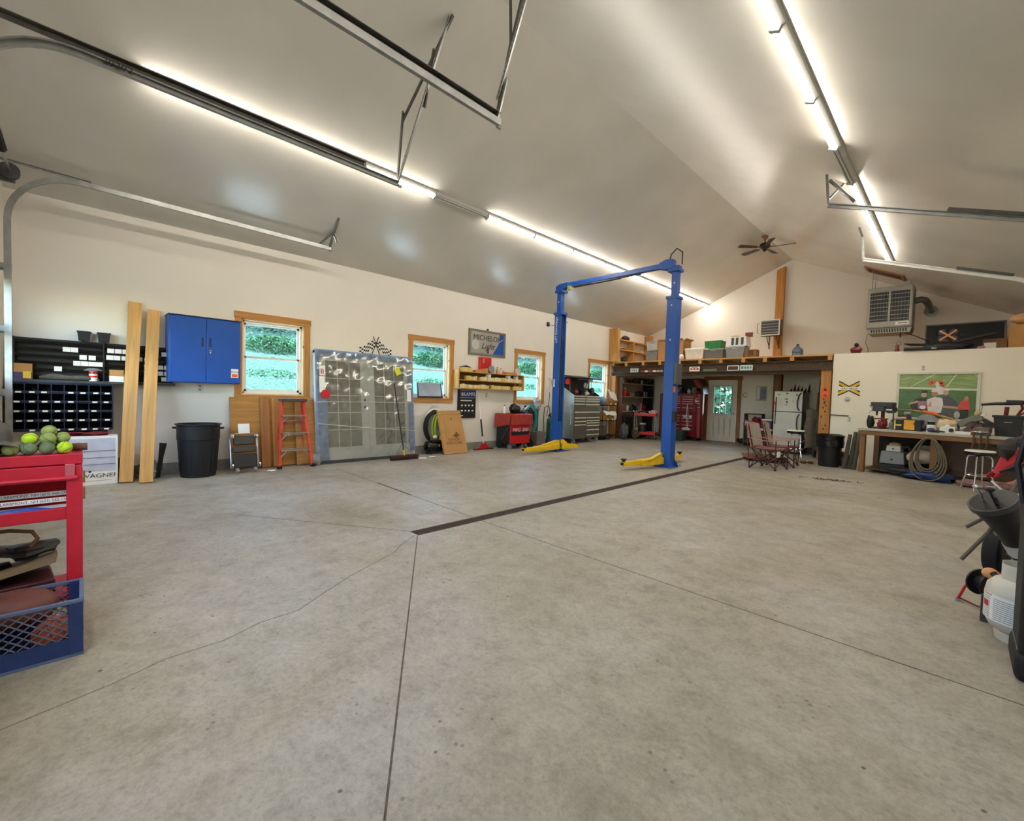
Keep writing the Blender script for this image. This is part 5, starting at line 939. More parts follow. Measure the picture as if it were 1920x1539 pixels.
# under-loft shelving along the window wall
o = E('corner_shelving', 'tall dark shelving under loft crowded with tools', 'shelf', (WX+.003, 14.35, 0)); dg = mat('shelf_metal', '#b5ab98', .5, .2)
for z in (.92, 1.43, 1.90): G().box(0, .42, -1.08, 1.05, z, z+.03).build('shelf_board', dg, o)
for y in (-1.1, 1.05): G().box(0, .42, y, y+.03, 0, 2.14).build('end_frame', 'brown' if y < 0 else 'black', o)
G().box(0, .006, -1.07, 1.05, .3, 2.14).build('back_panel', mat('shelf_back', '#b0a692', .7), o)
rnd = random.Random(11); cm = ['black', 'darkgrey', 'brown', 'red', 'grey', 'offwhite', 'blackgloss']; cn = ['black', 'dark grey', 'brown', 'red', 'grey', 'white', 'glossy black']
lv = {.95: 'lowest', 1.46: 'middle', 1.93: 'top'}
for z, nm in ((.951, 'lower'), (1.461, 'middle'), (1.931, 'upper')):
    y = -1.0; k = 0
    while y < .9:
        w_ = rnd.uniform(.05, .12); i = rnd.randrange(7); typ = rnd.choice(('bottle', 'can', 'case', 'tool')) if z < 1.9 else 'bottle'; lb = '%s %s, %s from the post on the %s under-loft shelf' % (cn[i], typ, ordn[min(k, 11)], nm)
        loc = (WX+.27+rnd.uniform(-.06, .06), 14.35+y+w_, z); h_ = rnd.uniform(.12, .19) if z > 1.9 else rnd.uniform(.16, .34)
        if typ == 'bottle': bottle(lb, loc, h_, w_*.45, cm[i], rnd.choice(('black', 'red', 'paper')))
        elif typ == 'can': c_ = E('can', lb, 'can', loc); G().lathe([(w_*.6, 0), (w_*.6, h_*.9)], n=14).build('can_body', cm[i], c_); G().lathe([(w_*.5, h_*.9), (w_*.5, h_)], n=12).build('lid', 'lightgrey', c_)
        elif typ == 'case': c_ = E('tool_case', lb, 'case', loc); G().box(-.1, .1, -w_*.8, w_*.8, 0, h_*.8).build('case_shell', cm[i], c_, .01); G().tube([(0, -.04, h_*.8), (0, -.03, h_*.8+.04), (0, .03, h_*.8+.04), (0, .04, h_*.8)], .008, 6).build('handle', 'black', c_)
        else: lump('power_tool', cm[i], lb, 'tool', loc, (.09, w_*.9, h_*.4), 100+k+int(z*100))
        y += 2*w_+rnd.uniform(.015, .04); k += 1
one(G().tube([(0, -.55, .0), (.02, 0, .015), (0, .5, .0)], [.025, .03, .025]).cyl((0, .45, 0), (.05, .62, -.02), .05), 'exhaust_pipe', 'darkgrey', 'dark steel pipe hung under the loft beam', 'pipe', (-8.0, 14.3, 2.08))
# black base clutter below
lump('grey_duffel', mat('grey_mottle', '#4d4a4e', .7, var=.5, scale=15), 'mottled grey bag on floor beside the trolley', 'bag', (-7.95, 13.15, .002), (.14, .14, .26), 71); lump('olive_bag', mat('olive_m', '#4c4a36', .8, var=.5, scale=12), 'olive bag on the floor behind the red cart', 'bag', (-7.75, 13.55, .002), (.15, .16, .17), 72); one(G().box(-.2, .2, -.25, .25, 0, .75), 'black_cabinet', 'black', 'plain black cabinet on floor under the loft shelving', 'cabinet', (-8.2, 13.55, .0), bev=.01); one(G().taper(.4, .5, .42, .52, 0, .27), 'black_tub', 'black', 'black tub pushed under the lowest loft shelf', 'tub', (-8.25, 14.6, 0))
# red service cart
o = E('service_cart', 'red two-shelf service cart with steel legs under the loft', 'cart', (-7.62, 14.0, 0), rz=20)
for z in (.16, .80): 
    t_ = G().box(-.36, .36, -.22, .22, z, z+.012).box(-.36, .36, -.22, -.212, z, z+.10).box(-.36, .36, .212, .22, z, z+.10).box(-.36, -.352, -.22, .22, z, z+.10).box(.352, .36, -.22, .22, z, z+.10).build('tray', 'red', o)
for x in (-.345, .345): 
    for y in (-.205, .205): G().cyl((x, y, .07), (x, y, .92), .014).build('leg', 'steel', o); G().cyl((x, y-.012, .035), (x, y+.012, .035), .035, n=12).build('caster', 'black', o)
G().tube([(-.345, -.205, .92), (-.38, -.19, .97), (-.38, .19, .97), (-.345, .205, .92)], .013).build('push_handle', 'chrome', o)
lump('white_cloth', 'paper', 'white cloth on the red cart top tray', 'cloth', (-7.68, 13.92, .814), (.12, .1, .05), 81); lump('dark_funnel', 'black', 'black funnel and tools on the red cart tray', 'funnel', (-7.8, 13.98, .814), (.1, .08, .07), 82); lump('red_white_rags', mat('rags_rw', '#c9473c', .7, var=.1, scale=18, col2='#ece2da'), 'red and white rags heaped on the red cart', 'rags', (-7.40, 14.06, .814), (.14, .12, .10), 83); one(G().lathe([(.13, 0), (.14, .25), (.12, .3)], n=18), 'black_bucket', 'black', 'black bucket on the lower tray of the red cart', 'bucket', (-7.72, 13.97, .174)); lump('white_rag', 'lightgrey', 'pale rag on the black bucket', 'rag', (-7.72, 13.97, .476), (.1, .1, .04), 84); one(G().taper(.14, .14, .14, .14, 0, .22), 'yellow_jug', 'tan', 'tan jug on the lower tray of the red cart', 'jug', (-7.92, 13.93, .174), bev=.02)
# red roller chest at the back wall
o = E('red_tool_chest', 'dark red two-stack roller tool chest with open lid at back wall', 'tool chest', (-6.85, 15.0, 0)); cr_ = mat('chest_red', '#7a0f1a', .35, var=.08); crd = mat('chest_red_d', '#4a0a12', .4)
G().box(-.72, .56, .02, .6, .14, .95).build('lower_cabinet', cr_, o, .006); G().box(-.72, .56, .02, .6, .96, 1.62).build('upper_chest', cr_, o, .006); G().at((.60, .14, 0)).prism(rounded(.26, .28, .10, 4), 'z', .10, 1.62).build('corner_column', cr_, o, .01); G().at((-.74, .14, 0)).prism(rounded(.10, .28, .04, 3), 'z', .14, 1.60).build('corner_column', cr_, o, .006)
G().prism([(-.74, 2.15), (.5, 2.17), (.66, 1.95), (.72, 1.62), (-.74, 1.62)], 'y', .58, .6).build('lid_back', 'black', o); G().prism([(.14, 2.12), (.44, 2.1), (.5, 1.8), (.3, 1.84)], 'y', .57, .58).build('lid_panel', 'red', o); G().prism([(.5, 2.16), (.68, 1.92), (.73, 1.62), (.66, 1.62), (.6, 1.9), (.44, 2.12)], 'y', .1, .58).build('lid_cheek', crd, o)
for (a, b), zs in (((-.68, .0), (1.50, 1.42, 1.34, 1.26, 1.12)), ((.02, .45), (1.50, 1.42, 1.34, 1.26, 1.12)), ((-.68, .0), (.85, .75, .65, .52, .38, .24)), ((.02, .45), (.85, .75, .65, .52, .38))):
    for z in zs: d = G().box(a+.01, b-.01, .008, .02, z-.055, z+.015).build('drawer', cr_, o, .003); G().box(a+.03, b-.03, -.008, .008, z-.004, z+.012).build('drawer_pull', 'pull', d)
G().box(.1, .2, .004, .008, .78, .87).build('drawer_label', 'lightgrey', o); G().box(.28, .4, .004, .008, .78, .87).build('drawer_label', 'offwhite', o)
g = G()
for i in range(12): t0, t1 = R(100+i*17), R(100+(i+1)*17); g.prism([(.60+.10*math.cos(t0), 1.38+.10*math.sin(t0)), (.60+.10*math.cos(t1), 1.38+.10*math.sin(t1)), (.60+.085*math.cos(t1), 1.38+.085*math.sin(t1)), (.60+.085*math.cos(t0), 1.38+.085*math.sin(t0))], 'y', -.006, 0)
g.prism([(.50, 1.40), (.66, 1.37), (.50, 1.34)], 'y', -.006, 0).build('emblem', 'paper', o); G().box(.58, .66, -.004, 0, 1.14, 1.17).build('badge', 'lightgrey', o)
for x in (-.6, .5): G().cyl((x, .1-.02, .07), (x, .1+.02, .07), .07, n=14).build('caster', 'black', o); G().cyl((x, .5-.02, .07), (x, .5+.02, .07), .07, n=14).build('caster', 'black', o)
for k in range(7): lump('shop_tool', ['lightgrey', 'darkgrey', 'steel', 'black', 'paper', 'grey', 'red'][k], ['pale', 'dark', 'shiny steel', 'black', 'white', 'grey', 'red'][k]+' tool piled on top of the red chest', 'tool', (-7.35+k*.17, 15.22, 1.622), (.07, .08, .05+.03*(k % 3)), 120+k)
o = E('hung_straps', 'pale hung straps and bag in front of the red chest', 'straps', (-6.58, 14.93, 0)); G().tube([(0, 0, 1.25), (-.01, -.01, .95), (.02, -.01, .55), (.04, -.02, .42)], .014, 6).build('strap', 'offwhite', o); G().tube([(0, 0, 1.25), (.07, -.02, .9), (.08, -.02, .5)], .012, 6).build('strap', 'grey', o); G().blob((.0, -.06, .40), (.14, .04, .06), .2, 3).build('bag_top', 'offwhite', o)
one(G().taper(.36, .3, .5, .36, 0, .36), 'green_tub', mat('tub_green', '#2b3b30', .6), 'dark green tub on the floor before the red chest', 'tub', (-6.75, 14.7, 0))
# back wall bits
o = E('wall_picture', 'white-mounted grey picture on the wall beside the walk door', 'picture', (-4.50, BY, 1.44)); G().box(-.15, .15, -.02, 0, 0, .48).build('frame', 'lightgrey', o); G().box(-.13, -.05, -.022, -.02, .05, .44).build('mount', 'paper', o); G().box(-.04, .13, -.022, -.02, .04, .44).build('print', mat('pic_blue', '#7b8698', .5, var=.4, scale=14), o)
o = E('wall_hook_ring', 'thin dark wire ring hanging on wall near the walk door', 'ring', (-4.98, BY-.012, 1.62)); G().tube(arc((0, 0, 0), .07, 20, 330, 16), .006, 6).build('ring', 'darkgrey', o)
o = E('door_hanger', 'black iron ornament hung on the walk door casing', 'ornament', (-6.26, BY-.045, 1.32)); G().tube([(0, 0, .35), (-.05, 0, .3), (-.04, 0, .05), (0, 0, 0), (.05, 0, .05), (.05, 0, .3), (0, 0, .35)], .01, 6).build('ornament', 'black', o)
lump('black_boots', 'black', 'black boots on floor beside the walk door', 'boots', (-4.72, 15.25, .002), (.28, .14, .12), 131)
o = E('wooden_rack', 'dark wooden rack with black and white clutter behind the camp chairs', 'rack', (-4.55, 15.1, 0)); G().box(-.26, .26, 0, .3, .55, .60).box(-.26, .26, 0, .3, 1.0, 1.03).build('shelf', 'brown', o); 
for x in (-.26, .23): G().box(x, x+.03, 0, .3, 0, 1.03).build('side', 'brown', o)
lump('bw_helmet', mat('bw', '#141414', .5, var=.1, scale=13, col2='#e3e0da'), 'black and white helmet on dark wooden rack', 'helmet', (-4.72, 15.2, .602), (.14, .12, .11), 132); lump('maroon_bag', 'darkred', 'dark red bag on the dark wooden rack', 'bag', (-4.45, 15.22, .602), (.15, .12, .16), 133)
o = E('purple_box', 'purple and white box on the black cooler by the fridge', 'box', (-3.98, 14.55, .70)); G().box(-.13, .13, -.1, .1, 0, .2).build('box_body', mat('box_purple', '#4d3a68', .5), o, .004); G().box(-.131, .131, -.101, .101, .16, .201).build('box_lid', 'paper', o)
o = E('black_cooler', 'black cooler with white band beside the fridge', 'cooler', (-3.98, 14.55, 0)); G().box(-.18, .18, -.2, .2, 0, .55).build('cooler_body', 'black', o, .015); G().box(-.18, .18, -.2, .2, .56, .62).build('cooler_lid', 'white', o, .01); G().box(-.17, .17, -.19, .19, .62, .698).build('tray', 'black', o)
# fridge
o = E('refrigerator', 'stainless top-freezer refrigerator with magnets and dark sides', 'fridge', (-3.32, 13.9, 0)); fs_ = mat('fridge_front', '#b5b1a8', .38, .45, var=.10, scale=3)
G().box(-.34, .34, .05, .72, .02, 1.70).build('cabinet', 'blackgloss', o, .006)
dr1 = G().box(-.34, .34, 0, .05, 1.16, 1.72).build('freezer_door', fs_, o, .012); dr2 = G().box(-.34, .34, 0, .05, .06, 1.145).build('fridge_door', fs_, o, .012)
G().tube([(.27, -.0, 1.20), (.235, -.045, 1.28), (.225, -.05, 1.45), (.26, -.04, 1.62), (.30, 0, 1.68)], .016).build('handle', 'darkgrey', dr1); G().tube([(.28, 0, 1.10), (.24, -.045, 1.02), (.235, -.05, .8), (.27, -.04, .6), (.30, 0, .55)], .016).build('handle', 'darkgrey', dr2)
G().cyl((-.29, -.006, 1.55), (-.30, -.006, .80), .012).build('lanyard', 'black', dr1); G().ell((-.31, -.01, 1.38), (.04, .01, .05)).build('red_magnet', 'red', dr1)
for k, (x, z, a, b, mm) in enumerate(((-.22, 1.63, .04, .03, 'darkgrey'), (-.03, 1.66, .05, .03, 'darkgrey'), (.2, 1.62, .035, .035, 'black'), (-.04, 1.50, .08, .05, 'grey'), (-.03, 1.42, .04, .05, 'darkgrey'), (.12, 1.45, .03, .05, 'tan'), (-.2, 1.5, .09, .1, 'lightgrey'), (-.04, 1.34, .05, .03, 'grey'))): G().box(x-a/2, x+a/2, -.004, 0, z-b/2, z+b/2).build('magnet', mm, dr1)
o = E('fridge_top_clutter', 'row of dark spiky brushes standing on the refrigerator', 'clutter', (-3.12, 14.2, 1.702))
for k in range(6): G().cyl((-.22+k*.085, .02*(k % 2), 0), (-.20+k*.085, .02, .12+.09*((k*3) % 4)/2), .04, .003, n=8).build('brush', 'black', o)
# stair stringer enclosure behind the fridge, rods and coats by the post
one(G().prism([(-3.66, 1.55), (-2.5, 2.47), (-2.28, 2.47), (-2.28, 0), (-3.66, 0)], 'y', 15.05, 15.15), 'stair_enclosure', 'wall', 'white sloped stair enclosure under the loft behind the fridge', 'stair', (0, 0, 0), kind='structure')
for k, (x, y, h_) in enumerate(((-2.62, 13.75, 2.05), (-2.56, 13.82, 1.9), (-2.68, 13.9, 1.7), (-2.60, 13.62, 1.5))): one(G().cyl((0, 0, 0), (.05*(k % 2)+.03, .08, h_), .02, .012, n=8), 'fishing_rod', 'black' if k % 2 else 'brown', ['tall dark rod nearest the timber post', 'tall brown rod behind the first by the post', 'shorter dark rod beside the fridge side', 'short brown stick leaning by the timber post'][k], 'rod', (x, y, 0))
one(G().sheet(lambda u, v: (-.16+.3*u+.02*math.sin(9*v), -.05*math.sin(6*u), 1.1-1.0*v+.05*math.sin(5*u)), 8, 10, .03), 'grey_coat', mat('coat', '#5d574c', .9, var=.25, scale=9), 'long grey-brown coat hanging between fridge and post', 'coat', (-2.62, 13.45, .12))
o = E('orange_opener', 'orange bottle opener shape on timber post of loft', 'bottle opener', (-2.345, 13.118, 1.70)); G().prism([(-.07, -.12), (-.04, -.16), (.04, -.16), (.07, -.12), (.07, .02), (.05, .10), (-.05, .10), (-.07, .02)], 'y', -.015, 0).build('opener_body', 'orange', o); G().at((0, -.016, .05), rx=90).lathe([(.001, 0), (.03, 0), (.03, .006), (.001, .006)], n=16).build('opener_hole', 'black', o); G().box(-.035, .035, -.017, -.015, -.13, -.06).build('label', 'red', o)
G().prism([(-.06, 0), (.02, .02), (.05, .12), (0, .22), (-.05, .16)], 'y', 0, .001); mk = E('post_stickers', 'dark stickers scattered on the timber post of the loft', 'stickers', (-2.345, 13.118, .75))
for k in range(9): G().ell((random.uniform(-.07, .07), -.001, random.uniform(0, .8)), (.018, .002, .03), 6, 4).build('sticker', 'brown', mk)
# camp chairs
def camp_chair(label, loc, rz):
    o = E('camp_chair', label, 'folding chair', loc, rz, group='camp chairs'); pk = mat('chair_pink', '#b87a6e', .7, var=.15); gy = mat('chair_grey', '#9b948a', .75); tb = mat('chair_tube', '#4a2f2a', .45, .3)
    for s_ in (-1, 1):
        G().cyl((-.25, s_*.24, .02), (.25, s_*.24, .44), .013).build('leg', tb, o); G().cyl((.27, s_*.24, .02), (-.25, s_*.24, .44), .013).build('leg', tb, o); G().cyl((-.25, s_*.27, .02), (-.36, s_*.27, .90), .011).build('back_post', tb, o); G().cyl((.26, s_*.27, .02), (.26, s_*.27, .60), .011).build('arm_post', tb, o)
        G().sheet(lambda u, v: (-.30+.58*u, s_*(.27+.04*(v-.5)), .61+.03*(1-u)-.03*math.sin(math.pi*u)), 8, 3, .012).build('armrest', pk, o)
        for x in (-.25, .26): G().ell((x, s_*.26, .015), (.03, .025, .015)).build('foot', 'black', o)
    G().cyl((-.24, -.24, .03), (-.24, .24, .43), .010).build('leg', tb, o); G().cyl((.25, -.24, .03), (.25, .24, .43), .010).build('leg', tb, o); G().cyl((-.24, .24, .03), (-.24, -.24, .43), .010).build('leg', tb, o); G().cyl((.25, .24, .03), (.25, -.24, .43), .010).build('leg', tb, o)
    G().sheet(lambda u, v: (-.26+.52*u, -.25+.5*v, .44-.05*math.sin(math.pi*u)*math.sin(math.pi*v)), 8, 8, .012).build('seat', mat('chair_seat', '#8d5a55', .8, var=.35, scale=16), o)
    b_ = G().sheet(lambda u, v: (-.25-.11*u-.05*math.sin(math.pi*v), -.26+.52*v, .44+.48*u+.04*math.sin(math.pi*v)*u), 8, 8, .014).build('backrest', pk, o); G().sheet(lambda u, v: (-.212-.11*u-.05*math.sin(math.pi*(.15+.7*v)), -.18+.36*v, .46+.46*u), 6, 6, .012).build('back_pad', gy, b_)
    return o
c1 = camp_chair('pink and grey folding camp chair, nearer one, facing the workbench', (-2.78, 10.35, 0), -10); c2 = copy(c1, (-2.72, 11.15, 0), 4, 'pink and grey folding camp chair, farther one, before the fridge')
G().box(.28, .285, -.26, -.12, .28, .40).build('paper_tag', 'paper', c1); G().sheet(lambda u, v: (.1+.3*u, -.14+.28*v, .45+.16*u-.05*math.sin(3*u)), 6, 4, .012).build('foot_flap', mat('chair_red', '#7d2f33', .8, var=.3, scale=14), c2)
one(G().blob((0, 0, .07), (.50, .28, .08), .35, 141, 22, 10), 'brush_pile', mat('twigs', '#6f4a3c', .95, var=.5, scale=20), 'heap of reddish-brown twigs on the floor behind camp chair', 'twigs', (-3.2, 11.6, .003))
# bar stools
def stool(label, loc, h, rz=0):
    o = E('bar_stool', label, 'stool', loc, rz, group='chrome bar stools'); G().lathe([(.17, h-.085), (.185, h-.07), (.185, h-.03)], n=26).build('seat_band', 'blackgloss', o); G().lathe([(.185, h-.03), (.19, h-.025), (.18, h-.005), (.10, h)], n=26).build('seat', mat('seat_white', '#efece0', .35), o)
    for k in range(4): a = R(45+90*k); c_, s_ = math.cos(a), math.sin(a); G().tube([(.05*c_, .05*s_, h-.09), (.13*c_, .13*s_, h-.10), (.15*c_, .15*s_, h-.15), (.16*c_, .16*s_, .26), (.20*c_, .20*s_, .10), (.205*c_, .205*s_, 0)], .012).build('leg', 'chrome', o)
    G().tube(arc((0, 0, .28), .165, 0, 345, 23, 'xy'), .011, 6, True).build('foot_ring', 'chrome', o); return o
stool('chrome bar stool with white seat in front of the fridge', (-2.80, 12.55, 0), .74, 10); stool('chrome bar stool with white seat at the workbench end', (.27, 10.75, 0), .70, 30)
trash_can('black trash can with a bag liner by the timber post', (-2.02, 12.05, 0), .24, .70, True)
for k, (x, y) in enumerate(((-2.42, 12.25), (-2.38, 12.1), (-2.5, 12.0))): lump('firewood_scrap', 'brown' if k else 'offwhite', ['pale wood scrap on the floor beside the bagged trash can', 'brown wood scrap on the floor nearest the bagged trash can', 'brown wood scrap on the floor toward the stool'][k], 'scrap', (x, y, .002), (.07, .05, .03), 151+k)
# ------------------------------------------------------------------ partition wall and workbench
o = E('brand_decal', 'yellow and black crossed wall decal lettered ski-doo', 'decal', (-1.885, PY, 1.785)); 
for s_ in (-1, 1):
    for q, (w_, mm, y) in enumerate(((.066, 'black', -.003), (.034, mat('decal_yellow', '#e2b92a', .5), -.005))):
        pts = [(s_*-.21, -.12), (s_*-.10, -.06), (0, -.0), (s_*.10, .07), (s_*.20, .13)]; g = G()
        for (a, b), (c_, d_) in zip(pts, pts[1:]): g.prism([(a, b-w_), (c_, d_-w_*.9), (c_, d_+w_*.9), (a, b+w_)] if s_ > 0 else [(c_, d_-w_*.9), (a, b-w_), (a, b+w_), (c_, d_+w_*.9)], 'y', y, 0)
        g.build('crossed_band', mm, o)
G().prism(rounded(.44, .075, .03, 3), 'y', -.007, 0).build('name_band', 'paper', o); text('ski-doo', .085, 'darkgrey', o, (0, -.0085, 0), 90, 0, shear=.3, sx=1.2)
o = E('thermostat_dial', 'round grey thermostat on the partition wall below the decal', 'thermostat', (-1.905, PY, 1.53)); G().at((0, 0, 0), rx=90).lathe([(.055, 0), (.055, .015), (.035, .03), (.01, .032)], n=20).build('dial', 'lightgrey', o)
plate('beige switch plate on the partition wall below the thermostat', (-1.845, PY, 1.045), 'y', 'switch_plate', 'switch'); plate('beige outlet plate above the framed football photo', (-.60, PY, 2.245), 'y')
o = E('wall_ruler', 'thin grey rail fixed on the partition by the timber post', 'rail', (-2.05, PY, 1.135)); G().at((0, 0, 0), ry=2).box(-.19, .19, -.02, 0, -.012, .012).build('rail', 'darkgrey', o)
# framed photo: people in front of a football pitch
o = E('framed_photo', 'large white-framed photo of four people before a football pitch', 'picture', (-.375, PY-.002, 1.16)); W_, H_ = .60, .95
for a in ((-.65, .65, H_, H_+.045), (-.65, .65, -.03, .0), (-.65, -.60, 0, H_), (.60, .65, 0, H_)): G().box(a[0], a[1], -.03, 0, a[2], a[3]).build('frame_rail', 'offwhite', o, .003)
pr = lambda name, g, m, y=0: g.build(name, m, o)
G().box(-W_, W_, -.010, 0, 0, H_).build('print', mat('turf', '#6d8c4a', .35, var=.3, scale=5, stretch=(1, 1, 5), col2='#9db077'), o)
def flat(poly, m, lay, name='print_shape'): return G().prism(poly, 'y', -.0105-.0006*lay, -.0095).build(name, MATS[m] if isinstance(m, str) else m, o)
dkg = mat('turf_dark', '#4a6f3e', .35, var=.25, scale=6, stretch=(1, 1, 5)); flat([(-W_, 0), (W_, 0), (W_, .62), (-W_, .64)], dkg, 0); flat([(-W_, .63), (W_, .60), (W_, .64), (-W_, .675)], mat('pitch_line', '#d8dcc0', .4), 1)
for p in ([(-.42, .68), (-.405, .68), (-.02, .95), (-.05, .95)], [(.14, .67), (.155, .67), (.30, .95), (.285, .95)], [(.55, .95), (.60, .88), (.60, .90), (.565, .95)], [(-.58, .83), (-.40, .88), (-.40, .886), (-.58, .838)]): flat(p, 'pitch_line', 1)
def blobf(cx, cz, rx_, rz_, m, lay, n=14): return flat([(cx+rx_*math.cos(2*math.pi*i/n), cz+rz_*math.sin(2*math.pi*i/n)) for i in range(n)], m, lay)
sk = mat('print_skin', '#c99b84', .4); drk = mat('print_dark', '#2b2a2b', .4); sh1 = mat('print_white', '#e5dad8', .4); sh2 = mat('print_violet', '#4d4652', .4); orr = mat('print_orange', '#d8643f', .4); ros = mat('print_rose', '#a57480', .4)
for x, z in ((-.10, .76), (-.05, .78), (.01, .74), (.06, .78), (.09, .73)): blobf(x, z, .035, .05, orr if x < 0 or x > .05 else sh1, 2)
flat([(-.04, .50), (.12, .52), (.10, .70), (.0, .70)], sh1, 2)
flat([(-.40, .27), (-.33, .40), (-.22, .45), (-.12, .43), (-.10, .12), (-.36, .12)], drk, 3); blobf(-.19, .51, .045, .065, sk, 4); flat([(-.25, .54), (-.13, .54), (-.14, .60), (-.22, .60)], drk, 5); flat([(-.27, .20), (-.14, .20), (-.13, .37), (-.28, .36)], ros, 5); blobf(-.20, .23, .05, .04, 'paper', 6); flat([(-.44, .27), (-.28, .33), (-.28, .38), (-.40, .33)], sk, 5)
flat([(-.14, .40), (-.02, .46), (.10, .44), (.12, .30), (.09, .12), (-.11, .12)], sh1, 6); blobf(-.02, .53, .05, .065, mat('print_tan', '#a98370', .4), 7); flat([(-.08, .57), (.03, .57), (.02, .63), (-.06, .63)], sh1, 8); flat([(-.11, .0), (.1, .0), (.10, .12), (-.11, .12)], drk, 6); flat([(-.12, .25), (-.06, .25), (-.06, .34), (-.09, .36)], sk, 8)
flat([(.10, .46), (.20, .48), (.32, .36), (.34, .24), (.14, .22)], sh2, 5); blobf(.15, .56, .042, .06, sk, 6); flat([(.10, .60), (.21, .60), (.19, .65), (.12, .65)], sh1, 7); flat([(.10, .05), (.3, .05), (.3, .2), (.12, .22)], mat('print_grey', '#5a565e', .4), 5); flat([(.12, .23), (.35, .22), (.34, .26), (.12, .28)], sk, 7)
flat([(.34, .20), (.52, .18), (.50, .40), (.43, .43), (.36, .34)], mat('print_red2', '#d94b44', .4), 8); blobf(.46, .44, .035, .05, mat('print_hair', '#b98a6a', .4), 9); flat([(.36, .0), (.50, .0), (.50, .2), (.36, .2)], drk, 8); blobf(.335, .09, .045, .08, 'lightgrey', 9); flat([(-W_, 0), (-.36, 0), (-.36, .06), (-W_, .05)], mat('print_maroon', '#6d2f2c', .4), 3)
# workbench
BX, BYF, BR = -1.45, 11.62, -10.
def bw(x, y, z=0): a = R(BR); return (BX+x*math.cos(a)-y*math.sin(a), BYF+x*math.sin(a)+y*math.cos(a), z)
o = E('workbench', 'long wooden workbench with pale worktop along the partition', 'workbench', (BX, BYF, 0), BR); ww = wood('bench_wood', '#8a5f35', 'x', .7); wz = wood('bench_leg', '#8a5f35', 'z', .7)
BT = .92
G().box(-.03, 1.02, -.02, .95, BT-.045, BT).build('worktop', mat('laminate', '#b6b0a3', .4, var=.06), o, .004); G().box(1.023, 2.55, -.02, .95, BT-.045, BT).build('worktop', 'laminate', o, .004); G().box(0, 2.5, .0, .04, BT-.135, BT-.045).build('apron', ww, o)
for x in (0, 1.10, 2.42): 
    for y in (.0, .85): G().box(x, x+.09, y+.04, y+.13, 0, BT-.045).build('leg', wz, o, .003)
G().box(0.09, 2.42, .90, .92, .05, BT-.1).build('back_board', mat('bench_back', '#2a2420', .8), o); G().box(1.15, 2.42, .45, .47, .1, .78).build('drawer_board', wood('ply_dark', '#5c4530', 'x'), o); G().box(.05, 2.45, .2, .9, .06, .09).build('lower_shelf', 'brown', o)
BT += .0006
def bt(x, y, z=BT): return bw(x*.78+.03, y, z)
def onb(name, label, cat, x, y, rz=0, z=BT): return E(name, label, cat, bt(x, y, z), BR+rz)
o = onb('drill_press', 'small benchtop drill press with red column at bench end', 'drill press', .27, .38); G().box(-.12, .12, -.13, .16, 0, .03).build('base', 'darkgrey', o, .004); G().cyl((0, .1, .03), (0, .1, .42), .032).build('column', 'darkred', o); G().box(-.10, .10, -.1, .08, .19, .215).build('table', 'darkred', o, .004)
G().box(-.16, .20, -.10, .16, .46, .55).build('belt_cover', 'darkgrey', o, .01); G().box(-.12, .08, -.13, .14, .36, .46).build('head', 'darkgrey', o, .01); G().cyl((.15, -.1, .40), (.15, .15, .40), .075, n=18).build('motor', 'black', o); G().box(.10, .20, -.103, -.1, .385, .41).build('name_label', 'paper', o); G().cyl((-.05, -.08, .36), (-.05, -.08, .27), .02, .012).build('chuck', 'black', o)
for a in (0, 120, 240): G().cyl((-.12, -.05, .40), (-.18, -.05+.09*math.cos(R(a)), .40+.09*math.sin(R(a))), .006, n=6).build('feed_handle', 'grey', o)
lump('vise_tool', 'darkred', 'small red drill vise in front of the drill press', 'vise', bt(.36, .22, BT), (.08, .07, .09), 161); lump('black_pliers', 'black', 'black pliers standing in a cup by the drill press', 'pliers', bt(.10, .25, BT), (.06, .05, .13), 162)
bottle('grey spray bottle beside the drill press', bt(.52, .3, BT), .19, .04, 'grey', 'black', 'spray_bottle', 'bottle')
def charger(label, x, y, m, w_, h_): 
    o = onb('power_pack', label, 'charger', x, y, 4); G().box(-w_/2, w_/2, -.09, .09, 0, h_).build('housing', 'black', o, .012); G().box(-w_/2+.015, -w_/2+.04, -.097, -.088, .01, h_-.01).build('guard_bar', m, o, .006); G().box(w_/2-.04, w_/2-.015, -.097, -.088, .01, h_-.01).build('guard_bar', m, o, .006); G().box(-w_/2+.03, w_/2-.03, -.095, -.088, h_*.42, h_*.56).build('guard_bar', m, o); return o
charger('yellow-barred black jobsite charger on the workbench', .72, .22, mat('pale_yellow', '#d9cd6a', .5), .18, .21)
o = onb('cordless_charger', 'amber and black cordless tool charger on the workbench', 'charger', .95, .2, 0); G().box(-.13, .17, -.09, .10, 0, .22).build('housing', 'black', o, .015); G().prism([(-.09, .02), (.07, .02), (.07, .12), (.04, .14), (.07, .16), (.07, .205), (-.09, .205)], 'y', -.10, -.088).build('face_plate', mat('amber', '#f0a912', .45), o, .004); G().cyl((.15, -.02, .08), (.22, -.02, .08), .06, n=14).build('battery', 'black', o)
one(G().at((0, 0, .0), rx=78).lathe([(.01, -.004), (.17, -.004), (.17, .004), (.01, .004)], n=28), 'sanding_disc', 'grey', 'large grey disc leaning on the bench wall side', 'disc', bt(1.17, .45, BT+.17)); 
o = onb('hand_grinder', 'dark grinder standing upright on the bench behind chargers', 'grinder', .83, .45); G().tube([(0, 0, 0), (.0, 0, .2), (-.02, 0, .32)], [.04, .045, .03]).build('body', 'darkgrey', o); G().cyl((-.08, 0, .33), (.02, 0, .33), .035).build('head', 'grey', o)
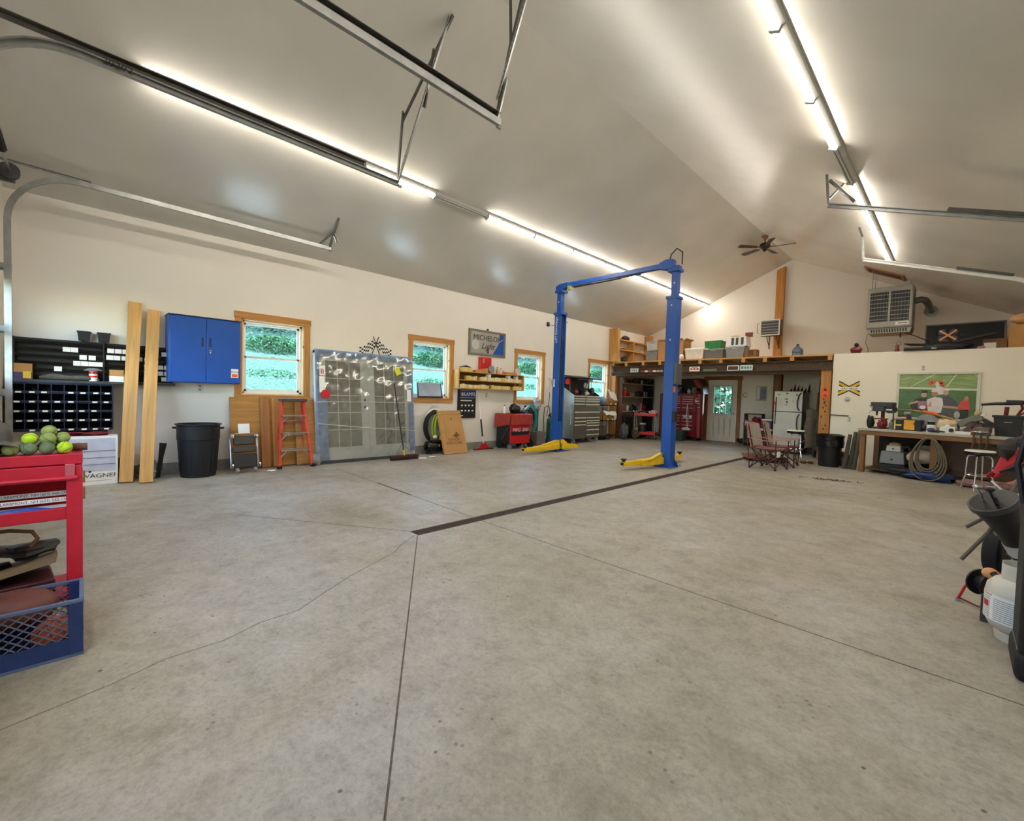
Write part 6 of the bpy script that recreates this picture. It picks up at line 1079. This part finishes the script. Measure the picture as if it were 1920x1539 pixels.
o = onb('wax_jar', 'white jar with black lid on the workbench', 'jar', 1.32, .2); G().lathe([(.065, 0), (.07, .02), (.07, .12), (.05, .14)], n=18).build('jar_body', 'paper', o); G().lathe([(.055, .14), (.055, .20)], n=18).build('jar_lid', 'black', o); G().lathe([(.05, .20), (.05, .215)], n=18).build('lid_top', 'offwhite', o)
o = onb('polisher', 'purple-headed polisher lying on the bench front edge', 'polisher', 1.36, .04); G().ell((0, 0, .045), (.055, .05, .045)).build('head', mat('purple_tool', '#3d3560', .4), o); G().tube([(.03, 0, .03), (.2, .0, .025)], [.028, .025]).build('handle', 'black', o)
o = onb('long_bow', 'long wooden bow with orange wrap lying over the bench clutter', 'bow', 1.35, .5); G().tube([(-.75, .1, .42), (-.4, .05, .40), (-.1, 0, .36), (.2, -.02, .26), (.45, -.03, .12), (.6, -.03, .08)], [.008, .014, .022, .024, .018, .01]).build('limb', wood('bow_wood', '#b08a55', 'x'), o); G().tube([(-.22, .02, .385), (.0, -.01, .34)], .03).build('grip', 'orange', o); G().cyl((.3, -.02, 0), (.3, -.02, .2), .02).cyl((-.7, .1, 0), (-.7, .1, .42), .012).build('rest', 'darkgrey', o)
lump('shop_towel', mat('cream', '#d9c3a2', .8), 'cream cloth bundle behind the white dial box', 'cloth', bt(1.55, .4, BT), (.14, .1, .12), 163)
o = onb('dial_box', 'white device with black dial knob on the workbench', 'timer box', 1.66, .10, 0); G().box(-.11, .10, -.08, .09, 0, .12).prism([(-.06, .12), (.03, .12), (0, .16), (-.03, .16)], 'y', -.05, .06).build('housing', 'white', o, .008); G().cyl((.05, -.08, .06), (.05, -.10, .06), .035, n=18).build('dial', 'black', o); G().box(.10, .30, -.07, .07, 0, .05).build('tray', 'paper', o); G().box(.10, .31, -.075, -.03, .065, .085).build('slide', 'darkgrey', o)
lump('orange_bits', 'orange', 'small orange parts tray on the workbench', 'parts', bt(2.0, .12, BT), (.09, .06, .04), 164); lump('engine_part', mat('engine', '#4a4038', .6, .3, var=.4, scale=15), 'greasy brown engine part on the workbench', 'engine part', bt(2.1, .35, BT), (.16, .12, .11), 165, .35)
o = onb('angled_case', 'grey and black angled instrument propped on the bench', 'instrument', 2.02, .5); G().at((0, 0, .22), ry=-28).box(-.22, .12, -.08, .08, 0, .12).build('body', mat('inst_grey', '#77766c', .5), o, .01); G().at((.12, 0, .22), ry=35).box(-.06, .24, -.07, .07, 0, .06).build('arm', 'black', o, .008); G().cyl((.0, 0, 0), (.0, 0, .24), .05).build('stand', 'darkgrey', o); G().ell((.02, 0, .38), (.05, .05, .06)).build('top_knob', 'tan', o); G().at((.05, -.02, .33), ry=-20).box(-.08, .08, -.05, .05, 0, .03).build('pad', 'paper', o)
o = onb('bench_vise', 'rusty brown bench vise clamped at the worktop edge', 'vise', 2.22, .05); mat('vise_metal', '#6d5f54', .55, .5, var=.3, scale=14); G().box(-.09, .09, -.06, .14, 0, .06).build('base', 'vise_metal', o, .008); G().box(-.10, .10, -.1, -.04, .04, .14).build('front_jaw', 'vise_metal', o, .01); G().box(-.10, .10, .04, .14, .05, .15).build('rear_jaw', 'vise_metal', o, .01); G().cyl((0, -.2, .07), (0, .1, .07), .02).build('screw', 'steel', o); G().cyl((-.1, -.19, .07), (.1, -.19, .07), .009).build('handle_bar', 'chrome', o)
for k, x in enumerate((-.09, 0, .08)): G().tube([(x, -.10, .02), (x+.01, -.11, -.12), (x-.01, -.11, -.24)], .014, 6).build('hung_strap', 'brown', o)
o = onb('black_crate', 'black plastic crate with red cables standing on the workbench', 'crate', 2.56, .45); G().taper(.30, .26, .36, .30, 0, .36).build('crate_body', mat('crate_black', '#1c1b1e', .55), o, .008); G().taper(.39, .33, .39, .33, .33, .37).build('crate_rim', 'crate_black', o, .006); G().box(-.05, .05, -.145, -.14, .24, .255).build('logo', 'grey', o)
G().tube([(-.05, 0, .36), (-.04, 0, .52)], .03).tube([(.08, 0, .36), (.14, .02, .50), (.12, 0, .58)], .02).tube([(.1, 0, .37), (.2, 0, .46), (.3, 0, .42)], .012).build('red_cable', 'darkred', o); G().tube([(-.36, 0, .55), (-.2, 0, .57), (0, 0, .58), (.16, 0, .60)], [.02, .025, .03, .035]).box(-.05, .14, -.05, .05, .58, .64).build('pole_tool', 'black', o); G().tube([(-.34, 0, .54), (-.37, 0, .35), (-.33, 0, .12)], .006, 6).build('thin_cord', 'grey', o)
# under and around the bench
o = E('shop_vacuum', 'grey and cream shop vacuum under the workbench', 'vacuum', bw(.50, .36, .092), BR); G().taper(.40, .32, .36, .30, .13, .38).build('tank', 'grey', o, .012); G().box(-.22, .22, -.17, .17, 0, .12).build('dolly_base', 'black', o, .01); G().taper(.24, .2, .22, .18, .38, .50).build('motor_head', 'offwhite', o, .012); G().lathe([(.10, .50), (.09, .54), (.04, .56)], n=16).build('cap', 'tan', o); G().cyl((0, -.16, .22), (0, -.17, .22), .018).build('latch', 'black', o); G().cyl((0, -.105, .44), (0, -.112, .44), .015).build('switch', 'black', o); G().tube([(.12, 0, .45), (.22, -.05, .5), (.28, -.05, .38), (.25, 0, .2)], .025).build('vac_hose', 'darkgrey', o)
one(G().blob((0, 0, .15), (.24, .13, .13), .1, 171), 'cushion', mat('cushion_beige', '#cabca6', .8, var=.1), 'beige cushion leaning under the workbench', 'cushion', bw(.94, .30, .26)); one(G().blob((0, 0, .1), (.20, .12, .12), .2, 172), 'canvas_bag', mat('canvas', '#9b8d78', .85), 'tan canvas bag stuffed under worktop beside the hose', 'bag', bw(1.0, .52, .40)); one(G().blob((0, 0, .11), (.3, .16, .10), .3, 173), 'black_bags', 'black', 'black bags on floor under the workbench cushion', 'bags', bw(.88, .12, .002)); one(G().blob((0, 0, .10), (.28, .12, .10), .4, 174), 'blue_tarp', mat('tarp_blue', '#22386a', .5, var=.35, scale=9), 'crumpled blue tarp on floor under the workbench', 'tarp', bw(1.10, -.02, .002))
o = E('hose_coil', 'big coil of grey-green hose hung on the bench middle leg', 'hose', bw(1.09, -.06, 0), BR); hm = mat('hose_grey', '#6f6650', .55, var=.15); rnd = random.Random(9)
for k in range(6): G().tube([((.13+.024*k)*math.cos(t)*(1-.25*math.sin(t))+.01*(k % 3), -.013*k, .82-(.30+.02*k)+(.30+.02*k)*math.sin(t)) for t in [2*math.pi*i/36 for i in range(36)]], .013, 6, True).build('hose_loop', hm, o)
one(G().blob((0, 0, .06), (.45, .16, .07), .3, 175, 20), 'pink_tarp_bundle', mat('bundle_pink', '#8d6e68', .8, var=.35, scale=12), 'dusty pink bundle on floor under the bench end', 'bundle', bw(1.95, -.08, .002))
for k, (dx, dy, h_) in enumerate(((0, 0, .84), (-.085, .05, .80), (-.17, -.02, .74))): one(G().tube([(0, 0, 0), (.03, .1, h_*.5), (.06, .16, h_)], [.045, .04, .035]), 'rolled_mat', mat('roll_dark', '#4f4a40', .8, var=.25, scale=12), ['tallest dark rolled mat leaning at the bench end', 'middle dark rolled mat leaning at the bench end', 'shortest dark rolled mat leaning at the bench end'][k], 'roll', (BX-.1+dx, BYF+.3+dy, .002))
lump('log_bag', mat('logs', '#5d4f40', .9, var=.4, scale=10), 'bag of split wood on floor between trash can and rolled mats', 'bag', (-1.78, 12.3, .002), (.14, .16, .16), 181)
# ------------------------------------------------------------------ near the front: red cart, crate
o = E('utility_cart', 'red steel utility cart with tray, piled with tennis balls', 'cart', (-3.40, -.30, 0)); rc = mat('cart_red', '#c01a33', .42, var=.10, scale=12, bump=.05)
G().box(-.45, -.002, -.34, .305, .925, .985).build('lid', rc, o, .006); G().box(-.45, -.004, -.34, .303, .845, .922).build('upper_box', rc, o, .005); G().tube([(.004, -.34, .852), (.004, .285, .852)], .013).build('front_ridge', rc, o)
G().box(-.45, -.43, -.34, .30, .62, .845).build('tray_back', rc, o); G().box(-.45, -.0, -.34, .30, .635, .648).build('tray_floor', rc, o); G().box(-.012, .001, -.279, .239, .625, .69).build('tray_lip', rc, o, .004)
G().box(-.06, .002, .24, .305, 0, .845).build('leg', rc, o, .004); G().box(-.45, -.40, .24, .305, 0, .845).build('leg', rc, o, .004); G().box(-.06, .002, -.34, -.28, 0, .845).build('leg', rc, o, .004); G().box(-.45, -.40, -.34, -.28, 0, .845).build('leg', rc, o, .004)
G().box(-.43, -.02, -.30, .26, .17, .19).build('lower_shelf', rc, o); G().box(.002, .008, .235, .275, .86, .93).build('hasp', mat('hasp_pink', '#c9646c', .4, .3), o, .003)
for z in (.66, .76): G().box(-.40, -.36, .306, .316, z, z+.07).build('side_hinge', 'cardboard', o)
tb1 = mat('tennis_fresh', '#b9d62f', .9, var=.12, scale=25); tb2 = mat('tennis_worn', '#8f9c54', .95, var=.2, scale=20); tb3 = mat('tennis_grey', '#6c7a58', .95, var=.2, scale=20)
TBL = [(-3.425, -.262, 0, tb2, 'olive worn tennis ball, leftmost in the front row on the red cart'), (-3.425, -.197, 0, tb3, 'grey worn tennis ball, second in the front row on the red cart'), (-3.425, -.131, 0, tb3, 'dark grey-green tennis ball, third in the front row on the red cart'), (-3.425, -.065, 0, tb1, 'bright lime tennis ball with dark seam at the row end'), (-3.45, -.195, 1, tb1, 'lime-topped tennis ball in the second layer by the cap'), (-3.44, -.128, 1, tb2, 'olive tennis ball in the second layer, middle one'), (-3.49, -.075, 0, tb2, 'olive tennis ball behind the bright lime one'), (-3.49, -.14, 0, tb3, 'grey tennis ball hidden in the middle of the pile'), (-3.49, -.21, 0, tb3, 'grey tennis ball behind the front row by the cap'), (-3.475, -.075, 1, tb2, 'olive tennis ball in the second layer, nearest the edge'), (-3.47, -.125, 1.75, tb2, 'olive tennis ball on top of the pile')]
def ball_mesh():
    g = G().ell((0, 0, 0), .0322, 20, 12); return g.mesh('ball')
def seam(): 
    pts = []
    for i in range(40):
        t = 2*math.pi*i/40; a = .44; x = math.cos(t)+a*math.cos(3*t); y = math.sin(t)-a*math.sin(3*t); z = 2*math.sqrt(a)*math.sin(2*t); v = Vector((x, y, z)).normalized()*.0323; pts.append(v)
    return G().tube(pts, .0011, 4, True).mesh('seam')
bm_, sm_ = ball_mesh(), seam(); sm_.materials.append(mat('seam_dark', '#39402a', .9))
for x, y, lay, m_, lb in TBL:
    o = bpy.data.objects.new('tennis_ball', bm_.copy()); COL.objects.link(o); o.data.materials.append(m_); o.location = (x, y, .986+.033+.050*lay); o.rotation_euler = (random.uniform(0, 6), random.uniform(0, 6), 0); tag(o, lb, 'tennis ball', 'tennis balls on the red cart')
    c_ = bpy.data.objects.new('seam', sm_); COL.objects.link(c_); c_.parent = o
o = E('baseball_cap', 'grey baseball cap lying on the red cart beside tennis balls', 'cap', (-3.5, -.35, 1.04), 20)
G().lathe([(.085, 0), (.09, .03), (.085, .07), (.065, .11), (.03, .13), (.005, .135)], n=22).build('crown', mat('cap_grey2', '#5b5854', .9, var=.08, scale=30), o); G().sheet(lambda u, v: (.07+.08*u, -.07+.14*v, .015-.02*u+.02*math.sin(math.pi*v)), 6, 8, .004).build('brim', 'cap_grey2', o); G().ell((0, 0, .136), .008, 8, 5).build('button', 'cap_grey2', o)
one(G().blob((0, 0, .028), (.11, .12, .028), .12, 201), 'black_glove', 'black', 'dark glove under the grey cap on the red cart', 'glove', (-3.51, -.36, .986))
o = E('wooden_mallet', 'short brown wooden mallet on the red cart edge', 'mallet', (-3.53, -.005, 1.008)); G().cyl((0, -.035, 0), (0, .03, 0), .021, n=14).build('head', wood('mallet', '#6e4a34', 'y'), o); G().cyl((0, 0, 0), (-.16, -.01, 0), .010).build('handle', 'tan', o)
# dealer plate frames in the tray
for k, (x, z, rx_) in enumerate(((-3.425, .665, 0), (-3.46, .695, 2))):
    o = E('plate_frame', ['white dealer licence plate frame in the cart tray, nearer one', 'white dealer licence plate frame in the cart tray, rear one'][k], 'plate frame', (x, -.18, z), ry=-12, group='plate frames in tray')
    for a in ((-.15, .15, .055, .08), (-.15, .15, -.012, .006), (.138, .15, 0, .06), (-.15, -.138, 0, .06)): G().box(-.006, .0, a[0], a[1], a[2], a[3]).build('frame_rail', 'paper', o, .002)
    text('CLAREMONT, NH (603) 542-1700', .020, 'navy', o, (.001, .0, .067), 90, 90, sx=.93, ext=.0004)
one(G().tube([(0, -.16, .02), (.005, 0, .03), (0, .14, .005)], [.012, .018, .008], 8), 'blue_marker', mat('bluepen', '#2a4fa8', .35), 'long blue tool handle lying in the cart tray', 'handle', (-3.44, -.2, .66))
# things on the lower shelf
one(G().at((0, 0, 0), rx=12, ry=-8).box(-.17, .17, -.2, .16, 0, .03), 'flat_carton', mat('carton_old', '#85735a', .9, var=.15), 'flattened tan carton on the lower shelf of the red cart', 'box', (-3.63, -.26, .32)); lump('black_bag', 'black', 'black bag on lower shelf of the red cart', 'bag', (-3.6, -.42, .192), (.14, .14, .10), 205); one(G().at((0, 0, 0), rz=6).box(-.16, .16, -.18, .18, 0, .09), 'maroon_case', mat('maroon_case', '#4a1f28', .5), 'flat maroon case on the lower shelf of the red cart', 'case', (-3.62, -.3, .192), bev=.008); lump('dark_cloth', 'darkgrey', 'crumpled dark cloth heaped on the tan carton', 'cloth', (-3.7, -.22, .37), (.10, .12, .04), 206)
o = E('metal_hook', 'curved brown iron hook hanging under the cart tray', 'hook', (-3.45, -.25, .47)); G().tube([(0, -.1, .12), (0, -.02, .12), (0, .06, .10), (0, .08, .06), (0, .055, .02)], .010).build('hook', 'brown', o)
# blue milk crate
o = E('milk_crate', 'scuffed blue plastic milk crate on the floor by the red cart', 'crate', (-3.225, -.20, 0)); cb_ = mat('crate_blue', '#233a72', .5, var=.2, scale=9); cb2 = mat('crate_edge', '#5a6a8c', .55, var=.2)
hx_, hy_ = .165, .205
G().box(-hx_+.015, hx_-.015, -hy_+.002, hy_-.002, 0.001, .012).build('floor_panel', cb_, o)
for x in (-hx_, hx_-.02): 
    for y in (-hy_, hy_-.055): G().box(x, x+.02, y, y+.055, .012, .285).build('corner_post', cb_, o, .003)
for x in (-hx_, hx_-.012): G().box(x+.001, x+.011, -hy_+.05, hy_-.05, .012, .095).build('side_panel', cb_, o); G().box(x-.003, x+.016, -hy_-.003, hy_+.003, .27, .288).build('top_rim', cb2, o, .003); G().box(x-.002, x+.014, -hy_-.002, hy_+.002, -.0, .014).build('base_rim', cb2, o)
for y in (-hy_, hy_-.012): G().box(-hx_+.02, hx_-.02, y+.001, y+.011, .013, .10).box(-hx_+.02, hx_-.02, y+.001, y+.011, .21, .269).build('end_panel', cb_, o); G().box(-hx_+.017, hx_-.017, y-.003, y+.015, .27, .288).build('top_rim', cb2, o)
for x in (-hx_+.004, hx_-.008):
    g = G(); z0, z1, y0, y1 = .095, .27, -hy_+.05, hy_-.05
    for sgn in (-1, 1):
        for k in range(-4, 12):
            a0 = y0+k*.045; n_ = 8; d_ = z1-z0
            p, q = (a0, z0), (a0+d_*1.2, z1)
            if sgn < 0: p, q = (y0+y1-p[0], z0), (y0+y1-q[0], z1)
            lo, hi = sorted((p, q))
            if hi[0] < y0 or lo[0] > y1: continue
            def cut(P_, Q_):
                (a, b), (c_, e_) = P_, Q_
                if a < y0: b += (y0-a)*(e_-b)/(c_-a); a = y0
                if c_ > y1: e_ -= (c_-y1)*(e_-b)/(c_-a); c_ = y1
                return (a, b), (c_, e_)
            (a, b), (c_, e_) = cut(lo, hi)
            if c_-a > .01: g.cyl((x+.002, a, b), (x+.002, c_, e_), .0035, n=5)
    g.build('lattice', mat('lattice', '#5b6378', .5), o, kind='stuff')
o = E('old_football', 'faded brown leather ball lying in the blue milk crate', 'ball', (-3.245, -.235, .235)); G().ell((0, 0, 0), (.12, .155, .095), 24, 14).build('ball', mat('leather', '#6a3a34', .6, var=.15, scale=20, bump=.1), o)
o = E('orange_ball', 'small orange basketball with dark lines in the milk crate', 'ball', (-3.165, -.10, .10)); G().ell((0, 0, 0), .085, 20, 12).build('ball', mat('bball', '#b5543c', .7, var=.1, scale=40, bump=.1), o)
for a in (0, 60, 120): G().at(rz=a, rx=20).tube([(.0852*math.cos(t), 0, .0852*math.sin(t)) for t in [2*math.pi*i/30 for i in range(30)]], .0018, 4, True).build('groove', 'black', o)

# ------------------------------------------------------------------ near the right edge
o = E('propane_tank', 'white propane cylinder with printed label standing on the floor', 'propane tank', (.315, 4.0, 0)); tw = mat('tank_white', '#cfcabb', .4, var=.08)
G().lathe([(.10, .0), (.105, 0), (.11, .04), (.10, .05)], n=26).build('foot_ring', tw, o); G().lathe([(.03, .035), (.09, .045), (.135, .075), (.155, .12), (.157, .28), (.15, .32), (.12, .36), (.07, .385), (.03, .39)], n=30).build('tank_body', tw, o)
for a0 in (200, 20): 
    g = G(); pts = [(.10*math.cos(R(a0+i*11)), .10*math.sin(R(a0+i*11))) for i in range(13)]
    g.prism([(p[0], p[1]) for p in pts]+[(p[0]*.96, p[1]*.96) for p in pts[::-1]], 'z', .355, .46).build('collar', tw, o)
G().cyl((0, 0, .39), (0, 0, .43), .02).cyl((0, 0, .43), (0, 0, .445), .035, n=10).cyl((0, 0, .42), (-.05, -.02, .42), .014).build('valve', 'steel', o)
def lbl(a0, a1, z0, z1, m_, nm, r=.1585): 
    g = G(); n_ = 10; pts = [(r*math.cos(R(a0+(a1-a0)*i/n_)), r*math.sin(R(a0+(a1-a0)*i/n_))) for i in range(n_+1)]
    return g.add([(p[0], p[1], z) for z in (z0, z1) for p in pts], [(i, i+1, n_+2+i, n_+1+i) for i in range(n_)]).build(nm, m_, o)
lbl(180, 300, .12, .275, 'paper', 'label'); lbl(182, 216, .265, .27, 'red', 'label_band', .159)
for k in range(11): lbl(184, 212, .13+.012*k, .134+.012*k, 'grey', 'label_line', .159); lbl(220, 296, .13+.012*k, .134+.012*k, 'grey', 'label_line', .159)
lbl(190, 208, .19, .225, 'red', 'label_flame', .1595)
o = E('gear_case', 'tall black padded gear bag standing at the photo edge', 'gear bag', (.525, 3.60, 0)); G().box(-.26, .26, -.19, .19, .02, 1.50).build('bag_body', mat('nylon', '#101013', .65, var=.2, scale=18), o, .05); G().box(-.27, .27, -.2, .2, 0, .14).build('base_cap', 'rubber', o, .03); G().tube([(-.27, -.1, 1.3), (-.30, -.1, 1.1), (-.27, -.1, .9)], .012).build('side_handle', 'black', o); G().box(-.262, -.258, -.15, .15, .145, .15).build('zip', 'grey', o)
# golf bag on a pull cart
o = E('golf_bag', 'black golf bag tipped forward with pale band near its base', 'golf bag', (0, 0, 0)); a_, b_ = Vector((.205, 4.9, .69)), Vector((.50, 5.2, .09)); d_ = (b_-a_).normalized(); Lg = (b_-a_).length
pts = [a_-d_*.0, a_+d_*.02, a_+d_*.14, a_+d_*.28, a_+d_*Lg]; G().tube(pts, [.135, .137, .105, .085, .08], 22).build('bag_body', 'black', o); G().tube([a_-d_*.012, a_+d_*.03], [.142, .142], 22).build('mouth_rim', 'darkgrey', o); G().tube([a_+d_*.36, a_+d_*.46], .0875, 22).build('pale_band', 'lightgrey', o); G().tube([a_-d_*.013, a_-d_*.0128], [.128, .128], 22).build('mouth_divider', 'blackgloss', o)
G().tube([a_+d_*.22+Vector((-.09, -.04, .03)), a_+d_*.34+Vector((-.09, -.03, .02))], .02, 8).build('logo_patch', 'offwhite', o)
for k, (u, v) in enumerate(((.03, .04), (-.04, .02), (.02, -.05))): G().cyl(a_+Vector((u, v, -.02)), a_-d_*.10+Vector((u, v, 0)), .008).ell(tuple(a_-d_*.11+Vector((u, v, .01))), (.03, .02, .018)).build('club_head', ['grey', 'steel', 'black'][k], o)
o = E('golf_cart_frame', 'two-wheeled bag pull cart with dark tyre behind the tank', 'pull cart', (0, 0, 0)); w_ = G().at((.27, 5.45, .20), rz=75, rx=90).lathe([(.10, -.05), (.16, -.055), (.195, -.04), (.2, 0), (.195, .04), (.16, .055), (.10, .05)], n=26).build('tyre', 'rubber', o); G().at((.27, 5.45, .20), rz=75, rx=90).lathe([(.02, -.03), (.10, -.03), (.10, .03), (.02, .03)], n=20).build('wheel_hub', 'grey', w_)
G().tube([(.06, 4.85, .22), (.20, 4.95, .45), (.33, 5.0, .85), (.42, 5.0, 1.12)], .013).build('frame_tube', mat('tube_grey', '#5b584f', .4, .5), o); G().tube([(.08, 5.15, .42), (.22, 5.2, .55), (.42, 5.3, .95)], .014).build('frame_tube', 'tube_grey', o); G().tube([(.27, 5.45, .2), (.36, 5.25, .5), (.44, 5.1, 1.0)], .012).build('frame_tube', 'black', o); G().cyl((.20, 5.42, .2), (.55, 5.52, .2), .012).build('axle', 'steel', o)
G().tube([(.24, 5.1, .9), (.38, 5.05, 1.0), (.52, 5.0, 1.12)], .012).build('handle_bar', 'black', o); G().ell((.45, 5.2, .62), (.05, .05, .06)).ell((.44, 5.15, .45), (.04, .04, .05)).build('clamp', 'steel', o)
one(G().tube([(0, 0, 0), (.0, .02, .75)], [.07, .06]), 'grey_tube', 'black', 'upright dark tube beside the pull cart tyre', 'tube', (.43, 5.3, .0))
# folding chair heaped with jackets
o = E('lawn_chair', 'white-framed folding chair heaped with jackets at the right edge', 'folding chair', (.66, 8.7, 0), 150)
for s_ in (-1, 1): G().tube([(.28, s_*.25, 0), (-.18, s_*.25, .46), (-.30, s_*.25, .88)], .013).build('side_frame', 'white', o); G().tube([(-.24, s_*.23, 0), (.24, s_*.23, .44)], .013).build('cross_leg', 'white', o); G().box(-.22, .22, s_*.25-.025, s_*.25+.025, .60, .625).build('armrest', 'darkgrey', o)
G().sheet(lambda u, v: (-.2+.44*u, -.23+.46*v, .44-.03*math.sin(math.pi*v)), 5, 6, .01).build('seat', mat('seat_peach', '#c98070', .7), o); G().sheet(lambda u, v: (-.18-.12*u, -.23+.46*v, .46+.42*u), 5, 6, .01).build('backrest', 'seat_peach', o)
one(G().sheet(lambda u, v: (.34*(u-.5)+.05*math.sin(7*v+3*u), -.28+.56*v, .44*math.exp(-((u-.62)*2.2)**2)-.05+.04*math.sin(11*u+5*v)+.03*math.sin(17*v)), 16, 16, .02), 'red_jacket', mat('jacket_red', '#b3202f', .8, var=.2, scale=8), 'red jacket thrown over the folding chair', 'jacket', (.50, 8.55, .50)); one(G().blob((0, 0, .14), (.22, .24, .17), .22, 211, 20, 12), 'black_jacket', mat('jacket_black', '#2d2d2b', .8, var=.3, scale=8), 'black and grey jacket heaped on top of the red one', 'jacket', (.58, 8.62, .74))
o = E('jumper_cable', 'looped red cable lying on floor beside the propane tank', 'cable', (.10, 4.45, 0)); G().tube([(-.05, .05, .01), (-.02, .0, .12), (.03, -.05, .26), (.09, -.12, .31), (.16, -.18, .31), (.24, -.2, .30)], .008, 6).build('cable', 'red', o); G().tube([(-.04, .07, .02), (.04, .0, .015), (.12, -.06, .02), (.2, -.1, .02)], .007, 6).build('cable', 'darkred', o); G().box(-.06, -.04, .035, .075, 0, .02).build('clamp', 'grey', o)
o = E('cord_reel', 'black cord reel wedged behind the propane tank', 'reel', (.175, 4.22, .0)); G().at((0, 0, .24), rz=40, rx=90).lathe([(.03, -.05), (.085, -.05), (.085, -.04), (.05, -.035), (.05, .035), (.085, .04), (.085, .05), (.03, .05)], n=22).build('reel', 'black', o); G().box(-.02, .04, -.03, .03, 0, .17).build('reel_stand', 'darkgrey', o); G().ell((.01, -.05, .33), (.04, .04, .035)).build('orange_grip', mat('peach', '#d99a66', .6), o); G().tube([(.02, -.1, .35), (.1, -.18, .25), (-.02, -.15, .2)], .018, 8).build('dark_hose', 'black', o)

g = G(); rnd = random.Random(4)
for k in range(90): a = rnd.gauss(0, 1); g.ell((a*.22, rnd.gauss(0, .07), .004), (rnd.uniform(.006, .022), rnd.uniform(.005, .014), .004), 6, 4)
one(g, 'dirt_crumbs', mat('dirt', '#4b3f2c', .95, var=.3), 'scattered dark dirt crumbs on the floor before the workbench', 'dirt', (-1.62, 9.85, 0), 20, kind='stuff')
